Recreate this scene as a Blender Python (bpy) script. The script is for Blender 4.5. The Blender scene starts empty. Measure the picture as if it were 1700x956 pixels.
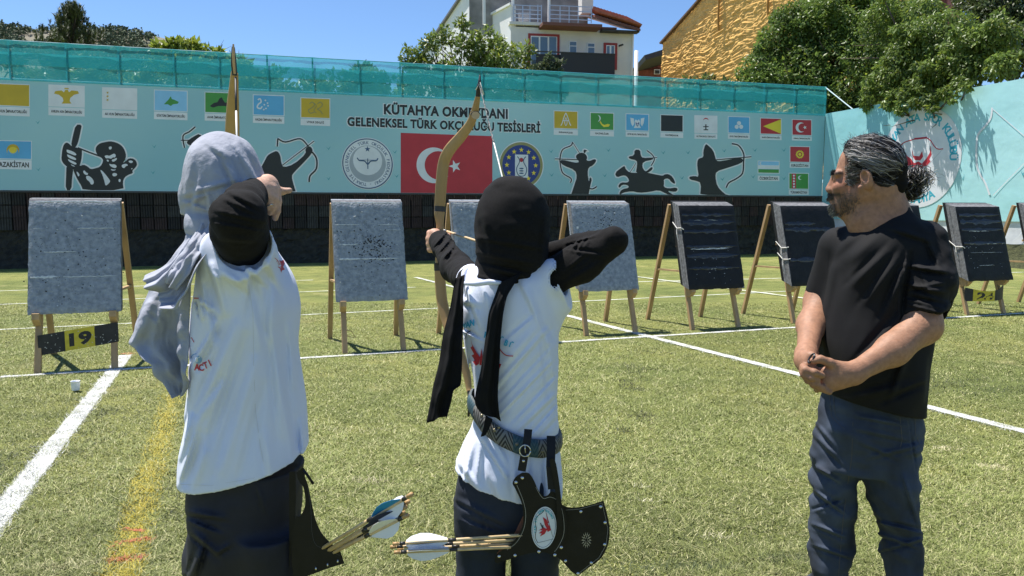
import bpy, math, random
import numpy as np
from mathutils import Vector, Matrix
from mathutils.bvhtree import BVHTree
from mathutils.geometry import tessellate_polygon

C = bpy.context.scene.collection
SC = bpy.context.scene
R = math.radians
random.seed(7)
RNG = np.random.default_rng(11)

# ---------------------------------------------------------------- camera
CAM_H, FOC = 1.5, 1250.0                   # eye height (m), focal length in photo pixels (1700 wide)
PITCH = math.atan(128.0 / FOC)
cam = bpy.data.cameras.new('camera')
cam.sensor_width = 36.0
cam.lens = 36.0 * FOC / 1700.0
cam.clip_start, cam.clip_end = 0.05, 5000.0
camo = bpy.data.objects.new('camera', cam)
camo.location = (0, 0, CAM_H)
camo.rotation_euler = (R(90) - PITCH, 0, 0)
C.objects.link(camo)
SC.camera = camo

# ---------------------------------------------------------------- sky and sun
SUN_DIR = Vector((-0.52, 0.36, 1.60)).normalized()      # towards the sun: high, behind the wall, from the left
SUN_EL = math.asin(SUN_DIR.z)
SUN_AZ = math.atan2(SUN_DIR.x, SUN_DIR.y)               # clockwise from +Y
w = bpy.data.worlds.new('World'); SC.world = w; w.use_nodes = True
nt = w.node_tree
sky = nt.nodes.new('ShaderNodeTexSky'); sky.sky_type = 'NISHITA'
sky.sun_disc = False
sky.sun_elevation = SUN_EL; sky.sun_rotation = SUN_AZ
sky.altitude = 950; sky.air_density = 1.0; sky.dust_density = 0.05; sky.ozone_density = 8.0
bg = nt.nodes['Background']; bg.inputs['Strength'].default_value = 0.10
nt.links.new(sky.outputs[0], bg.inputs[0])
sun = bpy.data.lights.new('sun', 'SUN'); sun.energy = 4.9; sun.angle = R(0.53); sun.color = (1.0, 0.95, 0.88)
suno = bpy.data.objects.new('sun', sun); C.objects.link(suno)
suno.rotation_euler = (-SUN_DIR).to_track_quat('-Z', 'Y').to_euler()
SC.view_settings.view_transform = 'Standard'; SC.view_settings.look = 'None'
SC.view_settings.exposure = 0.74; SC.view_settings.gamma = 1.0
SC.cycles.max_bounces = 8; SC.cycles.transparent_max_bounces = 12
SC.cycles.use_denoising = True

# ---------------------------------------------------------------- photograph pixel -> place
_cp, _sp = math.cos(PITCH), math.sin(PITCH)
def ray(x, y):
    dx, dy = (x - 850.0) / FOC, (478.0 - y) / FOC
    return Vector((dx, _cp + dy * _sp, -_sp + dy * _cp))
def at(x, y, Y):
    r = ray(x, y); t = Y / r.y
    return Vector((r.x * t, Y, CAM_H + r.z * t))
def ground(x, y, z=0.0):
    r = ray(x, y); t = (z - CAM_H) / r.z
    return Vector((r.x * t, r.y * t, z))
def on_plane(x, y, p0, n):
    r = ray(x, y); o = Vector((0, 0, CAM_H))
    t = (p0 - o).dot(n) / r.dot(n)
    return o + r * t

# ---------------------------------------------------------------- objects
ORG = {}
def thing(name, label, cat, loc=(0, 0, 0), group=None, local=False, kind=None):
    o = bpy.data.objects.new(name, None); C.objects.link(o)
    o.empty_display_size = 0.1
    o.location = loc; o['label'] = label; o['category'] = cat
    if group: o['group'] = group
    if kind: o['kind'] = kind
    ORG[o.name] = Vector((0, 0, 0)) if local else Vector(loc)
    return o
def tag(o, label=None, cat=None, group=None, kind=None):
    if label: o['label'] = label
    if cat: o['category'] = cat
    if group: o['group'] = group
    if kind: o['kind'] = kind
    return o
def mk(name, verts, faces, m, parent=None, smooth=False, cols=None, label=None, loc=None):
    """one mesh object; verts in world space (or in the thing's own frame when the thing is local)"""
    V = np.asarray([tuple(v) for v in verts] if not isinstance(verts, np.ndarray) else verts, dtype=np.float32)
    org = ORG[parent.name] if parent is not None else (Vector(loc) if loc is not None else Vector((0, 0, 0)))
    V = V - np.array(org, dtype=np.float32)
    me = bpy.data.meshes.new(name)
    if isinstance(faces, np.ndarray):
        k = faces.shape[1]; n = len(faces)
        me.vertices.add(len(V)); me.vertices.foreach_set('co', V.ravel())
        me.loops.add(n * k); me.polygons.add(n)
        me.loops.foreach_set('vertex_index', faces.astype(np.int32).ravel())
        me.polygons.foreach_set('loop_start', np.arange(0, n * k, k, dtype=np.int32))
        me.update(calc_edges=True)
    else:
        me.from_pydata(V.tolist(), [], faces)
    if cols is not None:
        cc = np.asarray(cols, dtype=np.float32)
        if cc.shape[1] == 3: cc = np.concatenate([cc, np.ones((len(cc), 1), np.float32)], 1)
        a = me.color_attributes.new('tint', 'FLOAT_COLOR', 'POINT')
        a.data.foreach_set('color', cc.ravel())
    if smooth:
        me.polygons.foreach_set('use_smooth', np.ones(len(me.polygons), dtype=bool))
    me.validate()
    if m is not None: me.materials.append(m)
    o = bpy.data.objects.new(name, me); C.objects.link(o)
    if parent is not None:
        o.parent = parent; ORG[o.name] = org
    else:
        o.location = org; ORG[o.name] = org
    if label: o['label'] = label
    return o
def kids(o): return list(o.children)
def copy_tree(o, parent=None):
    c = o.copy(); C.objects.link(c); c.parent = parent
    if o.name in ORG: ORG[c.name] = ORG[o.name]
    for ch in kids(o): copy_tree(ch, c)
    return c

class MB:
    """collects simple shapes into one mesh"""
    def __init__(s): s.v = []; s.f = []
    def poly(s, pts, faces):
        b = len(s.v); s.v += [tuple(p) for p in pts]; s.f += [[i + b for i in f] for f in faces]
    def box(s, c, size, rot=None, taper=1.0):
        hx, hy, hz = size[0] / 2, size[1] / 2, size[2] / 2
        P = [Vector((x * hx * (taper if z > 0 else 1), y * hy * (taper if z > 0 else 1), z * hz)) for z in (-1, 1) for y in (-1, 1) for x in (-1, 1)]
        if rot is not None: P = [rot @ p for p in P]
        P = [p + Vector(c) for p in P]
        s.poly(P, [[0, 2, 3, 1], [4, 5, 7, 6], [0, 1, 5, 4], [2, 6, 7, 3], [0, 4, 6, 2], [1, 3, 7, 5]])
    def bar(s, a, b, wx, wy, up=Vector((0, 0, 1)), bev=0.0):
        """rectangular bar from a to b; wx across, wy along 'up'"""
        a, b = Vector(a), Vector(b); t = (b - a).normalized()
        if abs(t.dot(up)) > 0.97: up = Vector((0, 1, 0))
        x = t.cross(up).normalized(); y = x.cross(t).normalized()
        if bev > 0:
            k = [(-1, -1 + bev), (-1 + bev, -1), (1 - bev, -1), (1, -1 + bev), (1, 1 - bev), (1 - bev, 1), (-1 + bev, 1), (-1, 1 - bev)]
        else:
            k = [(-1, -1), (1, -1), (1, 1), (-1, 1)]
        n = len(k); P = []
        for q in (a, b): P += [q + x * (i * wx / 2) + y * (j * wy / 2) for i, j in k]
        s.poly(P, [[i, (i + 1) % n, n + (i + 1) % n, n + i] for i in range(n)] + [list(range(n))[::-1], list(range(n, 2 * n))])
    def tube(s, pts, rad, n=6, cap=True):
        pts = [Vector(p) for p in pts]; m = len(pts)
        if not hasattr(rad, '__len__'): rad = [rad] * m
        prev = None; rings = []
        for i, p in enumerate(pts):
            t = (pts[min(i + 1, m - 1)] - pts[max(i - 1, 0)]).normalized()
            if prev is None:
                u = Vector((0, 0, 1)) if abs(t.z) < 0.9 else Vector((1, 0, 0))
                x = t.cross(u).normalized()
            else:
                x = (prev - t * prev.dot(t)).normalized()
            y = t.cross(x); prev = x
            rings.append([p + (x * math.cos(2 * math.pi * k / n) + y * math.sin(2 * math.pi * k / n)) * rad[i] for k in range(n)])
        F = []
        for i in range(m - 1):
            for k in range(n):
                F.append([i * n + k, i * n + (k + 1) % n, (i + 1) * n + (k + 1) % n, (i + 1) * n + k])
        if cap: F += [list(range(n))[::-1], [(m - 1) * n + k for k in range(n)]]
        s.poly([p for r in rings for p in r], F)
    def prism(s, poly2, fn, d0, d1):
        """outline poly2 [(a,b)] placed by fn(a,b,depth), filled front and back with a rim"""
        tri = tessellate_polygon([[Vector((a, b, 0)) for a, b in poly2]])
        n = len(poly2)
        P = [fn(a, b, d0) for a, b in poly2] + [fn(a, b, d1) for a, b in poly2]
        F = [list(t) for t in tri] + [[n + i for i in t][::-1] for t in tri]
        F += [[i, (i + 1) % n, n + (i + 1) % n, n + i] for i in range(n)]
        s.poly(P, F)
    def build(s, name, m, parent=None, smooth=False, label=None, loc=None):
        o = mk(name, s.v, s.f, m, parent, smooth, label=label, loc=loc)
        return o

# ---------------------------------------------------------------- materials
def mat(name, col, rough=0.6, var=0.0, scale=20.0, bump=0.0, bscale=None, spec=0.5, metal=0.0, col2=None, attr=False,
        sheen=0.0, bdist=0.01, detail=4.0, stretch=None):
    m = bpy.data.materials.new(name); m.use_nodes = True
    n, l = m.node_tree.nodes, m.node_tree.links
    b = n['Principled BSDF']
    b.inputs['Roughness'].default_value = rough; b.inputs['Metallic'].default_value = metal
    b.inputs['Specular IOR Level'].default_value = spec
    if sheen: b.inputs['Sheen Weight'].default_value = sheen
    c4 = (*col, 1.0)
    b.inputs['Base Color'].default_value = c4
    tc = n.new('ShaderNodeTexCoord')
    vec = tc.outputs['Object']
    if stretch:
        mp = n.new('ShaderNodeMapping'); mp.inputs['Scale'].default_value = stretch
        l.new(vec, mp.inputs['Vector']); vec = mp.outputs['Vector']
    out = None
    if attr:
        a = n.new('ShaderNodeVertexColor'); a.layer_name = 'tint'; out = a.outputs['Color']
    if var > 0 or col2 is not None:
        nz = n.new('ShaderNodeTexNoise'); nz.inputs['Scale'].default_value = scale; nz.inputs['Detail'].default_value = detail
        l.new(vec, nz.inputs['Vector'])
        cr = n.new('ShaderNodeMapRange'); cr.inputs['From Min'].default_value = 0.3; cr.inputs['From Max'].default_value = 0.7
        l.new(nz.outputs['Fac'], cr.inputs['Value'])
        if out is not None:
            mr = n.new('ShaderNodeMapRange'); mr.inputs['To Min'].default_value = 1 - var; mr.inputs['To Max'].default_value = 1 + var
            l.new(cr.outputs[0], mr.inputs['Value'])
            vm = n.new('ShaderNodeVectorMath'); vm.operation = 'SCALE'
            l.new(out, vm.inputs[0]); l.new(mr.outputs[0], vm.inputs['Scale']); out = vm.outputs[0]
        else:
            mx = n.new('ShaderNodeMix'); mx.data_type = 'RGBA'
            ca = c4 if col2 is not None else (*[v * (1 - var) for v in col], 1)
            cb = (*col2, 1) if col2 is not None else (*[min(1, v * (1 + var)) for v in col], 1)
            mx.inputs['A'].default_value = ca; mx.inputs['B'].default_value = cb
            l.new(cr.outputs[0], mx.inputs['Factor']); out = mx.outputs['Result']
    if out is not None: l.new(out, b.inputs['Base Color'])
    if bump > 0:
        nb = n.new('ShaderNodeTexNoise'); nb.inputs['Scale'].default_value = bscale or scale; nb.inputs['Detail'].default_value = 6
        l.new(vec, nb.inputs['Vector'])
        bp = n.new('ShaderNodeBump'); bp.inputs['Strength'].default_value = bump; bp.inputs['Distance'].default_value = bdist
        l.new(nb.outputs['Fac'], bp.inputs['Height']); l.new(bp.outputs[0], b.inputs['Normal'])
    return m

def leaf_mat(name, trans=0.35):
    m = bpy.data.materials.new(name); m.use_nodes = True
    n, l = m.node_tree.nodes, m.node_tree.links
    b = n['Principled BSDF']; b.inputs['Roughness'].default_value = 0.42
    a = n.new('ShaderNodeVertexColor'); a.layer_name = 'tint'
    l.new(a.outputs['Color'], b.inputs['Base Color'])
    t = n.new('ShaderNodeBsdfTranslucent'); l.new(a.outputs['Color'], t.inputs['Color'])
    mx = n.new('ShaderNodeMixShader'); mx.inputs[0].default_value = trans
    l.new(b.outputs[0], mx.inputs[1]); l.new(t.outputs[0], mx.inputs[2])
    l.new(mx.outputs[0], n['Material Output'].inputs[0])
    return m

# ---------------------------------------------------------------- value noise
_T = RNG.random((32, 32, 32)).astype(np.float32)
def vnoise(P, f):
    Q = P * f; I = np.floor(Q).astype(np.int64); t = (Q - I).astype(np.float32); t = t * t * (3 - 2 * t)
    I &= 31; J = (I + 1) & 31
    x0, y0, z0 = I.T; x1, y1, z1 = J.T; a, b, c = t.T
    def L(p, q, k): return p + (q - p) * k
    return L(L(L(_T[x0, y0, z0], _T[x1, y0, z0], a), L(_T[x0, y1, z0], _T[x1, y1, z0], a), b),
             L(L(_T[x0, y0, z1], _T[x1, y0, z1], a), L(_T[x0, y1, z1], _T[x1, y1, z1], a), b), c) * 2 - 1

# ---------------------------------------------------------------- smooth solids (signed distance -> surface nets)
class Solid:
    def __init__(s): s.p = []; s.mods = []
    def add(s, fn, c, r, op='u', k=0.01): s.p.append((fn, np.array(c, np.float32), r, op, k)); return s
    def cone(s, a, ra, b, rb, k=0.015, op='u', flat=None):
        a = np.array(a, np.float32); b = np.array(b, np.float32); ab = b - a; L2 = float(ab @ ab) + 1e-9
        if flat is not None:
            fd = np.array(Vector(flat[0]).normalized(), np.float32); fr = flat[1]
        def fn(P):
            q = P - a
            if flat is not None:
                h = q @ fd; h0 = ab @ fd
                t0 = np.clip((q @ ab) / L2, 0, 1)
                off = h - t0 * h0
                q = q + fd[None, :] * (off * (1 / fr - 1))[:, None]
            t = np.clip((q @ ab) / L2, 0, 1)
            d = q - t[:, None] * ab
            dd = np.sqrt((d * d).sum(1)) - (ra + (rb - ra) * t)
            return dd * (min(1.0, fr) if flat is not None else 1.0)
        rr = max(ra, rb) * (max(1.0, flat[1]) if flat is not None else 1)
        return s.add(fn, (a + b) / 2, math.sqrt(L2) / 2 + rr, op, k)
    def ell(s, c, r, rot=None, k=0.015, op='u'):
        c = np.array(c, np.float32); rr = np.array(r, np.float32)
        M = np.array(rot.to_3x3() if rot is not None else Matrix.Identity(3), np.float32)   # columns: local axes
        mn = float(rr.min())
        def fn(P):
            q = (P - c) @ M
            k0 = np.sqrt(((q / rr) ** 2).sum(1)); k1 = np.sqrt(((q / (rr * rr)) ** 2).sum(1)) + 1e-9
            return np.where(k0 < 0.05, -mn, k0 * (k0 - 1) / k1)
        return s.add(fn, c, float(rr.max()), op, k)
    def chain(s, pts, rads, k=0.008, kj=0.02):
        for i in range(len(pts) - 1):
            s.cone(pts[i], rads[i], pts[i + 1], rads[i + 1], k=kj if i == 0 else k)
        return s
    def loft(s, rows, k=0.02, p=2.3, op='u'):
        """rows: (z, cx, cy, half_x, half_y, turn) from the bottom up"""
        A = np.array(rows, np.float32); A = A[np.argsort(A[:, 0])]
        z = A[:, 0]
        def fn(P):
            zz = np.clip(P[:, 2], z[0], z[-1])
            # smooth interpolation
            i = np.clip(np.searchsorted(z, zz) - 1, 0, len(z) - 2); t = (zz - z[i]) / (z[i + 1] - z[i])
            def g(c):
                y = A[:, c]; m = np.gradient(y, z)
                h = z[i + 1] - z[i]; t2 = t * t; t3 = t2 * t
                return (2 * t3 - 3 * t2 + 1) * y[i] + (t3 - 2 * t2 + t) * h * m[i] + (-2 * t3 + 3 * t2) * y[i + 1] + (t3 - t2) * h * m[i + 1]
            cx, cy, a, b, tw = g(1), g(2), g(3), g(4), g(5)
            qx, qy = P[:, 0] - cx, P[:, 1] - cy
            co, si = np.cos(tw), np.sin(tw)
            u = np.abs(qx * co + qy * si) / a; v = np.abs(-qx * si + qy * co) / b
            f = ((u ** p + v ** p) ** (1 / p) - 1) * np.minimum(a, b)
            dz = np.maximum(z[0] - P[:, 2], P[:, 2] - z[-1])
            return np.where(dz > 0, np.sqrt(np.maximum(f, 0) ** 2 + dz ** 2) , np.maximum(f, dz))
        c = (float(A[:, 1].mean()), float(A[:, 2].mean()), float((z[0] + z[-1]) / 2))
        return s.add(fn, c, 0.5 * float(z[-1] - z[0]) + float(A[:, 3:5].max()) + 0.15, op, k)
    def sub(s, o, k=0.02, op='u'):
        us = [q for q in o.p if q[3] == 'u']
        lo = np.min([q[1] - q[2] for q in us], axis=0); hi = np.max([q[1] + q[2] for q in us], axis=0)
        return s.add(lambda P: o.ev(P), (lo + hi) / 2, float(np.linalg.norm(hi - lo)) / 2, op, k)
    def cut(s, p0, n, k=0.004):
        """drop everything on the n side of the plane"""
        p0 = np.array(p0, np.float32); n = np.array(Vector(n).normalized(), np.float32)
        s.p.append((lambda P: (P - p0) @ n, None, 0, 'i', k)); return s
    def mod(s, fn): s.p.append((fn, None, 0, 'm', 0)); return s
    def ev(s, P, act=None):
        d = np.full(len(P), 1.0, np.float32)
        for j, (fn, c, r, op, k) in enumerate(s.p):
            if act is not None and not act[j]: continue
            if op == 'm': d = d + fn(P, d).astype(np.float32); continue
            e = fn(P).astype(np.float32)
            if op == 'u':
                if k > 0:
                    h = np.clip(0.5 + 0.5 * (d - e) / k, 0, 1); d = d + (e - d) * h - k * h * (1 - h)
                else: d = np.minimum(d, e)
            else:
                if op == 's': e = -e
                if k > 0:
                    h = np.clip(0.5 - 0.5 * (d - e) / k, 0, 1); d = d + (e - d) * h + k * h * (1 - h)
                else: d = np.maximum(d, e)
        return d
    def mesh(s, h, pad=0.03):
        us = [q for q in s.p if q[3] == 'u']
        lo = np.min([q[1] - q[2] for q in us], axis=0) - pad; hi = np.max([q[1] + q[2] for q in us], axis=0) + pad
        N = 12; B = N * h
        nb = np.ceil((hi - lo) / B).astype(int)
        bi = np.stack(np.meshgrid(*[np.arange(k) for k in nb], indexing='ij'), -1).reshape(-1, 3)
        cen = (lo + (bi + 0.5) * B).astype(np.float32)
        dc = s.ev(cen)
        G = np.ones(tuple(nb * N), np.float32)
        near = np.abs(dc) < 1.35 * B
        ins = (~near) & (dc < 0)
        for b in bi[ins]: G[b[0]*N:(b[0]+1)*N, b[1]*N:(b[1]+1)*N, b[2]*N:(b[2]+1)*N] = -1
        loc = np.stack(np.meshgrid(*[np.arange(N)] * 3, indexing='ij'), -1).reshape(-1, 3).astype(np.float32) * h
        hd = 0.87 * B
        for b, cc in zip(bi[near], cen[near]):
            act = [True if q[1] is None else (np.linalg.norm(cc - q[1]) < q[2] + hd + q[4] * 1.2 + 0.02) for q in s.p]
            P = (lo + b * B).astype(np.float32) + loc
            G[b[0]*N:(b[0]+1)*N, b[1]*N:(b[1]+1)*N, b[2]*N:(b[2]+1)*N] = s.ev(P, act).reshape(N, N, N)
        S = G < 0
        n0, n1, n2 = G.shape
        cnt = np.zeros((n0 - 1, n1 - 1, n2 - 1), np.int8)
        for dx in (0, 1):
            for dy in (0, 1):
                for dz in (0, 1): cnt += S[dx:n0 - 1 + dx, dy:n1 - 1 + dy, dz:n2 - 1 + dz]
        cells = np.argwhere((cnt > 0) & (cnt < 8))
        idx = np.full(cnt.shape, -1, np.int32); idx[tuple(cells.T)] = np.arange(len(cells))
        acc = np.zeros((len(cells), 3), np.float32); num = np.zeros(len(cells), np.float32)
        cor = [(0,0,0),(1,0,0),(0,1,0),(1,1,0),(0,0,1),(1,0,1),(0,1,1),(1,1,1)]
        for i in range(8):
            for ax in range(3):
                if cor[i][ax]: continue
                j = list(cor[i]); j[ax] = 1
                a = G[tuple((cells + cor[i]).T)]; b = G[tuple((cells + j).T)]
                x = (a < 0) != (b < 0); t = a / np.where(x, a - b, 1)
                p = np.tile(np.array(cor[i], np.float32), (len(cells), 1)); p[:, ax] += t
                acc[x] += p[x]; num[x] += 1
        V = lo + (cells + acc / num[:, None]) * h
        F = []
        for ax in range(3):
            sl0 = [slice(None)] * 3; sl1 = [slice(None)] * 3
            sl0[ax] = slice(0, -1); sl1[ax] = slice(1, None)
            e = np.argwhere(S[tuple(sl0)] != S[tuple(sl1)])
            o1, o2 = (ax + 1) % 3, (ax + 2) % 3
            ok = (e[:, o1] > 0) & (e[:, o2] > 0) & (e[:, o1] < G.shape[o1] - 1) & (e[:, o2] < G.shape[o2] - 1)
            e = e[ok]
            d1 = np.zeros(3, int); d1[o1] = 1; d2 = np.zeros(3, int); d2[o2] = 1
            q = np.stack([idx[tuple((e - d1 - d2).T)], idx[tuple((e - d2).T)], idx[tuple(e.T)], idx[tuple((e - d1).T)]], 1)
            fl = ~S[tuple(e.T)]
            q[fl] = q[fl][:, ::-1]
            F.append(q)
        F = np.concatenate(F); F = F[(F >= 0).all(1)]
        return V.astype(np.float32), F
    def build(s, name, h, m, parent=None, label=None, colfn=None):
        V, F = s.mesh(h)
        o = mk(name, V, F, m, parent, True, cols=colfn(V) if colfn else None, label=label)
        return o
def fold(P, a, b, wd, amp):
    """height of a soft ridge along the segment a-b"""
    a = np.array(a, np.float32); ab = np.array(b, np.float32) - a; L2 = float(ab @ ab)
    t = np.clip(((P - a) @ ab) / L2, 0, 1); d = P - a - t[:, None] * ab
    e = (d * d).sum(1) / (wd * wd)
    return amp * np.exp(-e) * np.abs(np.sin(np.pi * np.clip(0.06 + 0.88 * t, 0, 1))) ** 0.6
# ================================================================ GROUND
def turf_material():
    m = bpy.data.materials.new('turf'); m.use_nodes = True
    n, l = m.node_tree.nodes, m.node_tree.links
    b = n['Principled BSDF']; b.inputs['Roughness'].default_value = 0.85; b.inputs['Specular IOR Level'].default_value = 0.2
    tc = n.new('ShaderNodeTexCoord')
    def noise(s, d=6):
        z = n.new('ShaderNodeTexNoise'); z.inputs['Scale'].default_value = s; z.inputs['Detail'].default_value = d
        l.new(tc.outputs['Object'], z.inputs['Vector']); return z.outputs['Fac']
    def ramp(f, stops):
        r = n.new('ShaderNodeValToRGB'); l.new(f, r.inputs[0])
        e = r.color_ramp.elements
        e[0].position, e[0].color = stops[0][0], (*stops[0][1], 1); e[1].position, e[1].color = stops[-1][0], (*stops[-1][1], 1)
        for p, c in stops[1:-1]: q = e.new(p); q.color = (*c, 1)
        return r.outputs[0]
    def mix(f, a, c, mode='MIX'):
        x = n.new('ShaderNodeMix'); x.data_type = 'RGBA'; x.blend_type = mode
        if isinstance(f, float): x.inputs['Factor'].default_value = f
        else: l.new(f, x.inputs['Factor'])
        l.new(a, x.inputs['A']); l.new(c, x.inputs['B']); return x.outputs['Result']
    fine = ramp(noise(110, 5), [(0.33, (0.05, 0.065, 0.016)), (0.47, (0.18, 0.20, 0.055)), (0.58, (0.29, 0.30, 0.11)), (0.7, (0.50, 0.47, 0.23))])
    big = ramp(noise(0.55, 5), [(0.35, (0.72, 0.80, 0.70)), (0.6, (1.12, 1.08, 1.0))])
    med = ramp(noise(3.0, 5), [(0.34, (0.72, 0.76, 0.72)), (0.55, (1.05, 1.05, 1.0))])
    c = mix(1.0, mix(1.0, fine, big, 'MULTIPLY'), med, 'MULTIPLY')
    dry = ramp(noise(1.3, 8), [(0.60, (0, 0, 0)), (0.72, (0.6, 0.6, 0.6))])
    straw = n.new('ShaderNodeRGB'); straw.outputs[0].default_value = (0.42, 0.37, 0.17, 1)
    c = mix(dry, c, straw.outputs[0])
    l.new(c, b.inputs['Base Color'])
    bp = n.new('ShaderNodeBump'); bp.inputs['Strength'].default_value = 0.9; bp.inputs['Distance'].default_value = 0.02
    l.new(noise(140, 4), bp.inputs['Height']); l.new(bp.outputs[0], b.inputs['Normal'])
    return m
M_turf = turf_material()
gv, gf = [], []
NX, NY = 60, 60
xs = np.sign(np.linspace(-1, 1, NX)) * np.abs(np.linspace(-1, 1, NX)) ** 3 * 1500
ys = np.linspace(0, 1, NY) ** 3 * 2600 - 60
GX, GY = np.meshgrid(xs, ys)
GV = np.stack([GX.ravel(), GY.ravel(), np.zeros(NX * NY)], 1)
I = np.arange(NX * NY).reshape(NY, NX)
GF = np.stack([I[:-1, :-1].ravel(), I[:-1, 1:].ravel(), I[1:, 1:].ravel(), I[1:, :-1].ravel()], 1)
tag(mk('ground', GV, GF, M_turf), kind='structure')

# painted lines: speckled paint that lets the turf show through
def paint_mat(name, col, lo, hi, scale=150.0, col2=None):
    m = bpy.data.materials.new(name); m.use_nodes = True
    n, l = m.node_tree.nodes, m.node_tree.links
    b = n['Principled BSDF']; b.inputs['Base Color'].default_value = (*col, 1); b.inputs['Roughness'].default_value = 0.8
    tc = n.new('ShaderNodeTexCoord')
    z = n.new('ShaderNodeTexNoise'); z.inputs['Scale'].default_value = scale; z.inputs['Detail'].default_value = 5
    l.new(tc.outputs['Object'], z.inputs['Vector'])
    z2 = n.new('ShaderNodeTexNoise'); z2.inputs['Scale'].default_value = 6.0; z2.inputs['Detail'].default_value = 6
    l.new(tc.outputs['Object'], z2.inputs['Vector'])
    ad = n.new('ShaderNodeMath'); ad.operation = 'MULTIPLY_ADD'; ad.inputs[1].default_value = 0.45
    l.new(z2.outputs['Fac'], ad.inputs[0]); l.new(z.outputs['Fac'], ad.inputs[2])
    # fade to nothing towards the edges of the strip (attribute 'tint': 1 in the middle)
    a = n.new('ShaderNodeVertexColor'); a.layer_name = 'tint'
    sp = n.new('ShaderNodeSeparateColor'); l.new(a.outputs['Color'], sp.inputs[0])
    ad2 = n.new('ShaderNodeMath'); ad2.operation = 'MULTIPLY_ADD'; ad2.inputs[1].default_value = 0.35; ad2.inputs[2].default_value = -0.35
    l.new(sp.outputs[0], ad2.inputs[0])
    ad3 = n.new('ShaderNodeMath'); l.new(ad.outputs[0], ad3.inputs[0]); l.new(ad2.outputs[0], ad3.inputs[1])
    mr = n.new('ShaderNodeMapRange'); mr.inputs['From Min'].default_value = lo; mr.inputs['From Max'].default_value = hi
    l.new(ad3.outputs[0], mr.inputs['Value'])
    t = n.new('ShaderNodeBsdfTransparent'); mx = n.new('ShaderNodeMixShader')
    l.new(mr.outputs[0], mx.inputs[0]); l.new(t.outputs[0], mx.inputs[1]); l.new(b.outputs[0], mx.inputs[2])
    l.new(mx.outputs[0], n['Material Output'].inputs[0])
    return m
M_white = paint_mat('line_white', (0.76, 0.77, 0.75), 0.57, 0.86)
M_thin = paint_mat('line_thin', (0.78, 0.80, 0.72), 0.50, 0.85)
M_yel = paint_mat('line_yellow', (0.50, 0.41, 0.05), 0.70, 1.1, 120)
M_red = paint_mat('mark_red', (0.45, 0.09, 0.06), 0.70, 1.0, 60)
def strip(name, m, a, b, wd, z, n=24, soft=0.3):
    a, b = Vector(a), Vector(b); t = (b - a).normalized(); s = Vector((-t.y, t.x, 0))
    V, F, Cc = [], [], []
    offs = [-0.5, -0.5 + soft / 2, 0.5 - soft / 2, 0.5]; val = [0, 1, 1, 0]
    for i in range(n + 1):
        p = a.lerp(b, i / n)
        for o, v in zip(offs, val):
            q = p + s * wd * o; V.append((q.x, q.y, z)); Cc.append((v, v, v))
    for i in range(n):
        for k in range(3): F.append([i * 4 + k, (i + 1) * 4 + k, (i + 1) * 4 + k + 1, i * 4 + k + 1])
    return tag(mk(name, V, F, m, None, cols=Cc), kind='structure')
def pline(name, m, pa, pb, wd, z, **k): return strip(name, m, ground(*pa), ground(*pb), wd, z, **k)
pline('white_line', M_white, (-40, 906), (209, 590), 0.155, 0.006)
pline('white_line', M_white, (0, 627), (1740, 518), 0.09, 0.010, n=60)
pline('white_line', M_white, (690, 461), (1800, 744), 0.13, 0.014, n=60)
pline('white_line', M_thin, (-30, 549), (1320, 483), 0.07, 0.006)
pline('white_line', M_thin, (-30, 507), (690, 477), 0.07, 0.006)
pline('white_line', M_thin, (1040, 458), (1340, 497), 0.11, 0.018)
pline('white_line', M_thin, (1060, 468), (1700, 452), 0.10, 0.006)
pline('white_line', M_thin, (-20, 484), (520, 465), 0.08, 0.006)
pline('yellow_line', M_yel, (291, 640), (196, 980), 0.17, 0.008, soft=0.9)
for (p, q, wd) in (((180, 934), (245, 926), .06), ((190, 905), (250, 896), .05), ((235, 900), (262, 898), .025), ((176, 915), (192, 910), .03), ((205, 880), (240, 885), .03)):
    pline('red_mark', M_red, p, q, wd, 0.012, n=4)
pline('red_mark', M_red, (205, 588), (222, 589), 0.14, 0.014, n=4)

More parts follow.
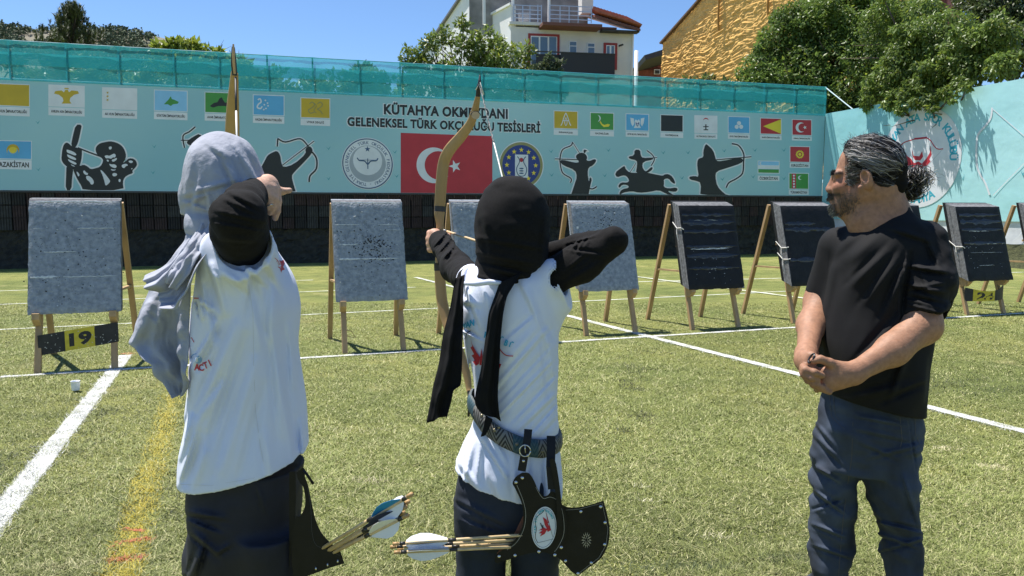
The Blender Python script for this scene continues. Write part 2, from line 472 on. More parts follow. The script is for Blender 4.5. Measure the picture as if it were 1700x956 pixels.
# ---------------------------------------------------------------- grass blades (artificial turf pile): single-triangle blades
def blades():
    N = 1150000
    # more of them where the turf is near
    Y = 2.75 + (RNG.random(N) ** 2.1) * 9.5
    X = (RNG.random(N) * 2 - 1) * (Y * 0.72 + 0.15)
    P0 = np.stack([X, Y, np.zeros(N)], 1).astype(np.float32)
    clump = vnoise(np.stack([X, Y, np.zeros(N)], 1).astype(np.float32), 4.5) + 0.6 * vnoise(np.stack([X, Y, np.ones(N)], 1).astype(np.float32), 14.0)
    big = vnoise(np.stack([X, Y, np.full(N, 5.0)], 1).astype(np.float32), 0.9)
    keep = RNG.random(N) < 0.62 + 0.25 * clump + 0.12 * big
    P0, clump, Y, big = P0[keep], clump[keep], Y[keep], big[keep]
    n = len(P0)
    az = RNG.random(n) * 2 * np.pi
    hgt = (0.008 + 0.011 * RNG.random(n)) * (1 + 0.25 * clump)
    lean = hgt * (0.6 + 2.6 * RNG.random(n) ** 1.3)
    wd = (0.0011 + 0.0011 * RNG.random(n)) * (0.7 + Y * 0.10)
    straw = RNG.random(n) < 0.13 + 0.05 * big
    long_ = straw & (RNG.random(n) < 0.22)
    lean[long_] *= 2.2; hgt[long_] *= 0.8
    d = np.stack([np.cos(az), np.sin(az)], 1); s = np.stack([-np.sin(az), np.cos(az)], 1)
    a = P0.copy(); b = P0.copy(); c = P0.copy()
    a[:, :2] += s * wd[:, None]; b[:, :2] -= s * wd[:, None]
    c[:, :2] += d * lean[:, None]; c[:, 2] = hgt
    V = np.stack([a, b, c], 1).reshape(-1, 3)
    F = np.arange(n * 3).reshape(n, 3)
    g = RNG.random(n)
    base = np.stack([0.085 + 0.25 * g ** 1.4, 0.108 + 0.265 * g ** 1.4, 0.024 + 0.088 * g ** 1.4], 1)
    base *= (0.90 + 0.18 * clump + 0.34 * big)[:, None]
    base[straw] = np.stack([0.46 + 0.16 * g, 0.44 + 0.14 * g, 0.22 + 0.08 * g], 1)[straw]
    def spot(x, y, rx, ry, col, pr, rag=.9):
        c = np.array(ground(x, y))[:2]; q = (P0[:, :2] - c) / np.array([rx, ry]); r = np.hypot(q[:, 0], q[:, 1]) + rag * vnoise(P0, 9.0) * .6
        m = (r < 1) & (RNG.random(n) < pr * np.clip(1.3 - r, 0, 1)); base[m] = np.array(col) * (.7 + .6 * g[m])[:, None]
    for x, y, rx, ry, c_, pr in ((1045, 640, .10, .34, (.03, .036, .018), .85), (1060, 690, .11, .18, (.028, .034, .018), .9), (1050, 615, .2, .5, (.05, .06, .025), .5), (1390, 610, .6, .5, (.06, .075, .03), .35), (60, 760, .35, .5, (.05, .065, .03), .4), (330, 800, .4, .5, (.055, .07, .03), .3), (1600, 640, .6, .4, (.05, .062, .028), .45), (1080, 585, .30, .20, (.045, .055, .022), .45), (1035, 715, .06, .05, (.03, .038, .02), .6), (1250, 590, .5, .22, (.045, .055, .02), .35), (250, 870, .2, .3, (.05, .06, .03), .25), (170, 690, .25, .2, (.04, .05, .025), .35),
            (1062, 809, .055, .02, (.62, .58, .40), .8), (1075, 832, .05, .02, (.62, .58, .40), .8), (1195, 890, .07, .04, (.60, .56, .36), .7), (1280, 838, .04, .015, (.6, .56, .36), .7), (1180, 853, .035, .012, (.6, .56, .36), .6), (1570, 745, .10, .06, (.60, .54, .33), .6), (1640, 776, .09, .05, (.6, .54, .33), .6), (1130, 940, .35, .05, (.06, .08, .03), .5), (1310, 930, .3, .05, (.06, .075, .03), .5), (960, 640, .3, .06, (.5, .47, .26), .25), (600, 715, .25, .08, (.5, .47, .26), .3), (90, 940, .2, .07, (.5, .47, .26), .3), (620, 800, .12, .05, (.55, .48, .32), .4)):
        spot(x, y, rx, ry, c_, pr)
    # paint on the pile follows the painted lines
    def paint(pa, pb, wdt, col, pr):
        A, B = ground(*pa), ground(*pb); t = np.array((B - A).normalized())[:2]; q = P0[:, :2] - np.array(A)[:2]
        u = q @ t; v = np.abs(q @ np.array([-t[1], t[0]]))
        m = (v < wdt / 2) & (u > 0) & (u < (B - A).length) & (RNG.random(n) < pr * np.clip(1.35 - v / (wdt / 2), 0, 1) ** 0.7)
        base[m] = np.array(col) * (0.8 + 0.3 * g[m])[:, None]
    paint((-40, 906), (209, 590), 0.155, (0.68, 0.69, 0.67), 0.74)
    paint((690, 461), (1800, 744), 0.13, (0.66, 0.68, 0.64), 0.66)
    paint((0, 627), (1740, 518), 0.09, (0.66, 0.68, 0.62), 0.6)
    paint((291, 640), (196, 980), 0.17, (0.50, 0.41, 0.05), 0.62)
    paint((180, 934), (245, 926), 0.07, (0.48, 0.12, 0.08), 0.42); paint((190, 905), (255, 896), 0.06, (0.48, 0.12, 0.08), 0.3); paint((205, 880), (240, 885), 0.03, (0.48, 0.12, 0.08), 0.25)
    C3 = np.repeat(base, 3, 0)
    m = mat('grass_blade', (0.2, 0.25, 0.07), rough=0.6, attr=True, spec=0.3)
    o = mk('grass', V.astype(np.float32), F, m, cols=C3)
    tag(o, 'short yellow green artificial turf pile flecked with straw', 'grass', kind='stuff')
blades()

# dry litter strip near the foot of the wall and worn pale tufts
# ================================================================ BACK WALL
UD = Vector((3.27, 1.0, 0)).normalized()              # along the wall, to the right
ND = Vector((UD.y, -UD.x, 0))                         # out of the wall, to the camera
W0 = ground(0, 445)
def PW(x, y, off=0.0): return on_plane(x, y, W0 + ND * off, ND)
def UZ(x, y):
    p = PW(x, y); return ((p - W0).dot(UD), p.z)
def WU(u, z, off=0.0): return W0 + UD * u + ND * off + Vector((0, 0, z))
U_END = UZ(1368, 250)[0]
U_BEG = -9.0
Z_BT, Z_BB, Z_NT = 4.90, 2.04, 5.88                    # banner top / bottom, net top

wall = thing('brick_wall', 'low dark wall of ribbed clay blocks under the blue banner', 'wall', WU(0, 0))
M_wall = mat('wall_core', (0.035, 0.033, 0.032), 0.95, var=0.4, scale=4)
mb = MB()
def wbox(mb, u0, u1, z0, z1, o0, o1):
    P = [WU(u, z, o) for o in (o0, o1) for z in (z0, z1) for u in (u0, u1)]
    mb.poly(P, [[0, 1, 3, 2], [4, 6, 7, 5], [0, 4, 5, 1], [2, 3, 7, 6], [0, 2, 6, 4], [1, 5, 7, 3]])
wbox(mb, U_BEG, U_END + 0.2, 0, 2.0, -0.6, -0.12); mb.build('wall_core', M_wall, wall)
# clay blocks in three courses, each with a ribbed face
bw, bh, bz0 = 0.34, 0.335, 0.98
tones = [mat('clay_red', (0.042, 0.026, 0.024), 0.9, var=0.35, scale=5, bump=0.3, bscale=40), mat('clay_brown', (0.036, 0.030, 0.027), 0.9, var=0.35, scale=5, bump=0.3, bscale=40),
         mat('clay_grey', (0.042, 0.042, 0.04), 0.9, var=0.35, scale=5, bump=0.3, bscale=40), mat('clay_dark', (0.022, 0.021, 0.02), 0.9, var=0.35, scale=5, bump=0.3, bscale=40)]
def block_mesh():
    mbb = MB(); n = 5; prof = []
    wv = bw - 0.022; hv = bh - 0.022
    for i in range(n):
        x0 = -wv / 2 + wv * i / n; x1 = x0 + wv / n
        prof += [(x0 + 0.004, 0.0), (x0 + 0.012, 0.022), (x1 - 0.012, 0.022), (x1 - 0.004, 0.0)]
    V = [UD * a + ND * d + Vector((0, 0, z)) for z in (-hv / 2, hv / 2) for a, d in prof]
    k = len(prof)
    V += [UD * a + ND * -0.12 + Vector((0, 0, z)) for z in (-hv / 2, hv / 2) for a in (-wv / 2, wv / 2)]
    F = [[i, i + 1, k + i + 1, k + i] for i in range(k - 1)]
    F += [[2 * k, 0, k, 2 * k + 2], [k - 1, 2 * k + 1, 2 * k + 3, 2 * k - 1],
          list(range(k, 2 * k)) + [2 * k + 3, 2 * k + 2], list(range(k))[::-1] + [2 * k, 2 * k + 1]]
    mbb.poly(V, F); return mbb
bms = []
for t in tones:
    o = block_mesh().build('brick', t, None); bms.append(o.data); bpy.data.objects.remove(o)
rest = MB(); nb_ = 0
ncol = int((U_END + 1.2) / bw)
for c in range(ncol):
    for r_ in range(3):
        u = -1.0 + (c + 0.5) * bw + random.uniform(-.006, .006); z = bz0 + (r_ + 0.5) * bh + random.uniform(-.006, .006); off = random.uniform(-0.02, 0.012)
        p = WU(u, z, -0.015 + off)
        if nb_ < 300:
            o = bpy.data.objects.new('brick', random.choices(bms, [4, 3, 2, 3])[0]); C.objects.link(o); o.parent = wall
            o.location = p - WU(0, 0); o.rotation_euler = (0, random.uniform(-.012, .012), random.uniform(-.02, .02)); nb_ += 1
        else:
            q = block_mesh(); rest.poly([Vector(v) + p for v in q.v], q.f)
if rest.v: o = rest.build('brick_course', tones[1], wall); o['kind'] = 'stuff'
print('bricks', nb_, len(rest.v), U_END)

# dark weedy earth bank under the blocks
def bank(name, f, n, m, lo, hi, d0, amp, nz=14):
    V, F = [], []
    for i in range(n + 1):
        for k in range(nz + 1):
            t = k / nz; V.append(f(i / n, lo + (hi - lo) * t, d0 * (1 - t) ** 1.4))
    A = np.array([tuple(v) for v in V], np.float32)
    d = amp * (vnoise(A, 2.5) + 0.7 * vnoise(A, 7) + 0.4 * vnoise(A, 17))
    A[:, 1] -= np.abs(d); A[:, 2] += 0.4 * d * (A[:, 2] > 0.05)
    for i in range(n):
        for k in range(nz):
            a = i * (nz + 1) + k; F.append([a, a + nz + 1, a + nz + 2, a + 1])
    return mk(name, A, F, m, None, False)
M_bank = mat('bank_soil', (0.018, 0.017, 0.013), 1.0, col2=(0.05, 0.045, 0.03), scale=7, bump=0.8, bscale=30, bdist=0.05, detail=8)
o = bank('earth_bank', lambda t, z, d: WU(U_BEG + (U_END - U_BEG + 0.1) * t, z, d - 0.1), 420, M_bank, -0.02, 1.0, 0.45, 0.10)
tag(o, kind='structure')

# ---------------------------------------------------------------- the right-hand wall
VD = -ND                                               # away from the camera
RD = ND.copy()                                         # along the right wall towards the camera
RN = -UD                                               # out of the right wall, towards the pitch
RC = WU(U_END, 0)
def PR(x, y, off=0.0): return on_plane(x, y, RC + RN * off, RN)
def RV(v, z, off=0.0): return RC + RD * v + RN * off + Vector((0, 0, z))
def VZ(x, y):
    p = PR(x, y); return ((p - RC).dot(RD), p.z)
V_END = 19.0
ZR_T = PR(1690, 132).z; ZR_B = PR(1640, 367).z
print('right wall top/bottom', ZR_T, PR(1380, 191).z, ZR_B, PR(1690, 409).z)
rw = thing('side_wall', 'long plain wall behind the bright banner on the right', 'wall', RC)
mb = MB()
P = [RV(v, z, o) for o in (-0.35, -0.06) for z in (0, ZR_T - 0.05) for v in (0.05, V_END)]
mb.poly(P, [[0, 1, 3, 2], [4, 6, 7, 5], [0, 4, 5, 1], [2, 3, 7, 6], [0, 2, 6, 4], [1, 5, 7, 3]])
mb.build('wall_core', mat('side_wall_render', (0.42, 0.42, 0.41), 0.9, var=0.2, scale=3), rw)
zs0 = PR(1690, 407).z
mb = MB(); P = [RV(v, z, o) for o in (-0.058, -0.02) for z in (zs0, ZR_B + 0.05) for v in (0.5, V_END)]
mb.poly(P, [[0, 1, 3, 2], [4, 6, 7, 5], [0, 4, 5, 1], [2, 3, 7, 6], [0, 2, 6, 4], [1, 5, 7, 3]])
mb.build('white_sheet', mat('white_sheet', (0.70, 0.71, 0.76), 0.7, var=0.12, scale=2.5, bump=0.3, bscale=3, bdist=0.05), rw)
o = bank('earth_bank', lambda t, z, d: RV(0.1 + (V_END - 0.1) * t, z, d - 0.02), 260, mat('bank_weeds', (0.035, 0.04, 0.018), 1.0, col2=(0.10, 0.105, 0.045), scale=9, bump=0.8, bscale=40, bdist=0.05, detail=8), -0.02, zs0 + 0.02, 0.3, 0.05)
tag(o, kind='structure')
# ================================================================ BANNER ON THE BACK WALL
def banner_mat(name, ca, cb, rough=0.5):
    """printed vinyl: two print blues that drift across the sheet, with slack ripples"""
    m = bpy.data.materials.new(name); m.use_nodes = True
    n, l = m.node_tree.nodes, m.node_tree.links
    b = n['Principled BSDF']; b.inputs['Roughness'].default_value = rough
    tc = n.new('ShaderNodeTexCoord')
    z = n.new('ShaderNodeTexNoise'); z.inputs['Scale'].default_value = 0.16; z.inputs['Detail'].default_value = 2
    l.new(tc.outputs['Object'], z.inputs['Vector'])
    mr = n.new('ShaderNodeMapRange'); mr.inputs['From Min'].default_value = .35; mr.inputs['From Max'].default_value = .65; l.new(z.outputs['Fac'], mr.inputs['Value'])
    mx = n.new('ShaderNodeMix'); mx.data_type = 'RGBA'; mx.inputs['A'].default_value = (*ca, 1); mx.inputs['B'].default_value = (*cb, 1)
    l.new(mr.outputs[0], mx.inputs['Factor']); l.new(mx.outputs['Result'], b.inputs['Base Color'])
    z2 = n.new('ShaderNodeTexNoise'); z2.inputs['Scale'].default_value = 1.1; z2.inputs['Detail'].default_value = 3; l.new(tc.outputs['Object'], z2.inputs['Vector'])
    bp = n.new('ShaderNodeBump'); bp.inputs['Strength'].default_value = 0.25; bp.inputs['Distance'].default_value = 0.12
    l.new(z2.outputs['Fac'], bp.inputs['Height']); l.new(bp.outputs[0], b.inputs['Normal'])
    return m
def flatcol(name, c, rough=0.55): return mat(name, c, rough, var=0.06, scale=3)
K = {'white': (0.74, 0.76, 0.80), 'black': (0.022, 0.024, 0.026), 'red': (0.50, 0.035, 0.05), 'sky': (0.12, 0.42, 0.72), 'pale': (0.28, 0.58, 0.86),
     'gold': (0.58, 0.40, 0.03), 'yellow': (0.86, 0.66, 0.05), 'green': (0.07, 0.30, 0.06), 'navy': (0.03, 0.055, 0.24), 'grey': (0.38, 0.42, 0.47),
     'teal': (0.05, 0.35, 0.42), 'olive': (0.30, 0.28, 0.12), 'ink': (0.05, 0.11, 0.22)}
KM = {k: flatcol('print_' + k, c) for k, c in K.items()}
banner = thing('banner', 'long blue banner of flags and archer silhouettes across the back wall', 'banner', WU(0, 0))
mb = MB()
n = 90
P = []
for o_ in (0.0, 0.03):
    for i in range(n + 1):
        u = U_BEG + (U_END - 0.04 - U_BEG) * i / n
        P += [WU(u, Z_BB, o_), WU(u, Z_BT, o_)]
F = []
m2 = 2 * (n + 1)
for i in range(n):
    a = 2 * i; F += [[a, a + 1, a + 3, a + 2], [m2 + a, m2 + a + 2, m2 + a + 3, m2 + a + 1], [a, a + 2, m2 + a + 2, m2 + a], [a + 1, m2 + a + 1, m2 + a + 3, a + 3]]
mb.poly(P, F); mb.build('sheet', banner_mat('banner_vinyl', (0.275, 0.52, 0.59), (0.40, 0.63, 0.665)), banner)
mb = MB(); wbox(mb, U_BEG, U_END, Z_BB - 0.05, Z_BB - 0.002, -0.06, 0.05); mb.build('bottom_rail', mat('rail_dark', (0.04, 0.045, 0.05), 0.6), banner)

class Wall2:
    """a flat printed plane: (a, b) metres along and up -> world; prints end at the sheet's lower edge"""
    def __init__(s, fn, px, zmin, k): s.f0 = fn; s.px = px; s.zmin = zmin; s.k = k
    def fn(s, a, b, o): return s.f0(a, max(b, s.zmin), 0.0315 + (o - 0.034) * s.k)
WB = Wall2(WU, UZ, Z_BB + 0.004, 0.4); WR = Wall2(RV, VZ, 0.0, 0.25)
LAY = 0.034
def flat(name, polys, m, off, parent, wl=WB, px=True):
    """flat print: outlines (photo pixels, or metres when px=False) filled on the sheet, each overlapping outline a hair prouder"""
    V, F = [], []
    for j, p in enumerate(polys):
        q = [wl.px(*a) for a in p] if px else p
        tri = tessellate_polygon([[Vector((a, b, 0)) for a, b in q]])
        b0 = len(V); V += [wl.fn(a, b, LAY + off + 0.0004 * j) for a, b in q]
        for t in tri: F.append([b0 + i for i in t])
    o = mk(name, V, F, m, parent)
    if len(polys) > 1: o['kind'] = 'stuff'
    return o
def grow(poly, d):
    """outline pushed outwards by d (same units)"""
    P = np.array(poly, float); n = len(P)
    A = 0.5 * np.sum(P[:, 0] * np.roll(P[:, 1], -1) - np.roll(P[:, 0], -1) * P[:, 1])
    if A < 0: P = P[::-1]
    out = []
    for i in range(n):
        a, b, c = P[i - 1], P[i], P[(i + 1) % n]
        e1 = (b - a) / (np.linalg.norm(b - a) + 1e-9); e2 = (c - b) / (np.linalg.norm(c - b) + 1e-9)
        n1 = np.array([e1[1], -e1[0]]); n2 = np.array([e2[1], -e2[0]])
        k = n1 + n2; L = np.linalg.norm(k)
        if L < 0.35: out += [tuple(b + d * n1 + d * e1 * .4), tuple(b + d * n2 - d * e2 * .4)]; continue
        k = k / L; out.append(tuple(b + k * min(d / max(k @ n1, 0.4), 1.8 * d)))
    return out
def smooth_poly(p, it=1):
    P = np.array(p, float)
    for _ in range(it):
        Q = np.roll(P, -1, 0); P = np.stack([.75 * P + .25 * Q, .25 * P + .75 * Q], 1).reshape(-1, 2)
    return [tuple(q) for q in P]
def stroke(pts, wd, closed=False):
    """ribbon outline along a path, one quad per piece"""
    P = np.array(pts, float); n = len(P); L, Rr = [], []
    if not hasattr(wd, '__len__'): wd = [wd] * n
    for i in range(n):
        a, b = P[max(i - 1, 0)], P[min(i + 1, n - 1)]; t = (b - a) / (np.linalg.norm(b - a) + 1e-9); s = np.array([-t[1], t[0]]) * wd[i] / 2
        L.append(tuple(P[i] + s)); Rr.append(tuple(P[i] - s))
    return [[L[i], L[i + 1], Rr[i + 1], Rr[i]] for i in range(n - 1)]
def spline(pts, k=5):
    P = np.array(pts, float); out = []
    for i in range(len(P) - 1):
        p0, p1, p2, p3 = P[max(i - 1, 0)], P[i], P[i + 1], P[min(i + 2, len(P) - 1)]
        for j in range(k):
            t = j / k; out.append(tuple(0.5 * (2 * p1 + (p2 - p0) * t + (2 * p0 - 5 * p1 + 4 * p2 - p3) * t * t + (3 * p1 - p0 - 3 * p2 + p3) * t ** 3)))
    out.append(tuple(P[-1])); return out
def circ(c, r, n=40, r2=None, a0=0): return [(c[0] + r * math.cos(a0 + 2 * math.pi * i / n), c[1] + (r2 or r) * math.sin(a0 + 2 * math.pi * i / n)) for i in range(n)]
def ring(c, r0, r1, n=48):
    A, B = circ(c, r0, n), circ(c, r1, n)
    return [[A[i], A[(i + 1) % n], B[(i + 1) % n], B[i]] for i in range(n)]
def star(c, r, k=5, inner=0.4, a0=math.pi / 2):
    return [(c[0] + (r if i % 2 == 0 else r * inner) * math.cos(a0 + math.pi * i / k), c[1] + (r if i % 2 == 0 else r * inner) * math.sin(a0 + math.pi * i / k)) for i in range(2 * k)]
def crescent(c, r, dx, r2, n=28, rot=0.0):
    """crescent open towards +x"""
    d = dx; x = (r * r - r2 * r2 + d * d) / (2 * d); h = math.sqrt(max(r * r - x * x, 1e-9))
    a = math.atan2(h, x); b = math.atan2(h, x - d)
    P = [(r * math.cos(t), r * math.sin(t)) for t in np.linspace(a, 2 * math.pi - a, n)] + [(d + r2 * math.cos(t), r2 * math.sin(t)) for t in np.linspace(2 * math.pi - b, b, n)][1:-1]
    co, si = math.cos(rot), math.sin(rot)
    return [(c[0] + x_ * co - y_ * si, c[1] + x_ * si + y_ * co) for x_, y_ in P]

_glyph = {}
def text_mesh(s, bold=0.0, res=3):
    if (s, bold) in _glyph: return _glyph[(s, bold)]
    cu = bpy.data.curves.new('lettering', 'FONT'); cu.body = s; cu.size = 1.0; cu.offset = bold; cu.resolution_u = res; cu.space_character = 1.0 + 1.6 * bold
    o = bpy.data.objects.new('lettering', cu); C.objects.link(o)
    dg = bpy.context.evaluated_depsgraph_get()
    me = bpy.data.meshes.new_from_object(o.evaluated_get(dg))
    V = np.array([tuple(v.co)[:2] for v in me.vertices], float).reshape(-1, 2); F = [list(p.vertices) for p in me.polygons]
    bpy.data.objects.remove(o); bpy.data.curves.remove(cu); bpy.data.meshes.remove(me)
    _glyph[(s, bold)] = (V, F); return V, F
def lettering(name, s, quad, m, off, parent, wl=WB, bold=0.02, px=True):
    """one line of print fitted to a quad: bottom-left, bottom-right, top-right, top-left"""
    V, F = text_mesh(s, bold)
    q = [Vector((*((wl.px(*a)) if px else a), 0)) for a in quad]
    x0, y0 = V.min(0); x1, y1 = V.max(0)
    base = text_mesh('H', bold)[0]; yb, yt = base[:, 1].min(), base[:, 1].max()
    out = []
    for x, y in V:
        a = (x - x0) / (x1 - x0); b = (y - yb) / (yt - yb)
        p = q[0].lerp(q[1], a).lerp(q[3].lerp(q[2], a), b) if 0 <= b <= 1 else q[0].lerp(q[1], a) + (q[3].lerp(q[2], a) - q[0].lerp(q[1], a)) * b
        out.append(wl.fn(p.x, p.y, LAY + off))
    return tag(mk(name, out, F, m, parent), kind='stuff')
def ring_lettering(name, s, c, r, a_start, a_end, h, m, off, parent, wl=WB, bold=0.02, inward=False, squeeze=1.0):
    """characters set round a circle, angle measured clockwise from the top"""
    V, F = [], []
    hb = text_mesh('H', bold)[0]; hh = hb[:, 1].max() - hb[:, 1].min()
    for i, ch in enumerate(s):
        if ch == ' ': continue
        v, f = text_mesh(ch, bold)
        if len(v) == 0: continue
        th = a_start + (a_end - a_start) * i / (len(s) - 1)
        xc = (v[:, 0].min() + v[:, 0].max()) / 2
        k = h / hh; b0 = len(V)
        for x, y in v:
            x_ = (x - xc) * k * squeeze; y_ = y * k
            if inward: th_ = th; rr = r - y_; tx = -x_
            else: rr = r + y_; tx = x_
            px_ = c[0] + rr * math.sin(th) + tx * math.cos(th); py_ = c[1] + rr * math.cos(th) - tx * math.sin(th)
            V.append(wl.fn(px_, py_, LAY + off))
        F += [[j + b0 for j in q] for q in f]
    return tag(mk(name, V, F, m, parent), kind='stuff')

# ---- flags with captions (photo pixels: left, top, right, bottom of the flag; slope follows the sheet)
def rect(x0, y0, x1, y1, sl): return [(x0, y1), (x1, y1 + sl), (x1, y0 + sl), (x0, y0)]
FLAGS = [(-14, 139, 49, 174, 'gold', 'BATI HUN İMPARATORLUĞU'), (82, 141.5, 140, 175.5, 'white', 'AVRUPA HUN İMPARATORLUĞU'), (171, 146, 227, 180, 'white', 'AK HUN İMPARATORLUĞU'),
         (257, 150, 310.5, 183, 'pale', 'GÖKTÜRK İMPARATORLUĞU'), (341, 153.5, 392, 186, 'green', 'AVAR İMPARATORLUĞU'), (421, 158, 471, 190, 'sky', 'HAZAR İMPARATORLUĞU'),
         (500, 163, 547, 194.5, 'gold', 'UYGUR DEVLETİ'), (919.6, 184.5, 957.8, 212.5, 'gold', 'KARAHANLILAR'), (980, 187.5, 1017.6, 214.5, 'green', 'GAZNELİLER'),
         (1039, 189.4, 1075.6, 216, 'sky', 'BÜYÜK SELÇUKLU İMPARATORLUĞU'), (1096.6, 191, 1132.5, 217.5, 'black', 'HARZEMŞAHLAR'), (1153, 192.3, 1189, 219.5, 'white', 'ALTINORDU DEVLETİ'),
         (1208.6, 194, 1243, 220, 'sky', 'BÜYÜK TİMUR İMPARATORLUĞU'), (1262, 196.5, 1295.6, 221.7, 'red', 'BABÜR İMPARATORLUĞU'), (1314.7, 198.8, 1345.8, 223.6, 'red', 'OSMANLI İMPARATORLUĞU'),
         (1311, 243.5, 1342.6, 268.3, 'red', 'KIRGIZİSTAN'), (1258, 267.7, 1292, 286.5, 'pale', 'ÖZBEKİSTAN'), (1309.5, 288, 1340.6, 313, 'green', 'TÜRKMENİSTAN'), (-10, 233.7, 52.3, 262.5, 'sky', 'KAZAKİSTAN')]
for (x0, y0, x1, y1, col, cap) in FLAGS:
    sl = (x1 - x0) * (0.052 - 0.05 * (y0 - 70) / 280)
    f = flat('flag', [rect(x0 - 1.2, y0 - 1.2, x1 + 1.2, y1 + 1.2, sl)], KM['white'], 0.002, banner)
    if col != 'white': flat('field', [rect(x0, y0, x1, y1, sl)], KM[col], 0.004, f)
    gap = 2.2 if cap != 'ÖZBEKİSTAN' else 5
    cb = y1 + gap + (x1 - x0) * 0.235 if len(cap) > 12 or cap in ('UYGUR DEVLETİ', 'GAZNELİLER', 'KARAHANLILAR', 'HARZEMŞAHLAR') else y1 + gap + (x1 - x0) * 0.25
    flat('caption_strip', [rect(x0 - 1, y1 + gap, x1 + 1, cb, sl)], KM['white'], 0.002, f)
    big = cap in ('KAZAKİSTAN', 'ÖZBEKİSTAN', 'KIRGIZİSTAN', 'TÜRKMENİSTAN')
    mx_ = (x1 - x0) * (0.06 if big or len(cap) > 15 else 0.2); hgt = (cb - y1 - gap)
    ta, tb = (0.24, 0.78) if big else (0.36, 0.68)
    lettering('caption', cap, rect(x0 + mx_, y1 + gap + hgt * ta, x1 - mx_, y1 + gap + hgt * tb, sl * 0.9), KM['black'], 0.006, f, bold=0.03 if big else 0.035)
    cx, cy = (x0 + x1) / 2, (y0 + y1 + sl) / 2; s = (x1 - x0) / 56.0
    def S(pts): return [(cx + a * s, cy + b * s) for a, b in pts]
    if cap.startswith('AVRUPA'):
        flat('eagle', [S([(-2, -10), (2, -10), (4, -6), (8, -9), (18, -8), (20, -4), (12, -2), (6, 3), (5, 8), (8, 12), (-8, 12), (-5, 8), (-6, 3), (-12, -2), (-20, -4), (-18, -8), (-8, -9), (-4, -6)])], KM['gold'], 0.006, f)
        flat('crown', [S([(-3, -13), (3, -13), (4, -11), (-4, -11)])], KM['gold'], 0.006, f)
    elif cap.startswith('AK'):
        flat('star', [[(a, b) for a, b in star((x0 + 8, y0 + q), 2.6)] for q in (8, 14, 20)], KM['gold'], 0.006, f)
    elif cap.startswith('GÖK'):
        flat('wolf_head', [S([(-12, 6), (-4, -2), (0, -8), (2, -3), (6, -2), (14, 2), (12, 5), (4, 6), (0, 9), (-5, 6)])], KM['green'], 0.006, f)
    elif cap.startswith('AVAR'):
        flat('rider', [S([(-20, 6), (-12, 0), (-6, -1), (-2, -8), (2, -10), (4, -6), (8, 0), (16, -2), (20, 2), (14, 5), (18, 9), (8, 6), (-4, 6), (-14, 9)])], KM['black'], 0.006, f)
    elif cap.startswith('HAZAR'):
        flat('symbol', stroke(spline(S([(-20, -10), (-16, -12), (-14, -6), (-19, -2), (-21, 4), (-15, 6), (-12, 2)])), 2.6 * s) + [circ(S([q])[0], 1.6 * s, 8) for q in ((-6, -9), (-2, -4), (-1, 1), (-5, 6), (-9, 8), (-8, -1))], KM['white'], 0.006, f)
    elif cap.startswith('UYGUR'):
        flat('symbol', stroke(spline(S([(-12, -8), (-6, -12), (-2, -6), (-8, 0), (-14, 4), (-10, 10), (-2, 8)])), 1.6 * s) + stroke(spline(S([(4, -8), (10, -12), (14, -6), (8, 0), (4, 2), (10, 6), (14, 12)])), 1.6 * s) + stroke(spline(S([(-3, -10), (2, -4), (-3, 4), (2, 10)])), 1.2 * s), KM['olive'], 0.006, f)
    elif cap.startswith('KARA'):
        flat('symbol', stroke(spline(S([(0, -17), (-4, -8), (-9, 8), (-12, 14)])), 2 * s) + stroke(spline(S([(0, -17), (4, -8), (9, 8), (12, 14)])), 2 * s) + stroke(S([(-7, 2), (7, 2)]), 2 * s) + stroke(spline(S([(0, -6), (-3, 6), (0, 14), (3, 6), (0, -6)])), 1.5 * s), KM['white'], 0.006, f)
    elif cap.startswith('GAZ'):
        flat('crescent', [crescent((x0 + 8, y0 + 9), 6.5, -3, 5.6, rot=math.pi)], KM['white'], 0.006, f)
        flat('bird', [S([(-4, -2), (0, 6), (6, 9), (14, 6), (20, 8), (16, 13), (4, 14), (-2, 8), (-6, 2)])], KM['yellow'], 0.006, f)
    elif cap.startswith('BÜYÜK S'):
        flat('eagle', [S([(-4, -8), (0, -4), (4, -8), (7, -2), (5, 6), (9, 14), (-9, 14), (-5, 6), (-7, -2)]), S([(-18, -12), (-9, -10), (-8, 4), (-12, 10), (-16, 2)]), S([(18, -12), (9, -10), (8, 4), (12, 10), (16, 2)])], KM['white'], 0.006, f)
        flat('eagle_detail', stroke(spline(S([(-4, 0), (0, 4), (4, 0), (0, 10), (-4, 0)])), 1.4 * s), KM['navy'], 0.008, f)
    elif cap.startswith('ALTIN'):
        flat('crescent', [crescent(S([(0, -6)])[0], 6.5 * s * 1.2, -4 * s, 5.6 * s * 1.2, rot=math.pi / 2)], KM['red'], 0.006, f)
        flat('symbol', stroke(S([(0, 0), (0, 14)]), 3 * s) + stroke(S([(-7, 6), (7, 6)]), 2.4 * s) + stroke(S([(-6, 14), (6, 14)]), 2.4 * s), KM['black'], 0.006, f)
    elif cap.startswith('BÜYÜK T'):
        flat('ring', [circ(S([q])[0], 5.5 * s, 18) for q in ((0, -5), (-6, 5), (6, 5))], KM['white'], 0.006, f)
    elif cap.startswith('BAB'):
        flat('wedge', [[(x0 + 4, cy), (x1, y0 + sl + .6), (x1, y1 + sl - .6)]], KM['yellow'], 0.006, f)
    elif cap.startswith('OSM'):
        flat('crescent', [crescent((cx - 2, cy), 8.4, 3.0, 6.8)], KM['white'], 0.006, f); flat('star', [star((cx + 5, cy), 3.4, a0=math.pi)], KM['white'], 0.006, f)
    elif cap.startswith('KIR'):
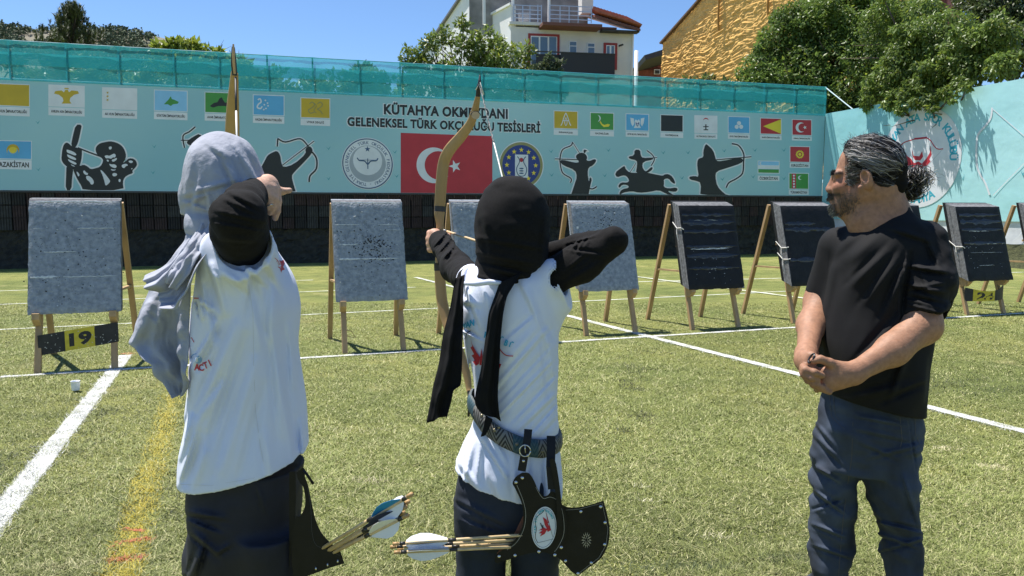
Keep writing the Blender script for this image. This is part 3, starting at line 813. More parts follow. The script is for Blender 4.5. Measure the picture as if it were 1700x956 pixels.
        flat('sun', [star((cx, cy), 7.4, 16, 0.75)], KM['yellow'], 0.006, f); flat('sun_disc', ring((cx, cy), 2.4, 4, 20), KM['red'], 0.008, f)
    elif cap.startswith('ÖZ'):
        h3 = (y1 - y0) / 3
        flat('white_band', [rect(x0, y0 + h3, x1, y0 + 2 * h3, sl)], KM['white'], 0.006, f); flat('green_band', [rect(x0, y0 + 2 * h3 + .5, x1, y1, sl)], KM['green'], 0.0075, f)
        flat('crescent', [crescent((x0 + 4.5, y0 + 3.4), 2.6, 1.2, 2.1)], KM['white'], 0.0075, f)
    elif cap.startswith('TÜRKM'):
        flat('red_band', [rect(x0 + 4, y0, x0 + 11, y1, sl * .2)], KM['red'], 0.006, f); flat('ornament', [star((x0 + 7.5, y0 + 3.5 + 4.6 * i), 2.1, 8, .6) for i in range(5)], KM['white'], 0.0075, f)
        flat('crescent', [crescent((x0 + 18, y0 + 7), 3.6, 1.6, 2.9)], KM['white'], 0.006, f)
    elif cap.startswith('KAZ'):
        flat('sun', [star((cx + 1, cy - 1), 7.6, 20, 0.8)], KM['yellow'], 0.006, f); flat('eagle', [crescent((cx + 1, cy + 1), 10.5, 3.6, 9.4, rot=-math.pi / 2 + math.pi)], KM['gold'], 0.008, f)

# ---- title lines: white underprint and black letters
for (s, q) in (('KÜTAHYA OKMEYDANI', [(637, 189.8), (842.5, 197.8), (842.5, 181.2), (637, 172.8)]), ('GELENEKSEL TÜRK OKÇULUĞU TESİSLERİ', [(576.5, 209.3), (896.5, 220.8), (896.5, 206.0), (576.5, 194.2)])):
    qo = [(q[0][0] - 1.6, q[0][1] + 1.3), (q[1][0] + 1.6, q[1][1] + 1.3), (q[2][0] + 1.6, q[2][1] - 1.3), (q[3][0] - 1.6, q[3][1] - 1.3)]
    lettering('title_outline', s, qo, KM['white'], 0.002, banner, bold=0.044)
    lettering('title', s, q, KM['black'], 0.005, banner, bold=0.044)

# ---- Turkish flag
tf = flat('flag', [[(665, 324.5), (817, 327.5), (817, 226), (665, 220.5)]], KM['red'], 0.002, banner, )
c_ = WB.px(720.3, 274.5); s_ = WB.px(755, 276); rr = WB.px(749, 275)[0] - c_[0]
flat('crescent', [crescent(c_, rr, rr * 0.26, rr * 0.80, 40)], KM['white'], 0.004, tf, px=False)
flat('star', [star(s_, rr * 0.37, a0=math.pi)], KM['white'], 0.004, tf, px=False)

# ---- round federation emblem
c_ = WB.px(610.3, 271.8); r = WB.px(653, 273)[0] - c_[0]
em = flat('round_emblem', [circ(c_, r, 64)], KM['white'], 0.002, banner, px=False)
flat('outer_ring', ring(c_, r * 0.93, r * 0.97, 64), KM['ink'], 0.004, em, px=False)
flat('grey_disc', [circ(c_, r * 0.70, 48)], KM['grey'], 0.004, em, px=False)
flat('pale_disc', [circ((c_[0], c_[1] + r * .12), r * 0.56, 48)], KM['white'], 0.006, em, px=False)
flat('star', [star((c_[0], c_[1] + r * .56), r * 0.12)], KM['ink'], 0.008, em, px=False)
flat('bow', stroke(spline([(c_[0] + r * a, c_[1] + r * b) for a, b in ((-.40, .22), (-.32, .12), (-.12, .10), (0, -.02), (.12, .10), (.32, .12), (.40, .22))]), r * .045) + stroke([(c_[0] - r * .38, c_[1] + r * .14), (c_[0] + r * .38, c_[1] + r * .14)], r * .015) + stroke([(c_[0], c_[1] + r * .2), (c_[0], c_[1] - r * .2)], r * .035), KM['ink'], 0.008, em, px=False)
ring_lettering('ring_text', 'TÜRKİYE GELENEKSEL TÜRK OKÇULUK FEDERASYONU - ', c_, r * 0.75, R(188), R(188 + 353), r * 0.115, KM['ink'], 0.005, em, bold=0.012)

# ---- round city emblem
c_ = WB.px(865, 274.2); r = WB.px(902, 275.5)[0] - c_[0]
em = flat('round_emblem', [circ(c_, r, 64)], KM['white'], 0.002, banner, px=False)
flat('gold_ring', [circ(c_, r * 0.96, 64)], KM['olive'], 0.004, em, px=False)
flat('blue_disc', [circ(c_, r * 0.84, 56)], KM['navy'], 0.006, em, px=False)
flat('star', [star((c_[0] + r * .64 * math.sin(a), c_[1] + r * .64 * math.cos(a)), r * 0.115) for a in [R(30 * i) for i in range(12)]], KM['yellow'], 0.008, em, px=False)
flat('plate', [[(c_[0] - r * .28, c_[1] - r * .52), (c_[0] + r * .30, c_[1] - r * .52), (c_[0] + r * .30, c_[1] + r * .44), (c_[0] - r * .28, c_[1] + r * .44)]], KM['white'], 0.008, em, px=False)
V_ = lambda pts: [(c_[0] + r * a, c_[1] + r * b) for a, b in pts]
flat('vase', stroke(spline(V_([(-.18, .36), (-.10, .26), (-.09, .12), (-.2, -.1), (-.2, -.28), (-.10, -.44), (.12, -.44), (.22, -.28), (.22, -.1), (.10, .12), (.11, .26), (.2, .36)])), r * .035) + [circ((c_[0], c_[1] - r * .14 - r * .1 * i), r * .10, 12, r * .03) for i in range(3)], KM['ink'], 0.010, em, px=False)
flat('vase_sun', [circ((c_[0], c_[1] + r * .22), r * .09, 16)], KM['red'], 0.010, em, px=False)

# ---- archer silhouettes (outlines in photo pixels), each on a white outline
def sil(name, polys, strokes=(), whites=(), og=2.6):
    P = [smooth_poly(p, 1) for p in polys]
    S = [spline(a, 4) for a, b in strokes]
    out = [grow(p, og) for p in P]
    for a, (q, b) in zip(S, strokes): out += stroke(a, b + 2 * og * 0.8)
    g = flat(name, out, KM['white'], 0.002, banner)
    bl = list(P)
    for a, (q, b) in zip(S, strokes): bl += stroke(a, b)
    flat('silhouette', bl, KM['black'], 0.004 + 0.0004 * len(out), g)
    if whites: flat('highlight', [smooth_poly(p, 1) for p in whites], KM['white'], 0.008 + 0.0004 * (len(out) + len(bl)), g)
def c1(pts): return [(x / 2.8118, y / 2.8118) for x, y in pts]
def c2(pts): return [(400 + x / 3.4, 80 + y / 3.4) for x, y in pts]
def c3(pts): return [(850 + x / 3.0909, 80 + y / 3.0909) for x, y in pts]
sil('archer_print', [c1([(355, 582), (384, 582), (378, 612), (370, 650), (362, 676), (352, 690), (333, 682), (340, 640)]),
     c1([(290, 722), (292, 700), (298, 678), (308, 666), (320, 667), (335, 682), (352, 688), (384, 693), (384, 730), (378, 760), (372, 776), (392, 768), (412, 778), (424, 790), (446, 786), (470, 778), (482, 756), (482, 742), (462, 728), (450, 714), (447, 692), (456, 678), (470, 668), (490, 664), (515, 659), (540, 664), (562, 674), (576, 688), (585, 706), (590, 726), (586, 745), (574, 762), (588, 752), (604, 738), (630, 742), (643, 766), (632, 784), (618, 796), (622, 808), (600, 816), (582, 828), (574, 850), (579, 888), (388, 888), (382, 868), (368, 846), (356, 824), (346, 800), (342, 786), (324, 782), (308, 774), (292, 756), (288, 740)]),
     c1([(312, 770), (330, 780), (345, 785), (338, 830), (335, 888), (308, 888), (310, 820)])], [(c1([(365, 690), (420, 712), (485, 735)]), 2.4)],
    [c1(q) for q in ([(312, 698), (322, 700), (340, 706), (356, 716), (359, 724), (350, 726), (330, 718), (314, 712)], [(313, 720), (326, 724), (344, 732), (358, 740), (356, 748), (340, 744), (320, 735)], [(318, 742), (332, 748), (350, 756), (361, 764), (354, 770), (336, 762), (322, 752)], [(330, 766), (345, 772), (354, 778), (340, 776)],
      [(508, 688), (516, 683), (524, 686), (522, 696), (512, 699)], [(488, 728), (500, 724), (512, 728), (522, 722), (536, 716), (543, 726), (538, 736), (530, 734), (520, 742), (508, 738), (496, 740)], [(522, 746), (534, 742), (546, 736), (548, 744), (536, 754), (526, 755)], [(500, 744), (510, 748), (508, 756), (500, 752)],
      [(510, 763), (522, 768), (536, 766), (548, 776), (540, 786), (528, 782), (516, 776)], [(518, 788), (532, 792), (544, 790), (536, 797), (522, 796)], [(468, 792), (478, 796), (492, 812), (508, 832), (517, 846), (508, 858), (494, 868), (490, 850), (482, 822)], [(388, 800), (396, 794), (404, 806), (414, 808), (410, 818), (396, 814)], [(402, 822), (416, 820), (430, 830), (440, 846), (438, 860), (426, 862), (420, 848), (406, 838)],
      [(568, 772), (578, 766), (592, 764), (600, 772), (588, 776), (582, 786), (572, 782)], [(600, 752), (612, 748), (624, 754), (616, 762), (606, 760)], [(358, 800), (366, 804), (374, 816), (368, 826), (362, 814)], [(524, 812), (536, 806), (550, 812), (544, 822), (530, 824)], [(556, 834), (566, 838), (562, 852), (554, 846)], [(612, 786), (622, 784), (616, 792)])])
sil('archer_print', [c1([(872, 660), (900, 640), (935, 622), (950, 660), (950, 720), (905, 720), (900, 685), (875, 672)])], [(c1([(912, 592), (885, 615), (855, 635), (862, 690)]), 2.2), (c1([(845, 655), (900, 655)]), 1.6)], og=2.1)
sil('archer_print', [c2([(100, 700), (132, 640), (150, 605), (175, 590), (205, 578), (222, 605), (228, 650), (240, 674), (300, 655), (368, 595), (362, 568), (385, 550), (405, 570), (400, 595), (350, 650), (300, 700), (285, 722), (297, 770), (312, 820), (100, 820)])],
    [(c2([(205, 555), (208, 510)]), 2.2), (c2([(208, 510), (250, 530), (320, 512), (350, 520), (380, 555)]), 2.2), (c2([(395, 580), (425, 620), (425, 680), (390, 720), (385, 755)]), 2.6), (c2([(235, 660), (412, 525)]), 1.3)], og=2.3)
sil('archer_print', [c3([(297, 767), (318, 700), (332, 660), (322, 625), (262, 602), (245, 585), (250, 570), (320, 588), (345, 585), (325, 562), (328, 547), (350, 535), (372, 540), (385, 560), (378, 575), (395, 580), (420, 568), (432, 576), (415, 600), (390, 612), (385, 640), (392, 690), (398, 660), (408, 672), (400, 700), (388, 767)]), c3([(365, 535), (366, 518), (388, 528), (376, 528), (373, 540)])],
    [(c3([(308, 482), (300, 500), (258, 520), (245, 560), (245, 590), (258, 640), (300, 668), (298, 690)]), 1.8), (c3([(308, 482), (345, 540)]), 0.8), (c3([(218, 568), (340, 572)]), 1.4), (c3([(388, 716), (410, 722), (432, 710)]), 2.0)], og=2.1)
sil('rider_print', [c3([(525, 640), (560, 612), (576, 603), (580, 620), (600, 638), (640, 640), (680, 636), (735, 648), (772, 655), (778, 648), (800, 645), (822, 660), (838, 697), (818, 690), (800, 667), (775, 672), (778, 690), (775, 712), (800, 720), (842, 714), (848, 728), (833, 738), (790, 730), (832, 757), (824, 764), (788, 746), (750, 727), (700, 738), (650, 742), (612, 733), (562, 742), (556, 757), (547, 746), (560, 724), (600, 716), (590, 701), (562, 700), (549, 718), (542, 706), (558, 688), (590, 690), (600, 678), (585, 655), (565, 652), (535, 664)]),
    c3([(632, 645), (640, 600), (638, 575), (600, 568), (595, 556), (625, 551), (626, 521), (655, 521), (658, 550), (668, 564), (720, 561), (722, 572), (670, 582), (665, 610), (680, 632), (690, 630), (716, 606), (720, 622), (690, 642)])],
    [(c3([(690, 525), (715, 545), (728, 570), (712, 602)]), 1.6), (c3([(660, 568), (742, 561)]), 1.1), (c3([(600, 640), (618, 615), (632, 590)]), 0.8)], og=2.1)
sil('archer_print', [c3([(905, 660), (935, 655), (956, 662), (948, 610), (948, 582), (955, 566), (980, 560), (978, 530), (990, 490), (1005, 500), (1030, 525), (1040, 560), (1045, 578), (1070, 580), (1165, 560), (1185, 572), (1175, 590), (1100, 615), (1045, 632), (1040, 660), (1050, 710), (1085, 745), (1118, 767), (962, 767), (968, 690), (940, 680), (910, 674)])],
    [(c3([(1125, 490), (1160, 500), (1185, 540), (1185, 580), (1180, 640), (1150, 668), (1110, 690), (1096, 716)]), 2.2), (c3([(1040, 573), (1225, 557)]), 1.5)], og=2.3)
# small bird marks scattered on the sheet
bm_ = []
for (x, y) in ((63, 203), (256, 243), (64, 281), (254, 286), (545, 246), (545, 296), (655, 252), (658, 292), (914, 251), (915, 290), (1009, 249), (1003, 291), (1100, 253), (1141, 253), (1201, 250), (1252, 249), (1300, 249), (1131, 295), (1198, 297), (1249, 293), (1300, 296)):
    bm_.append([(x - 4, y - 3), (x, y + 1), (x + 4, y - 3.4), (x + .5, y + 3)])
flat('bird_mark', bm_, KM['teal'], 0.002, banner)

# ================================================================ SHADE NET ABOVE THE BANNER
def net_mat(name, dens):
    m = bpy.data.materials.new(name); m.use_nodes = True
    n, l = m.node_tree.nodes, m.node_tree.links
    b = n['Principled BSDF']; b.inputs['Base Color'].default_value = (0.035, 0.29, 0.35, 1); b.inputs['Roughness'].default_value = 0.7
    tl = n.new('ShaderNodeBsdfTranslucent'); tl.inputs['Color'].default_value = (0.06, 0.46, 0.50, 1)
    m1 = n.new('ShaderNodeMixShader'); m1.inputs[0].default_value = 0.5; l.new(b.outputs[0], m1.inputs[1]); l.new(tl.outputs[0], m1.inputs[2])
    t = n.new('ShaderNodeBsdfTransparent'); t.inputs['Color'].default_value = (0.75, 0.95, 0.96, 1)
    tc = n.new('ShaderNodeTexCoord'); z = n.new('ShaderNodeTexNoise'); z.inputs['Scale'].default_value = 1.2; z.inputs['Detail'].default_value = 5
    l.new(tc.outputs['Object'], z.inputs['Vector'])
    mr = n.new('ShaderNodeMapRange'); mr.inputs['To Min'].default_value = dens - 0.14; mr.inputs['To Max'].default_value = dens + 0.14
    l.new(z.outputs['Fac'], mr.inputs['Value'])
    mx = n.new('ShaderNodeMixShader'); l.new(mr.outputs[0], mx.inputs[0]); l.new(t.outputs[0], mx.inputs[1]); l.new(m1.outputs[0], mx.inputs[2])
    l.new(mx.outputs[0], n['Material Output'].inputs[0]); return m
net = thing('shade_net', 'teal see-through shade net stretched on posts above the banner', 'net', WU(0, Z_BT))
M_net = net_mat('net_mesh', 0.60)
post_us = [UZ(x, 150)[0] for x in (-420, -330, -240, -155, -70, 18, 112, 199, 290, 364, 445, 520, 596, 665, 735, 800, 868, 928, 990, 1048, 1105, 1160, 1217, 1270, 1320)] + [U_END - 0.03]
for i in range(len(post_us) - 1):
    a, b = post_us[i], post_us[i + 1]; V, F = [], []
    nx, nz = 8, 6
    for j in range(nx + 1):
        for k in range(nz + 1):
            t, s = j / nx, k / nz
            z = Z_BT - 0.04 + (Z_NT - Z_BT + 0.04) * s
            z -= 0.035 * math.sin(math.pi * t) * (s > 0.99)
            V.append(WU(a + (b - a) * t, z, 0.05 - 0.03 * math.sin(math.pi * t) * math.sin(math.pi * s) + 0.008 * random.uniform(-1, 1)))
    for j in range(nx):
        for k in range(nz): q = j * (nz + 1) + k; F.append([q, q + nz + 1, q + nz + 2, q + 1])
    mk('net_panel', V, F, M_net, net, True)
V, F = [], []
for i in range(81):
    u = U_BEG + (U_END - U_BEG) * i / 80
    V += [WU(u, Z_BT + 0.36, 0.02), WU(u, Z_BT + 0.68, 0.02)]
    if i: F.append([2 * i - 2, 2 * i, 2 * i + 1, 2 * i - 1])
mk('net_band', V, F, net_mat('net_doubled', 0.74), net)
M_post = mat('net_post', (0.06, 0.30, 0.36), 0.5)
for u in post_us:
    mb = MB(); mb.tube([WU(u, Z_BT - 0.6, -0.03), WU(u, Z_NT, -0.03)], 0.024, 6); mb.build('net_post', M_post, net)
for z in (Z_BT + 0.01, Z_NT - 0.01):
    mb = MB(); mb.tube([WU(U_BEG, z, 0.0), WU(U_END, z, 0.0)], 0.014, 5); mb.build('wire', M_post, net)
mb = MB(); mb.tube([WU(U_END - 0.05, Z_NT, -0.03), RV(1.3, ZR_T, -0.03)], 0.022, 5); mb.build('brace', mat('brace_pale', (0.45, 0.6, 0.65), 0.5), net)

# ================================================================ BANNER ON THE RIGHT WALL
rb = thing('banner', 'bright turquoise banner with round phoenix crest on the right wall', 'banner', RC)
V, F = [], []
nx, nz = 110, 16
for j in range(nx + 1):
    for k in range(nz + 1):
        V.append(RV(0.03 + (V_END - 0.03) * j / nx, ZR_B + (ZR_T - ZR_B) * k / nz, 0.022 + 0.004 * math.sin(j * 0.9 + 0.3 * k) * (0.4 + 0.6 * math.sin(k * .7 + j * .13))))
for j in range(nx):
    for k in range(nz): q = j * (nz + 1) + k; F.append([q, q + 1, q + nz + 2, q + nz + 1])
o = mk('sheet', V, F, banner_mat('banner_vinyl_bright', (0.30, 0.66, 0.70), (0.46, 0.76, 0.79), 0.45), rb, True)
cc = VZ(1527, 262)
rr = (PR(1527, 178).z - PR(1527, 347).z) / 2 * 0.98
em = flat('round_crest', [circ(cc, rr, 64)], KM['white'], 0.004, rb, WR, px=False)
M_tq = flatcol('print_turquoise', (0.06, 0.42, 0.55))
ring_lettering('ring_text', 'YAN ATA SPOR KULÜBÜ', cc, rr * 0.74, R(-57), R(92), rr * 0.17, M_tq, 0.008, em, WR, bold=0.035)
ring_lettering('ring_text', 'KÜTAHYA', cc, rr * 0.90, R(205), R(155), rr * 0.17, M_tq, 0.008, em, WR, bold=0.035, inward=True)
def c6(pts): return [(1250 + x / 3.187, 100 + y / 3.187) for x, y in pts]
flat('phoenix', [c6([(795, 470), (812, 500), (840, 520), (858, 545), (855, 570), (820, 555), (800, 530), (810, 525), (796, 505)]), c6([(945, 450), (940, 490), (922, 520), (900, 545), (895, 570), (925, 558), (945, 535), (938, 525), (950, 500)]),
    c6([(845, 470), (855, 505), (885, 508), (900, 480), (905, 510), (890, 530), (862, 528), (848, 505)]), c6([(855, 545), (880, 535), (900, 548), (890, 640), (880, 680), (868, 640)])], KM['red'], 0.008, em, WR)
flat('bow', stroke(spline(c6([(758, 492), (775, 470), (800, 438), (850, 420), (880, 415), (920, 410), (945, 425), (965, 455), (985, 470), (1012, 468)])), 1.6), KM['red'], 0.012, em, WR)
flat('bow_grip', stroke(c6([(858, 416), (925, 409)]), 3.0), KM['red'], 0.016, em, WR)
flat('bow_string', stroke(c6([(1008, 472), (890, 600)]), 0.5), KM['grey'], 0.012, em, WR)
flat('bow_print', stroke(spline(c6([(1270, 250), (1264, 300), (1240, 340), (1205, 380), (1190, 420), (1188, 540), (1205, 600), (1235, 650), (1258, 712)])), [3] * 8 + [3.2] * 33) + stroke(c6([(1270, 255), (1470, 425)]), 1.4) + stroke(c6([(1275, 715), (1480, 505)]), 1.4), KM['white'], 0.006, rb, WR)
flat('bow_print', stroke(spline(c6([(1434, 900), (1410, 930), (1380, 956)])), 2) , KM['white'], 0.006, rb, WR)
flat('bird_mark', [c6([(1108, 618), (1114, 628), (1126, 600), (1116, 634)]), c6([(1420, 580), (1432, 600), (1440, 590), (1434, 616)])], KM['teal'], 0.006, rb, WR)
# ================================================================ HILL AND FAR WOOD
def hill():
    prof = [(-160, 30), (-60, 34), (0, 36), (25, 37), (40, 44), (60, 47), (90, 42), (130, 40), (190, 46), (215, 49), (250, 55), (300, 66), (330, 78), (380, 96), (430, 118), (520, 150), (700, 200), (900, 250), (1400, 300)]
    px = [p[0] for p in prof]; py = [p[1] + 4 for p in prof]
    V, F = [], []; n, k = 90, 26
    for i in range(n + 1):
        x = -160 + 1560 * i / n; y = float(np.interp(x, px, py))
        top = at(x, y, 620.0)
        for j in range(k + 1):
            t = j / k
            Y = 300 + 320 * t; z = -2 + (top.z + 2) * (t ** 1.15)
            V.append((top.x * Y / 620.0 * (0.5 + 0.5 * t) + top.x * 0.5 * (1 - t), Y, z))
        V.append((top.x, 760.0, -5))
    A = np.array(V, np.float32)
    A[:, 2] += (2.5 * vnoise(A, 0.02) + 1.2 * vnoise(A, 0.06)) * (A[:, 1] < 750)
    for i in range(n):
        for j in range(k + 1): a = i * (k + 2) + j; F.append([a, a + k + 2, a + k + 3, a + 1])
    o = mk('hill', A, F, mat('hill_scrub', (0.13, 0.135, 0.09), 1.0, col2=(0.22, 0.20, 0.15), scale=0.03, detail=8), None, True)
    tag(o, kind='structure')
    # the wood on it: bushy crowns of many small faces
    V, F, Cc = [], [], []
    bv = BVHTree.FromPolygons([tuple(v) for v in A], F_h := [list(q) for q in np.array([[i * (k + 2) + j, (i + 1) * (k + 2) + j, (i + 1) * (k + 2) + j + 1, i * (k + 2) + j + 1] for i in range(n) for j in range(k)])])
    rnd = random.Random(3)
    for _ in range(15000):
        x = rnd.uniform(-140, 470); t = rnd.random() ** 0.7
        y0 = float(np.interp(x, px, py)); Y = 380 + 240 * t
        top = at(x, y0, 620.0)
        X = top.x * Y / 620.0 * (0.5 + 0.5 * (Y - 300) / 320) + top.x * 0.5 * (1 - (Y - 300) / 320)
        h = bv.ray_cast(Vector((X, Y, 400)), Vector((0, 0, -1)))
        if h[0] is None: continue
        p = h[0]
        if vnoise(np.array([[p.x, p.y, 0]], np.float32), 0.03)[0] > 0.42: continue
        s = rnd.uniform(.8, 2.0); g = rnd.uniform(0.7, 1.25); con = rnd.random() < 0.3
        for q in range(7):
            a = rnd.uniform(0, 6.283); b = rnd.uniform(-.2, 1); rr = s * math.sqrt(max(0, 1 - b * b)) * rnd.uniform(.6, 1.1)
            hz = s * (1.0 + b) * (1.5 if con else 1.0)
            if con: rr *= 0.75 * (1.1 - 0.5 * (b + .2))
            c = Vector((p.x + rr * math.cos(a), p.y + rr * math.sin(a), p.z + hz)); w_ = s * rnd.uniform(.35, .6)
            d1 = Vector((rnd.uniform(-1, 1), rnd.uniform(-1, 1), rnd.uniform(-.6, .6))).normalized() * w_; d2 = d1.cross(Vector((rnd.uniform(-1, 1), rnd.uniform(-1, 1), rnd.uniform(-1, 1)))).normalized() * w_
            i0 = len(V); V += [c - d1, c + d2, c + d1, c - d2]; F.append([i0, i0 + 1, i0 + 2, i0 + 3])
            cc = (0.085 * g, 0.115 * g, 0.062 * g) if con else (0.125 * g, 0.15 * g, 0.085 * g); Cc += [cc] * 4
    o = mk('forest', V, F, mat('forest', (0.05, 0.06, 0.03), 0.9, attr=True), None, False, cols=Cc)
    tag(o, 'scrubby wood covering the hill behind the net', 'wood', kind='stuff')
hill()

# ================================================================ TREES
def crown_cloud(clumps, n, size, base, rnd, droop=0.0, var=0.35, up=0.35, sun=None):
    """leaves spread through the clumps: each a folded pair of triangles"""
    rng = np.random.default_rng(rnd)
    cl = np.array(clumps, float); wgt = (cl[:, 3] * cl[:, 4] * cl[:, 5]) ** 0.75; wgt /= wgt.sum()
    k = rng.choice(len(cl), n, p=wgt)
    d = rng.normal(size=(n, 3)); d /= np.linalg.norm(d, axis=1)[:, None]
    rad = rng.random(n) ** 0.42
    P = cl[k, :3] + d * cl[k, 3:6] * rad[:, None]
    P += 0.25 * cl[k, 3:6] * np.stack([vnoise(P.astype(np.float32), 1.1), vnoise(P.astype(np.float32) + 9, 1.1), vnoise(P.astype(np.float32) + 17, 1.1)], 1)
    keep = vnoise(P.astype(np.float32), 0.9) + 0.7 * vnoise(P.astype(np.float32), 2.3) > -0.42
    P, k, d = P[keep], k[keep], d[keep]; n = len(P)
    ax = rng.normal(size=(n, 3)) * 0.7 + d * 0.5; ax[:, 2] -= 0.25 + droop; ax /= np.linalg.norm(ax, axis=1)[:, None]
    nr = rng.normal(size=(n, 3)) * 0.55 + d * 0.35; nr[:, 2] += up + 0.3
    sd = np.cross(ax, nr); sd /= np.linalg.norm(sd, axis=1)[:, None]; nn = np.cross(sd, ax)
    L = size * (0.6 + 0.8 * rng.random(n))[:, None]; W = L * 0.24
    a = P; b = P + ax * L * .45 + sd * W - nn * W * .35; c = P + ax * L; e = P + ax * L * .45 - sd * W - nn * W * .35
    V = np.stack([a, b, c, e], 1).reshape(-1, 3)
    i = np.arange(n) * 4
    F = np.concatenate([np.stack([i, i + 1, i + 2], 1), np.stack([i, i + 2, i + 3], 1)])
    g = (1 - var + 2 * var * rng.random(n)) * (1 + 0.25 * vnoise(P.astype(np.float32), 1.5))
    col = np.array(base)[None, :] * g[:, None]
    yl = rng.random(n) < 0.10; col[yl] *= np.array([1.5, 1.25, 0.8])
    return V.astype(np.float32), F, np.repeat(col, 4, 0)
M_leaf = leaf_mat('leaf', 0.42); M_bark = mat('bark', (0.10, 0.075, 0.055), 0.95, var=0.4, scale=12, bump=0.6, bscale=30)
def limbs(base, top, tips, r0, rnd):
    mb = MB(); rd = random.Random(rnd); base, top = Vector(base), Vector(top)
    path = [base.lerp(top, t / 5) + Vector((rd.uniform(-.1, .1), rd.uniform(-.1, .1), 0)) * (0 < t) for t in range(6)]
    mb.tube(path, [r0 * (1 - .12 * i) for i in range(6)], 9)
    for t in tips:
        t = Vector(t); s = path[rd.choice([3, 4, 5])]; m1 = s.lerp(t, .5) + Vector((rd.uniform(-.3, .3), rd.uniform(-.3, .3), rd.uniform(.05, .4)))
        mb.tube([s, s.lerp(m1, .5) + Vector((0, 0, .06)), m1, m1.lerp(t, .55), t], [r0 * .42, r0 * .32, r0 * .24, r0 * .15, r0 * .05], 6)
        for _ in range(3):
            u = m1 + Vector((rd.uniform(-1, 1), rd.uniform(-1, 1), rd.uniform(-.4, .8))) * (t - s).length * .35
            mb.tube([m1, m1.lerp(u, .5) + Vector((0, 0, .05)), u], [r0 * .16, r0 * .1, r0 * .03], 5)
    return mb
def tree(name, label, clumps, nleaf, size, base, trunk, seed, droop=0.0, up=.35, r0=0.16, cat='tree'):
    t = thing(name, label, cat, trunk)
    rs = random.Random(seed * 7 + 1); clumps = list(clumps)
    for q in list(clumps):                                       # sprigs that break the outline
        for _ in range(4):
            d = Vector((rs.gauss(0, 1), rs.gauss(0, .7), rs.gauss(.2, .9))).normalized(); f = rs.uniform(.95, 1.25)
            clumps.append((q[0] + d.x * q[3] * f, q[1] + d.y * q[4] * f, q[2] + d.z * q[5] * f, q[3] * rs.uniform(.18, .34), q[4] * .28, q[5] * rs.uniform(.16, .30)))
    c = np.array(clumps); mid = c[:, :3].mean(0)
    limbs(trunk, (trunk[0] * .6 + mid[0] * .4, trunk[1], max(trunk[2] + 1.2, mid[2] - c[:, 5].max())), [tuple(q[:3]) for q in clumps[:len(clumps) // 5 + 6]], r0, seed).build('trunk', M_bark, t, True)
    V, F, Cc = crown_cloud(clumps, nleaf, size, base, seed, droop, up=up)
    mk('crown', V, F, M_leaf, t, False, cols=Cc)
    return t
def clump_px(lst, f=1.0):
    """(x, y, radius px, depth) -> world clumps"""
    out = []
    for x, y, r, Y in lst:
        p = at(x, y, Y); s = r * Y / FOC; out.append((p.x, p.y, p.z, s, s * 1.0, s * .9))
    return out
# walnut tree in front of the white house
tree('walnut_tree', 'loose bright green tree in front of the white gabled house', clump_px([(690, 95, 20, 31), (715, 70, 16, 31), (745, 60, 18, 31.3), (770, 40, 13, 31), (785, 75, 24, 30.6), (830, 72, 16, 31), (840, 100, 26, 30.5), (750, 105, 36, 31), (800, 112, 30, 31), (870, 85, 16, 31), (868, 115, 22, 31), (700, 120, 26, 31), (812, 50, 9, 31), (760, 150, 45, 31.4), (840, 150, 38, 31.2), (680, 150, 24, 31), (720, 185, 40, 31.4), (810, 190, 45, 31.4)]),
     17000, 0.19, (0.17, 0.23, 0.05), (at(765, 300, 31.2).x, 31.2, 0), 5, up=.4)
tree('small_tree', 'narrow grey green bush beside the dark balcony', clump_px([(905, 112, 11, 30), (922, 118, 13, 30), (890, 122, 13, 30), (912, 95, 6, 30), (930, 104, 6, 30), (905, 140, 18, 30), (930, 150, 16, 30), (890, 160, 20, 30)]), 5200, 0.13, (0.085, 0.115, 0.055), (at(908, 300, 30).x, 30, 0), 6, up=.6, r0=.08)
# big tree hanging over the right-hand wall: three stems
def big(lst): return clump_px(lst)
tree('plane_tree', 'big dense dark tree beside the yellow wall above the corner', big([(1265, 110, 34, 32), (1300, 75, 44, 32), (1340, 50, 52, 32), (1290, 140, 44, 31.5), (1350, 120, 56, 31), (1400, 40, 60, 32), (1400, 100, 60, 31), (1420, 150, 52, 30.5), (1360, 165, 44, 30.5), (1440, 10, 56, 32), (1380, 0, 40, 33), (1455, 90, 50, 31), (1400, 205, 55, 31), (1330, 200, 50, 31.5), (1250, 140, 24, 31.5), (1440, 190, 44, 29.5), (1310, 30, 26, 32), (1460, 50, 42, 32)]),
     85000, 0.155, (0.13, 0.20, 0.042), (at(1380, 300, 31.5).x, 31.5, 0), 7, droop=.2, r0=.25)
# the overhanging one: its clumps stand on the far side of the wall and lean over its top
def over(x, y, r, side):
    p = PR(x, y, side); s = r * p.y / FOC; return (p.x, p.y, p.z, s, s, s * .9)
ov = [over(1480, 40, 48, -1.2), over(1520, 95, 46, -.7), (over(1490, 125, 38, -.5)), over(1560, 60, 52, -1.0), over(1570, 115, 42, -.5), over(1540, 140, 26, -.1), over(1505, 158, 15, .22), over(1545, 165, 14, .25), over(1485, 160, 14, .15), over(1620, 80, 44, -.8), over(1610, 118, 30, -.4), over(1530, 30, 40, -1.4),
      over(1460, 150, 26, -.5), over(1570, 152, 12, .15), over(1592, 138, 12, .2), over(1475, 175, 10, .34), over(1495, 182, 9, .42), over(1520, 172, 10, .45), over(1548, 178, 8, .42), over(1580, 160, 10, .42), over(1605, 145, 10, .35), over(1440, 170, 12, .1), over(1665, 110, 26, -.5), over(1650, 60, 40, -1.0)]
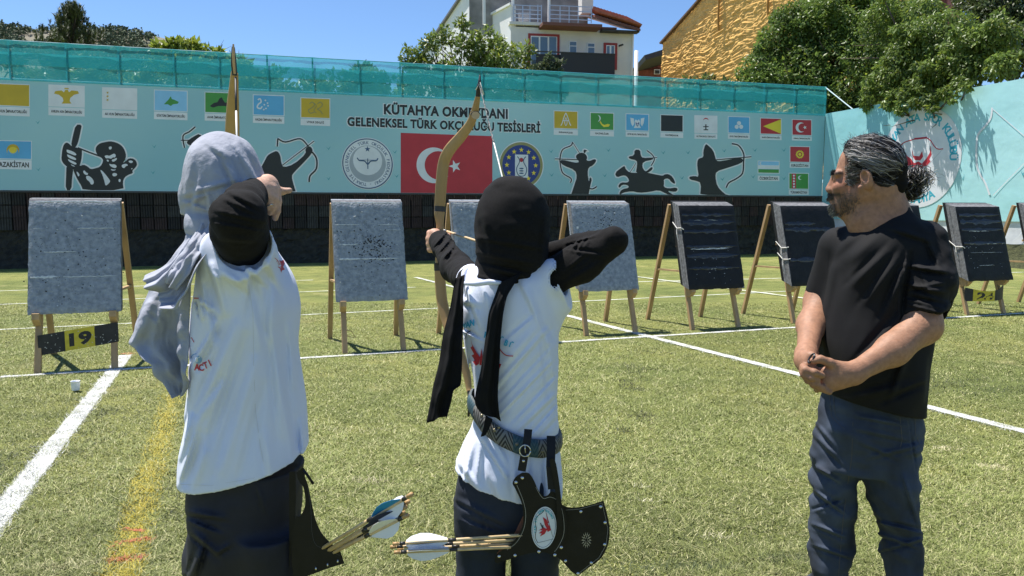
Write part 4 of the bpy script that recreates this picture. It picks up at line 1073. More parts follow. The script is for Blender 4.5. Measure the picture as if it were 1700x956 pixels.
tree('overhanging_tree', 'leafy tree spilling drooping branches over the bright right wall', ov, 52000, 0.125, (0.15, 0.22, 0.046), tuple(PR(1560, 300, -1.6).xy) + (0,), 8, droop=.7, r0=.2)
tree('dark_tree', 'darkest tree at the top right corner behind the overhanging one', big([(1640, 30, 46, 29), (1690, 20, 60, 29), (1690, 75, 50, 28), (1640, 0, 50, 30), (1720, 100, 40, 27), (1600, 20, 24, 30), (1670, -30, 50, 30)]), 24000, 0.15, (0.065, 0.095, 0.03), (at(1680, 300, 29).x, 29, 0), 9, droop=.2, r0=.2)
# yellow-green tops seen over the net on the left, and the growth glimpsed through the net
tree('bright_shrub', 'yellow green shrub top showing just above the net on the left', clump_px([(262, 80, 9, 27), (285, 76, 13, 27), (305, 77, 13, 27), (325, 80, 12, 27), (345, 84, 8, 27), (364, 87, 8, 27), (290, 100, 26, 27), (330, 105, 24, 27), (365, 110, 22, 27), (400, 108, 14, 27)]), 3000, 0.24, (0.22, 0.27, 0.04), (at(315, 300, 27).x, 27, 0), 10, r0=.09)
for i, (x0, x1, y, Y, sd) in enumerate(((-40, 60, 132, 29, 21), (150, 250, 132, 29, 22), (330, 560, 136, 30, 23), (580, 640, 142, 31, 24), (1150, 1260, 150, 33, 25))):
    L = [(x, y + random.uniform(-12, 14), random.uniform(16, 26), Y) for x in range(int(x0), int(x1), 22)]
    tree('hedge_tree', ['leafy growth behind the net at the far left', 'leafy growth behind the net below the pine', 'wide row of leafy growth behind the net left of the title', 'small leafy clump behind the net above the title', 'leafy growth behind the net below the yellow wall'][i], clump_px(L), 2200 if i != 2 else 4200, 0.26, (0.12, 0.16, 0.045), (at((x0 + x1) / 2, 300, Y).x, Y, 0), sd, r0=.1)
# pine: whorled boughs carrying upright needle tufts
def pine():
    base = Vector((at(136, 300, 40).x, 40, 0)); H = at(131, 11, 40).z
    t = thing('pine_tree', 'dark pine with upright tufted shoots standing before the hill', 'tree', base)
    mb = MB(); mb.tube([base, base + Vector((.1, 0, H * .5)), base + Vector((-.1, 0, H * .8)), base + Vector((-.15, 0, H))], [.22, .16, .08, .02], 8)
    rd = random.Random(4); V, F, Cc = [], [], []
    def tuft(a, b, g):
        a, b = Vector(a), Vector(b); ax = (b - a); L = ax.length; ax.normalize()
        for _ in range(44):
            s = a + ax * L * rd.random(); d = Vector((rd.gauss(0, 1), rd.gauss(0, 1), rd.gauss(0, 1))); d = (d - ax * d.dot(ax)).normalized()
            tip = s + (d * .75 + ax * .8).normalized() * rd.uniform(.13, .24); sd = d.cross(ax) * 0.022
            i0 = len(V); V.extend([s - sd, s + sd, tip]); F.append([i0, i0 + 1, i0 + 2]); q = g * rd.uniform(.7, 1.3); Cc.extend([(0.075 * q, 0.098 * q, 0.036 * q)] * 3)
    for k in range(165):
        h = 0.66 + 0.33 * rd.random() ** 0.75; z = H * h; w_ = min(2.1, 0.15 + (1 - h) * 10.5) * rd.uniform(.3, 1.0); a = rd.uniform(0, 6.283)
        s = base + Vector((0, 0, z - .25 - .2 * w_)); e = base + Vector((w_ * math.cos(a), w_ * math.sin(a), z))
        m_ = s.lerp(e, .6) + Vector((0, 0, -.06)); mb.tube([s, m_, e], [.035, .025, .012], 4)
        g = rd.uniform(.7, 1.3)
        tuft(e, e + Vector((.06 * math.cos(a), .06 * math.sin(a), rd.uniform(.3, .55))), g)
        for j in range(3):
            f = s.lerp(e, rd.uniform(.45, .95)) + Vector((rd.uniform(-.2, .2), rd.uniform(-.2, .2), 0)); tuft(f, f + Vector((rd.uniform(-.12, .12), rd.uniform(-.12, .12), rd.uniform(.22, .42))), g)
    tuft(base + Vector((-.12, 0, H - .5)), base + Vector((-.15, 0, H + .1)), 1)
    mb.build('trunk', M_bark, t, True); mk('crown', V, F, mat('needle', (0.05, 0.06, 0.03), 0.6, attr=True), t, cols=Cc)
pine()

# ================================================================ WHITE HOUSE
M_hw = mat('house_white', (0.82, 0.82, 0.83), 0.9, var=0.04, scale=1.2, bump=0.1, bscale=14)
M_hf = mat('house_cream', (0.72, 0.70, 0.66), 0.9, var=0.06, scale=1.2)
M_hr = mat('house_red', (0.33, 0.045, 0.045), 0.7); M_glass = mat('window_glass', (0.10, 0.15, 0.20), 0.05, spec=0.9)
M_pvc = mat('pvc', (0.78, 0.78, 0.78), 0.4); M_br = mat('slab_brown', (0.17, 0.075, 0.06), 0.8); M_steel = mat('rail_steel', (0.50, 0.52, 0.55), 0.3, metal=0.7)
M_dk = mat('dark_inside', (0.05, 0.052, 0.055), 0.8); M_tile = mat('roof_tile', (0.36, 0.125, 0.075), 0.8, var=0.25, scale=6); M_scr = mat('balcony_screen', (0.022, 0.024, 0.027), 0.6)
HY = 42.0
HC = Vector((at(848, 60, HY).x, HY, 0))                     # near left corner
HF = Vector((0.985, 0.17, 0)).normalized()                  # along the front
HL = Vector((-0.45, 0.893, 0)).normalized()                 # along the left gable, away
HN = Vector((HF.y, -HF.x, 0)); LN = Vector((-HL.y, HL.x, 0))
if LN.y > 0: LN = -LN
def PF(x, y, o=0.0): return on_plane(x, y, HC + HN * o, HN)
def PL(x, y, o=0.0): return on_plane(x, y, HC + LN * o, LN)
house = thing('white_house', 'white gabled house with dark balcony and red window frames', 'house', HC)
zt = PF(850, 44).z                                          # underside of the roof terrace
fr = (PF(1052, 60) - HC).dot(HF)
mb = MB()
P = [HC + HF * a + HL * 0 + Vector((0, 0, z)) for z in (0, zt) for a in (0, fr)] + [HC + HF * a + Vector((0, 9, z)) for z in (0, zt) for a in (0, fr)]
mb.poly(P, [[0, 1, 3, 2], [1, 5, 7, 3], [2, 3, 7, 6], [4, 6, 7, 5]])
mb.build('front_wall', M_hf, house)
# left gable wall: outline on its own plane with its sloping verge
outl = [(848, 320), (848, 8), (820, 22), (790, 36), (790, -12), (800, -60), (775, -20), (762, 0), (705, 86), (640, 183), (600, 320)]
mb = MB()
def gl(a, b, d): return HC + HL * a + Vector((0, 0, b)) - LN * d
q = [((PL(x, y) - HC).dot(HL), PL(x, y).z) for x, y in outl]
mb.prism(q, gl, 0.004, 0.3); mb.build('gable_wall', M_hw, house)
mb = MB(); mb.bar(PL(812, -75, 0.06), PL(636, 188, 0.06), 0.14, 0.24, LN); mb.build('verge_board', mat('verge_grey', (0.16, 0.16, 0.17), 0.6), house)
# terrace parapet end (pale side panel), loggia back wall, awning roof
mb = MB(); mb.bar(PL(790, 37, 0.05), PL(848, 6, 0.05), .12, .12, LN); mb.build('parapet_cap', M_hw, house)
mb = MB(); a0, a1 = (PF(851, 0) - HC).dot(HF), (PF(985, 0) - HC).dot(HF)
P = [HC + HF * a + HN * -2.2 + Vector((0, 0, z)) for z in (zt, zt + 3.6) for a in (-2.0, a1 + .3)]
mb.poly(P, [[0, 1, 3, 2]]); mb.build('loggia_wall', mat('loggia_dark', (0.26, 0.25, 0.24), .9, var=.3, scale=1.5), house)
def hbox(name, m, x0, x1, y0, y1, o0, o1, par=None):
    A, B = PF(x0, y1, o1), PF(x1, y0, o1); a0, a1 = (A - HC).dot(HF), (B - HC).dot(HF)
    zl, zh = PF((x0 + x1) / 2, y1, o1).z, PF((x0 + x1) / 2, y0, o1).z
    mb = MB(); P = [HC + HF * a + HN * o + Vector((0, 0, z)) for o in (o0, o1) for z in (zl, zh) for a in (a0, a1)]
    mb.poly(P, [[0, 1, 3, 2], [4, 6, 7, 5], [0, 4, 5, 1], [2, 3, 7, 6], [0, 2, 6, 4], [1, 5, 7, 3]])
    return mb.build(name, m, par or house)
hbox('roof_slab', M_hf, 846, 900, 36, 41, -2.2, .15)
hbox('terrace_slab', M_br, 901, 1000, 38, 43, -2.0, 1.1)
hbox('eave_slab', M_br, 1000, 1024, 45, 48, -2.0, .5)
for x in (853, 868, 880, 893, 899, 913, 930, 945, 960, 982): hbox('rail_post', M_steel, x - .7, x + .7, 8 + (x > 905) * 2, 38, 0.0 + (x > 905) * .95, .06 + (x > 905) * .95)
for (x0, x1, ys) in ((852, 899, (9, 16, 23, 30)), (912, 982, (10, 18, 25, 32))):
    for y in ys: hbox('rail', M_steel, x0, x1, y - .6, y + .6, .01 + (x0 > 905) * .95, .05 + (x0 > 905) * .95)
for x in (804, 852, 912): hbox('terrace_post', M_pvc, x - 2, x + 2, -30, 40, -.2, -.06)
hbox('terrace_table', mat('terrace_grey', (.3, .31, .33), .8), 862, 880, 20, 36, -1.6, -1.2)
hbox('chimney', M_hf, 966, 985, -22, 22, -1.2, -.4)
# right lean-to roof of tiles
rt = MB(); A = PF(985, 24, .1); B = PF(1060, 47, .5); dirr = (B - A)
nT = 14
for i in range(nT):
    p = A + dirr * (i / nT); q = A + dirr * ((i + 1.25) / nT)
    for j in range(5):
        off = HN * (-j * .55 + .25); rt = MB(); rt.bar(p + off + Vector((0, 0, .10 + j * .22)), q + off + Vector((0, 0, .05 + j * .22)), .60, .09, HN.cross(dirr).normalized()); o = rt.build('roof_tile', M_tile, house)
mb = MB(); P = [A + HN * .35, B + HN * .35, B + HN * -3.0 + Vector((0, 0, .9)), A + HN * -3.0 + Vector((0, 0, .9))]; mb.poly([p - Vector((0, 0, .10)) for p in P] + [p - Vector((0, 0, .22)) for p in P], [[0, 1, 2, 3], [7, 6, 5, 4], [0, 4, 5, 1], [1, 5, 6, 2], [2, 6, 7, 3], [3, 7, 4, 0]]); mb.build('roof_deck', M_br, house)
hbox('eave_board', M_dk, 1000, 1062, 49.5, 52, .1, .62)
# windows and door openings
def window(x0, x1, y0, y1, cols=1, frame=None, fw=4, transom=None):
    f = None
    if frame is not None:
        f = hbox('window_surround', frame, x0 - fw, x1 + fw, y0 - fw, y1 + fw * .3, .0, .06)
    g = hbox('window', M_pvc, x0, x1, y0, y1, -.02, .075, f) if f else hbox('window', M_pvc, x0, x1, y0, y1, -.02, .075)
    wd = (x1 - x0) / cols
    for c in range(cols):
        o = hbox('pane', M_glass, x0 + c * wd + 1.3, x0 + (c + 1) * wd - 1.3, (transom or y0 + 1.3), y1 - 1, .06, .085, f or g)
        if transom: hbox('pane', M_glass, x0 + c * wd + 1.3, x0 + (c + 1) * wd - 1.3, y0 + 1.3, transom - 1.6, .06, .085, f or g)
    return g
window(881, 925, 60, 108, 3, M_hr); window(945, 958, 68, 112, 1, None, transom=77); window(975, 988, 71, 118, 1, None, transom=79); window(1006, 1021, 75, 114, 2, M_hr)
hbox('balcony_slab', M_br, 933, 1020, 121.5, 127, -.1, 1.35)
bs = hbox('balcony_screen', M_scr, 931, 1021, 88, 122, 1.25, 1.28)
hbox('balcony_side', M_scr, 890, 931, 90, 122, .9, .93)
hbox('balcony_rail', M_dk, 889, 1022, 86.5, 88, 1.22, 1.31)
mb = MB(); mb.tube([PF(1028, 76, .1), PF(1034, 74, .6)], .05, 6); mb.build('wall_lamp', M_dk, house)
mb = MB(); mb.tube([PF(1051, 56, .1), PF(1049, 130, .1)], .05, 6); mb.build('downpipe', M_pvc, house)
# ---- pole beside it
mb = MB(); p = at(1053, 300, 38); mb.tube([(p.x, 38, 0), (p.x, 38, at(1053, 84, 38).z)], .09, 8); tag(mb.build('flue_pole', M_pvc, None, True), 'slim white pole between the white house and the yellow wall', 'pole')

# ================================================================ BRICK HOUSE, YELLOW BUILDING, PINK BUILDING
bh_ = thing('brick_house', 'small far red brick house between the white and yellow buildings', 'house', (at(1075, 200, 60).x, 60, 0))
M_rb = mat('far_brick', (0.20, 0.065, 0.045), .9, var=.3, scale=3)
def fbox(par, name, m, x0, x1, y0, y1, Y, dep):
    A, B = at(x0, y1, Y), at(x1, y0, Y); mb = MB(); mb.box(((A.x + B.x) / 2, Y + dep / 2, (A.z + B.z) / 2), (B.x - A.x, dep, B.z - A.z)); return mb.build(name, m, par)
fbox(bh_, 'wall', M_rb, 1052, 1130, 116, 330, 60, 8)
mb = MB(); a, b = at(1054, 115, 59.6), at(1100, 101, 59.6); mb.bar(a, b, 9, .35, Vector((0, 0, 1))); mb.build('roof', M_dk, bh_)
fbox(bh_, 'upper_wall', M_rb, 1062, 1130, 106, 117, 60.2, 7)
f = fbox(bh_, 'window', M_pvc, 1053, 1060, 117, 129, 59.9, .2); fbox(bh_, 'pane', M_glass, 1054, 1059, 118.5, 127.5, 59.85, .2)
f = fbox(bh_, 'window', M_pvc, 1086, 1096, 115, 123, 59.9, .2); fbox(bh_, 'pane', M_dk, 1087.5, 1095, 116.5, 122, 59.85, .2)
YP = Vector((at(1098, 200, 48).x, 48, 0)); YD = Vector((0.45, -0.893, 0)); YN = Vector((-0.893, -0.45, 0))
yb = thing('yellow_building', 'tall blind wall coated in rough yellow foam', 'building', YP)
def yellow():
    n, k = 520, 380
    def wp(x, y, o=0.0): return on_plane(x, y, YP + YN * o, YN)
    corner = wp(1098, 70); e1 = wp(1150, 12)
    s1 = (e1 - YP).dot(YD); slope = (e1.z - corner.z) / s1
    L = 17.0
    ss = np.linspace(0, L, n); tt = np.linspace(0, 1, k)
    SS, TT = np.meshgrid(ss, tt, indexing='ij')
    top = np.minimum(corner.z + slope * SS, 30.0)
    ZZ = 3.0 + (top - 3.0) * TT
    Q = np.stack([SS.ravel(), np.zeros(n * k), ZZ.ravel()], 1).astype(np.float32)
    W = Q.copy(); W[:, 0] += .35 * vnoise(Q, 1.3); W[:, 2] += .22 * vnoise(Q + 5, 1.1) - 0.12 * Q[:, 0]
    S = W * np.array([.75, 1, 2.4], np.float32)
    rid = lambda f: 1 - np.abs(vnoise(S, f))
    d = .040 * rid(1.7) ** 3 + .036 * rid(3.1) ** 2 + .022 * rid(6) + .03 * vnoise(S, 9) + .05 * vnoise(Q, .5)
    P = np.array(YP)[None] + Q[:, :1] * np.array(YD)[None] + d[:, None] * np.array(YN)[None]; P[:, 2] = Q[:, 2]
    I = np.arange(n * k).reshape(n, k)
    F = np.stack([I[:-1, :-1].ravel(), I[1:, :-1].ravel(), I[1:, 1:].ravel(), I[:-1, 1:].ravel()], 1)
    mk('foam_coat', P.astype(np.float32), F, mat('foam_yellow', (0.80, 0.49, 0.165), 1.0, var=.14, scale=2.5, bump=.5, bscale=14, bdist=.04, spec=.08), yb, True)
    mb = MB(); mb.bar(wp(1097, 72, .12), wp(1152, 10, .12), .10, .22, YN); mb.bar(wp(1152, 10, .12), YP + YD * 9 + YN * .12 + Vector((0, 0, corner.z + slope * 9)), .10, .22, YN); mb.build('roof_edge', mat('edge_brown', (.16, .10, .06), .8), yb)
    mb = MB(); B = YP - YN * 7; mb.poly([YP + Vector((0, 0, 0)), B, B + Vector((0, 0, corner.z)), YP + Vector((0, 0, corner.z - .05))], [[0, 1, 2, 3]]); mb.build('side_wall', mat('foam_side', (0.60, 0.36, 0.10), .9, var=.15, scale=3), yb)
    for x, y0, y1 in ((1193, -20, 50), (1275, -20, 24)):
        mb = MB(); mb.tube([wp(x + math.sin(i) * .6, y0 + (y1 - y0) * i / 6, .2) for i in range(7)], .06, 6); mb.build('cable_run', mat('cable_ochre', (0.40, 0.2, 0.04), .8), yb)
yellow()
pk = thing('pink_building', 'pink building glimpsed through the trees at the top right', 'building', (at(1580, 200, 45).x, 45, 0))
fbox(pk, 'wall', mat('pink_render', (0.42, 0.17, 0.17), .9, var=.1, scale=2), 1562, 1600, -60, 200, 45, 6)
fbox(pk, 'grey_wall', mat('grey_render', (0.5, 0.52, 0.55), .9, var=.1, scale=2), 1500, 1561, -60, 200, 45.2, 6)
fbox(pk, 'window', M_pvc, 1532, 1552, -30, 24, 44.95, .2); fbox(pk, 'pane', M_glass, 1535, 1549, -27, 21, 44.9, .2)
# ================================================================ ARCHERY TARGETS
M_wood = mat('pine_wood', (0.42, 0.27, 0.13), .65, var=.28, scale=9, bump=.15, bscale=60, stretch=(1, 1, .12))
def foam_grey():
    m = mat('foam_grey', (0.20, 0.225, 0.255), .85, col2=(0.36, 0.39, 0.43), scale=26, bump=.9, bscale=48, bdist=.012, detail=7)
    n, l = m.node_tree.nodes, m.node_tree.links; b = n['Principled BSDF']
    base = b.inputs['Base Color'].links[0].from_socket
    tc = n.new('ShaderNodeTexCoord'); v = n.new('ShaderNodeTexVoronoi'); v.inputs['Scale'].default_value = 42; l.new(tc.outputs['Object'], v.inputs['Vector'])
    nz = n.new('ShaderNodeTexNoise'); nz.inputs['Scale'].default_value = 5; nz.inputs['Detail'].default_value = 3; l.new(tc.outputs['Object'], nz.inputs['Vector'])
    mr = n.new('ShaderNodeMapRange'); mr.inputs['From Min'].default_value = .12; mr.inputs['From Max'].default_value = .22; l.new(v.outputs['Distance'], mr.inputs['Value'])
    mx = n.new('ShaderNodeMix'); mx.data_type = 'RGBA'; mx.inputs['A'].default_value = (.06, .065, .07, 1); l.new(mr.outputs[0], mx.inputs['Factor']); l.new(base, mx.inputs['B'])
    m2 = n.new('ShaderNodeMapRange'); m2.inputs['From Min'].default_value = .45; m2.inputs['From Max'].default_value = .62; l.new(nz.outputs['Fac'], m2.inputs['Value'])
    m3 = n.new('ShaderNodeMix'); m3.data_type = 'RGBA'; l.new(m2.outputs[0], m3.inputs['Factor']); l.new(base, m3.inputs['A']); l.new(mx.outputs['Result'], m3.inputs['B'])
    l.new(m3.outputs['Result'], b.inputs['Base Color']); return m
M_fg = foam_grey(); M_fb = mat('foam_black', (0.010, 0.010, 0.011), .6, var=.4, scale=9, bump=.5, bscale=30, bdist=.01, spec=.3)
M_fs = mat('foam_edge', (0.16, 0.16, 0.165), .9, var=.35, scale=30, bump=.6, bscale=70, bdist=.01)
M_film = mat('stretch_film', (0.016, 0.016, 0.018), .2, var=.4, scale=14, bump=.6, bscale=18, bdist=.012, spec=.6, stretch=(.25, 1, 3))
M_scuff_lit = mat('scuff_lit_white', (.62, .64, .64), .8, var=.2, scale=40); M_hole = mat('arrow_hole', (.02, .02, .022), 1); M_cord = mat('cord_white', (.7, .68, .62), .7)
M_pb = mat('plate_black', (.02, .02, .022), .6, var=.3, scale=20); M_py = mat('plate_yellow', (.62, .50, .04), .6, var=.15, scale=14)
LEAN = R(16)
def make_target(kind, num=None, th=0.13, width=.78, length=1.10, zb=.57, seed=0, label='', tape=(), group='archery targets in a row'):
    rd = random.Random(seed)
    t = thing('archery_target', label, 'archery target', local=True, group=group)
    ca, sa = math.cos(LEAN), math.sin(LEAN)
    Y0 = zb * math.tan(LEAN)
    def on(u, s, d=0.0):                    # u across, s up the face, d out of the face (towards the archer)
        return Vector((u, Y0 + s * sa - d * ca, zb + s * ca + d * -sa + 0.0))
    # foam block: two faces, bevelled and a little worn at the rim
    hw = width / 2; nu, ns = 22, 30; V, F = [], []
    for j in range(ns + 1):
        for i in range(nu + 1):
            u = -hw + width * i / nu; s = length * j / ns
            e = min(i, nu - i, j, ns - j)
            jit = (rd.uniform(-.006, .004) if e == 0 else 0)
            d = th - (0.012 if e == 0 else 0) + rd.uniform(-.0025, .0025) + (0.004 * math.sin(9 * s + seed) if kind == 'black' else 0)
            if e == 0: u *= 1 + jit / hw; s += jit if j in (0, ns) else 0
            V.append(on(u, s, d))
    for j in range(ns):
        for i in range(nu): a = j * (nu + 1) + i; F.append([a, a + 1, a + nu + 2, a + nu + 1])
    m_ = M_fg if kind == 'grey' else M_fb
    rim = [i for i in range(nu + 1)] + [j * (nu + 1) + nu for j in range(1, ns + 1)] + [ns * (nu + 1) + i for i in range(nu - 1, -1, -1)] + [j * (nu + 1) for j in range(ns - 1, 0, -1)]
    bl = mk('foam_block', V, F, m_, t, True)
    # the layered edge behind the face
    V, F = [], []; face = [on(u, s, th) for u, s in ((-hw, 0), (hw, 0), (hw, length), (-hw, length))]
    nl = 4 if kind == 'black' else 3
    for q in range(nl):
        d1 = th - .012 - (th - .012) * q / nl - .004; d0 = th - .012 - (th - .012) * (q + 1) / nl + .0; e_ = rd.uniform(-.004, .006)
        mb = MB(); P = [on(u, s, d) for d in (d0, d1) for s in (-e_, length + e_) for u in (-hw - e_, hw + e_)]
        mb.poly(P, [[0, 1, 3, 2], [4, 6, 7, 5], [0, 4, 5, 1], [2, 3, 7, 6], [0, 2, 6, 4], [1, 5, 7, 3]]); mb.build('foam_layer', M_fs if q < nl - 1 else m_, t)
    # stand: front pair under the lean of the block, rear pair from the apex, brackets and side rails
    apex = length * .93; ap = on(0, apex, -.035)
    for sx in (-1, 1):
        x = sx * (hw - .07)
        foot = Vector((x + sx * .0, -.02, 0)); top = Vector((x - sx * .02, ap.y + .01, ap.z + .02))
        mb = MB(); mb.bar(foot, top, .055, .045, Vector((0, 1, 0)), .12); mb.build('front_leg', M_wood, t)
        rx = x + sx * .05
        rf = Vector((rx + sx * .03, ap.y + .52, 0)); mb = MB(); mb.bar(rf, Vector((rx, ap.y + .03, ap.z + .02)), .055, .045, Vector((0, 1, 0)), .12); mb.build('rear_leg', M_wood, t)
        pf = foot.lerp(top, .46) + Vector((sx * .03, 0, 0)); pr = rf.lerp(Vector((rx, ap.y, ap.z)), .46)
        mb = MB(); mb.bar(pf, pr, .04, .022, Vector((0, 0, 1))); mb.build('side_rail', M_wood, t)
        mb = MB(); c = on(x - sx * .0, -.055, th * .45); mb.prism([(-.07, .05), (.075, .05), (.085, -.005), (.02, -.07), (-.07, -.07)], lambda a, b, d: Vector((x + d, c.y - a * 1.0, c.z + b)), -.03, .03); mb.build('bracket', M_wood, t)
    mb = MB(); mb.bar(on(-hw + .02, length * .45, -.02), on(hw - .02, length * .45, -.02), .05, .03); mb.build('cross_bar', M_wood, t)
    # wear on the face; sunlit top rims of grey blocks painted as pale streaks
    def streak(name, m, s, u0, u1, w_, rag=.006, prd=.003, seg=14):
        V, F = [], []
        for i in range(seg + 1):
            u = u0 + (u1 - u0) * i / seg; c = s + rd.uniform(-rag, rag) * .6; h = w_ * rd.uniform(.35, 1) * math.sin(math.pi * min(1, .12 + i / seg * .88)) ** .5
            V += [on(u, c - h, th + .003), on(u, c, th + .003 + prd), on(u, c + h, th + .003)]
        for i in range(seg):
            a = 3 * i; F += [[a, a + 3, a + 4, a + 1], [a + 1, a + 4, a + 5, a + 2]]
        mk(name, V, F, m, t, True)
    for (nm, mm, s, u0, u1, w_) in tape: streak(nm, {'w': M_scuff_lit, 'f': M_film}[mm], s, u0, u1, w_, rag=.006 if mm == 'w' else .004, prd=.003 if mm == 'w' else .007)
    return t, on, th
TG = []
def feet(pl, pr):
    a, b = ground(*pl), ground(*pr); return (a + b) / 2, math.atan2((b - a).y, (b - a).x)
YAW = math.atan2(UD.y, UD.x)
def put(t, pl, pr, mix=.35):
    c, a = feet(pl, pr); t.location = c; t.rotation_euler = (0, 0, YAW * (1 - mix) + a * mix)
def holes(t, on, th, n, cu, cs, sd, seed):
    rd = random.Random(seed); mb = MB()
    for _ in range(n):
        u, s = rd.gauss(cu, sd), rd.gauss(cs, sd * 1.1); r = rd.uniform(.003, .009); k = 6
        mb.poly([on(u + r * math.cos(6.283 * i / k) * rd.uniform(.6, 1.4), s + r * math.sin(6.283 * i / k) * rd.uniform(.6, 1.3), th + .0035 + rd.uniform(0, .001)) for i in range(k)], [list(range(k))])
    o = mb.build('arrow_holes', M_hole, t); o['kind'] = 'stuff'
def chips(t, on, th, n, w_, l_, seed, m=None):
    rd = random.Random(seed); mb = MB()
    for _ in range(n):
        u, s = rd.uniform(-w_, w_), rd.uniform(.05, l_); r = rd.uniform(.003, .008); a = rd.uniform(0, 6)
        P = [on(u + r * math.cos(a + 1.57 * i) * rd.uniform(.6, 1.6), s + r * math.sin(a + 1.57 * i) * rd.uniform(.5, 1), th + .003) for i in range(4)]
        mb.poly(P + [on(u, s, th + .008)], [[0, 1, 4], [1, 2, 4], [2, 3, 4], [3, 0, 4]])
    o = mb.build('foam_chips', m or M_scuff_lit, t); o['kind'] = 'stuff'
def cords(t, on, th, hw, ss, seed):
    rd = random.Random(seed)
    for s in ss:
        mb = MB(); P = [on(-hw - .012, s + .02, .01), on(-hw - .014, s - .03, th * .5), on(-hw - .012, s + .01, th + .004), on(-hw + .02, s + rd.uniform(-.02, .02), th + .008)]
        mb.tube(P, .006, 5); mb.tube([P[1], P[1] + Vector((-.02, -.03, -.08)), P[1] + Vector((-.0, -.05, -.16))], .004, 5); mb.build('cord', M_cord, t)
def plate(t, text, x0, x1, z0, z1, dz, y, cell, warp=0.0, dots=True):
    """number plate of flat sheet: black ends, yellow middle, figures and arrow holes"""
    def pl(a, b, d): return Vector((x0 + (x1 - x0) * a, y - d - warp * math.sin(math.pi * a), z0 + (z1 - z0) * b * (1 - warp * 1.8 * math.sin(math.pi * min(1, a * 1.2))) + dz * a))
    def sheet(name, a0, a1, d, m, par, b0=0, b1=1):
        V, F = [], []; n = 10
        for dd in (d - .005, d):
            for i in range(n + 1):
                for b in (b0, b1): V.append(pl(a0 + (a1 - a0) * i / n, b, dd))
        N_ = 2 * (n + 1)
        for i in range(n):
            a = 2 * i; F += [[a, a + 1, a + 3, a + 2], [N_ + a, N_ + a + 2, N_ + a + 3, N_ + a + 1], [a, a + 2, N_ + a + 2, N_ + a], [a + 1, N_ + a + 1, N_ + a + 3, a + 3]]
        F += [[0, N_, N_ + 1, 1], [2 * n, 2 * n + 1, N_ + 2 * n + 1, N_ + 2 * n]]
        return mk(name, V, F, m, par)
    p = sheet('number_plate', 0, 1, 0.0, M_pb, t)
    p['label'] = 'black and yellow plate numbered ' + text
    sheet('yellow_field', cell[0], cell[1], .003, M_py, p)
    v, f = text_mesh(text, .05); lo, hi = v.min(0), v.max(0)
    a0, a1 = cell[0] + (cell[1] - cell[0]) * .14, cell[1] - (cell[1] - cell[0]) * .1
    o = mk('number', [pl(a0 + (a1 - a0) * (x - lo[0]) / (hi[0] - lo[0]), .16 + .68 * (q - lo[1]) / (hi[1] - lo[1]), .0045) for x, q in v], f, M_pb, p)
    if dots:
        rd = random.Random(9); mb = MB()
        for _ in range(46):
            a, b = rd.random(), rd.uniform(.05, .95); r = rd.uniform(.002, .0055)
            c = pl(a, b, .006); mb.poly([c + Vector((r * math.cos(1.047 * i), 0, r * math.sin(1.047 * i))) for i in range(6)], [list(range(6))])
        o = mb.build('arrow_holes', mat('hole_light', (.55, .55, .5), .9), p); o['kind'] = 'stuff'
W_ = 'streak'
t1, on1, h1 = make_target('grey', seed=1, th=.12, width=.78, label='grey speckled foam target with yellow plate 19, leftmost of the row', tape=(('scuff_and_lit_rim', 'w', .36, -.37, -.14, .016), ('scuff_and_lit_rim', 'w', .355, -.1, .36, .006), ('scuff_and_lit_rim', 'w', .60, -.26, .02, .006), ('scuff_and_lit_rim', 'w', .83, -.35, -.28, .004), ('scuff_and_lit_rim', 'w', .83, .02, .36, .006), ('scuff_and_lit_rim', 'w', 1.095, -.38, .38, .009)))  # top streak: sunlit rim painted on, as on the other grey targets
chips(t1, on1, h1, 26, .36, 1.05, 3); holes(t1, on1, h1, 46, .02, .5, .22, 5); put(t1, (60, 620), (194, 610))
plate(t1, '19', -.315, .36, .155, .345, .095, .03, (.33, .70))
t2, on2, h2 = make_target('grey', seed=2, th=.12, width=.76, label='grey foam target with a dark cluster of arrow holes at its centre', tape=(('scuff_and_lit_rim', 'w', .47, -.33, -.1, .014), ('scuff_and_lit_rim', 'w', .468, -.1, .30, .010), ('scuff_and_lit_rim', 'w', .63, -.32, -.12, .008), ('scuff_and_lit_rim', 'w', .85, -.36, -.08, .006), ('scuff_and_lit_rim', 'w', .85, .10, .32, .005), ('scuff_and_lit_rim', 'w', .79, .16, .34, .004), ('scuff_and_lit_rim', 'w', 1.095, -.37, .37, .009)))
chips(t2, on2, h2, 40, .36, 1.05, 4); holes(t2, on2, h2, 150, .03, .60, .095, 6); holes(t2, on2, h2, 60, .05, .55, .2, 7); put(t2, (567, 587), (674.5, 580.5)); TG.append(t2)
mb = MB(); mb.tube([(-.30, -.055, .26), (-.24, -.06, .24), (-.2, -.05, .17), (-.25, -.055, .18), (-.29, -.06, .20)], .004, 5); mb.build('cord', mat('cord_brown', (.3, .2, .1), .8), t2)
t3, on3, h3 = make_target('grey', seed=3, th=.13, width=.8, label='pale grey foam target mostly hidden behind the black headscarf', tape=(('scuff_and_lit_rim', 'w', 1.095, -.38, .38, .009),))
chips(t3, on3, h3, 20, .36, 1.05, 8); put(t3, (765, 577), (876, 569))
t4, on4, h4 = make_target('grey', seed=4, th=.15, width=.80, label='grey foam target behind the black raised elbow', tape=(('scuff_and_lit_rim', 'w', 1.092, -.38, .38, .013), ('scuff_and_lit_rim', 'w', .8, -.36, -.33, .03)))
chips(t4, on4, h4, 40, .3, 1.02, 10); holes(t4, on4, h4, 80, .04, .88, .12, 11); put(t4, (968, 558), (1057.5, 552))
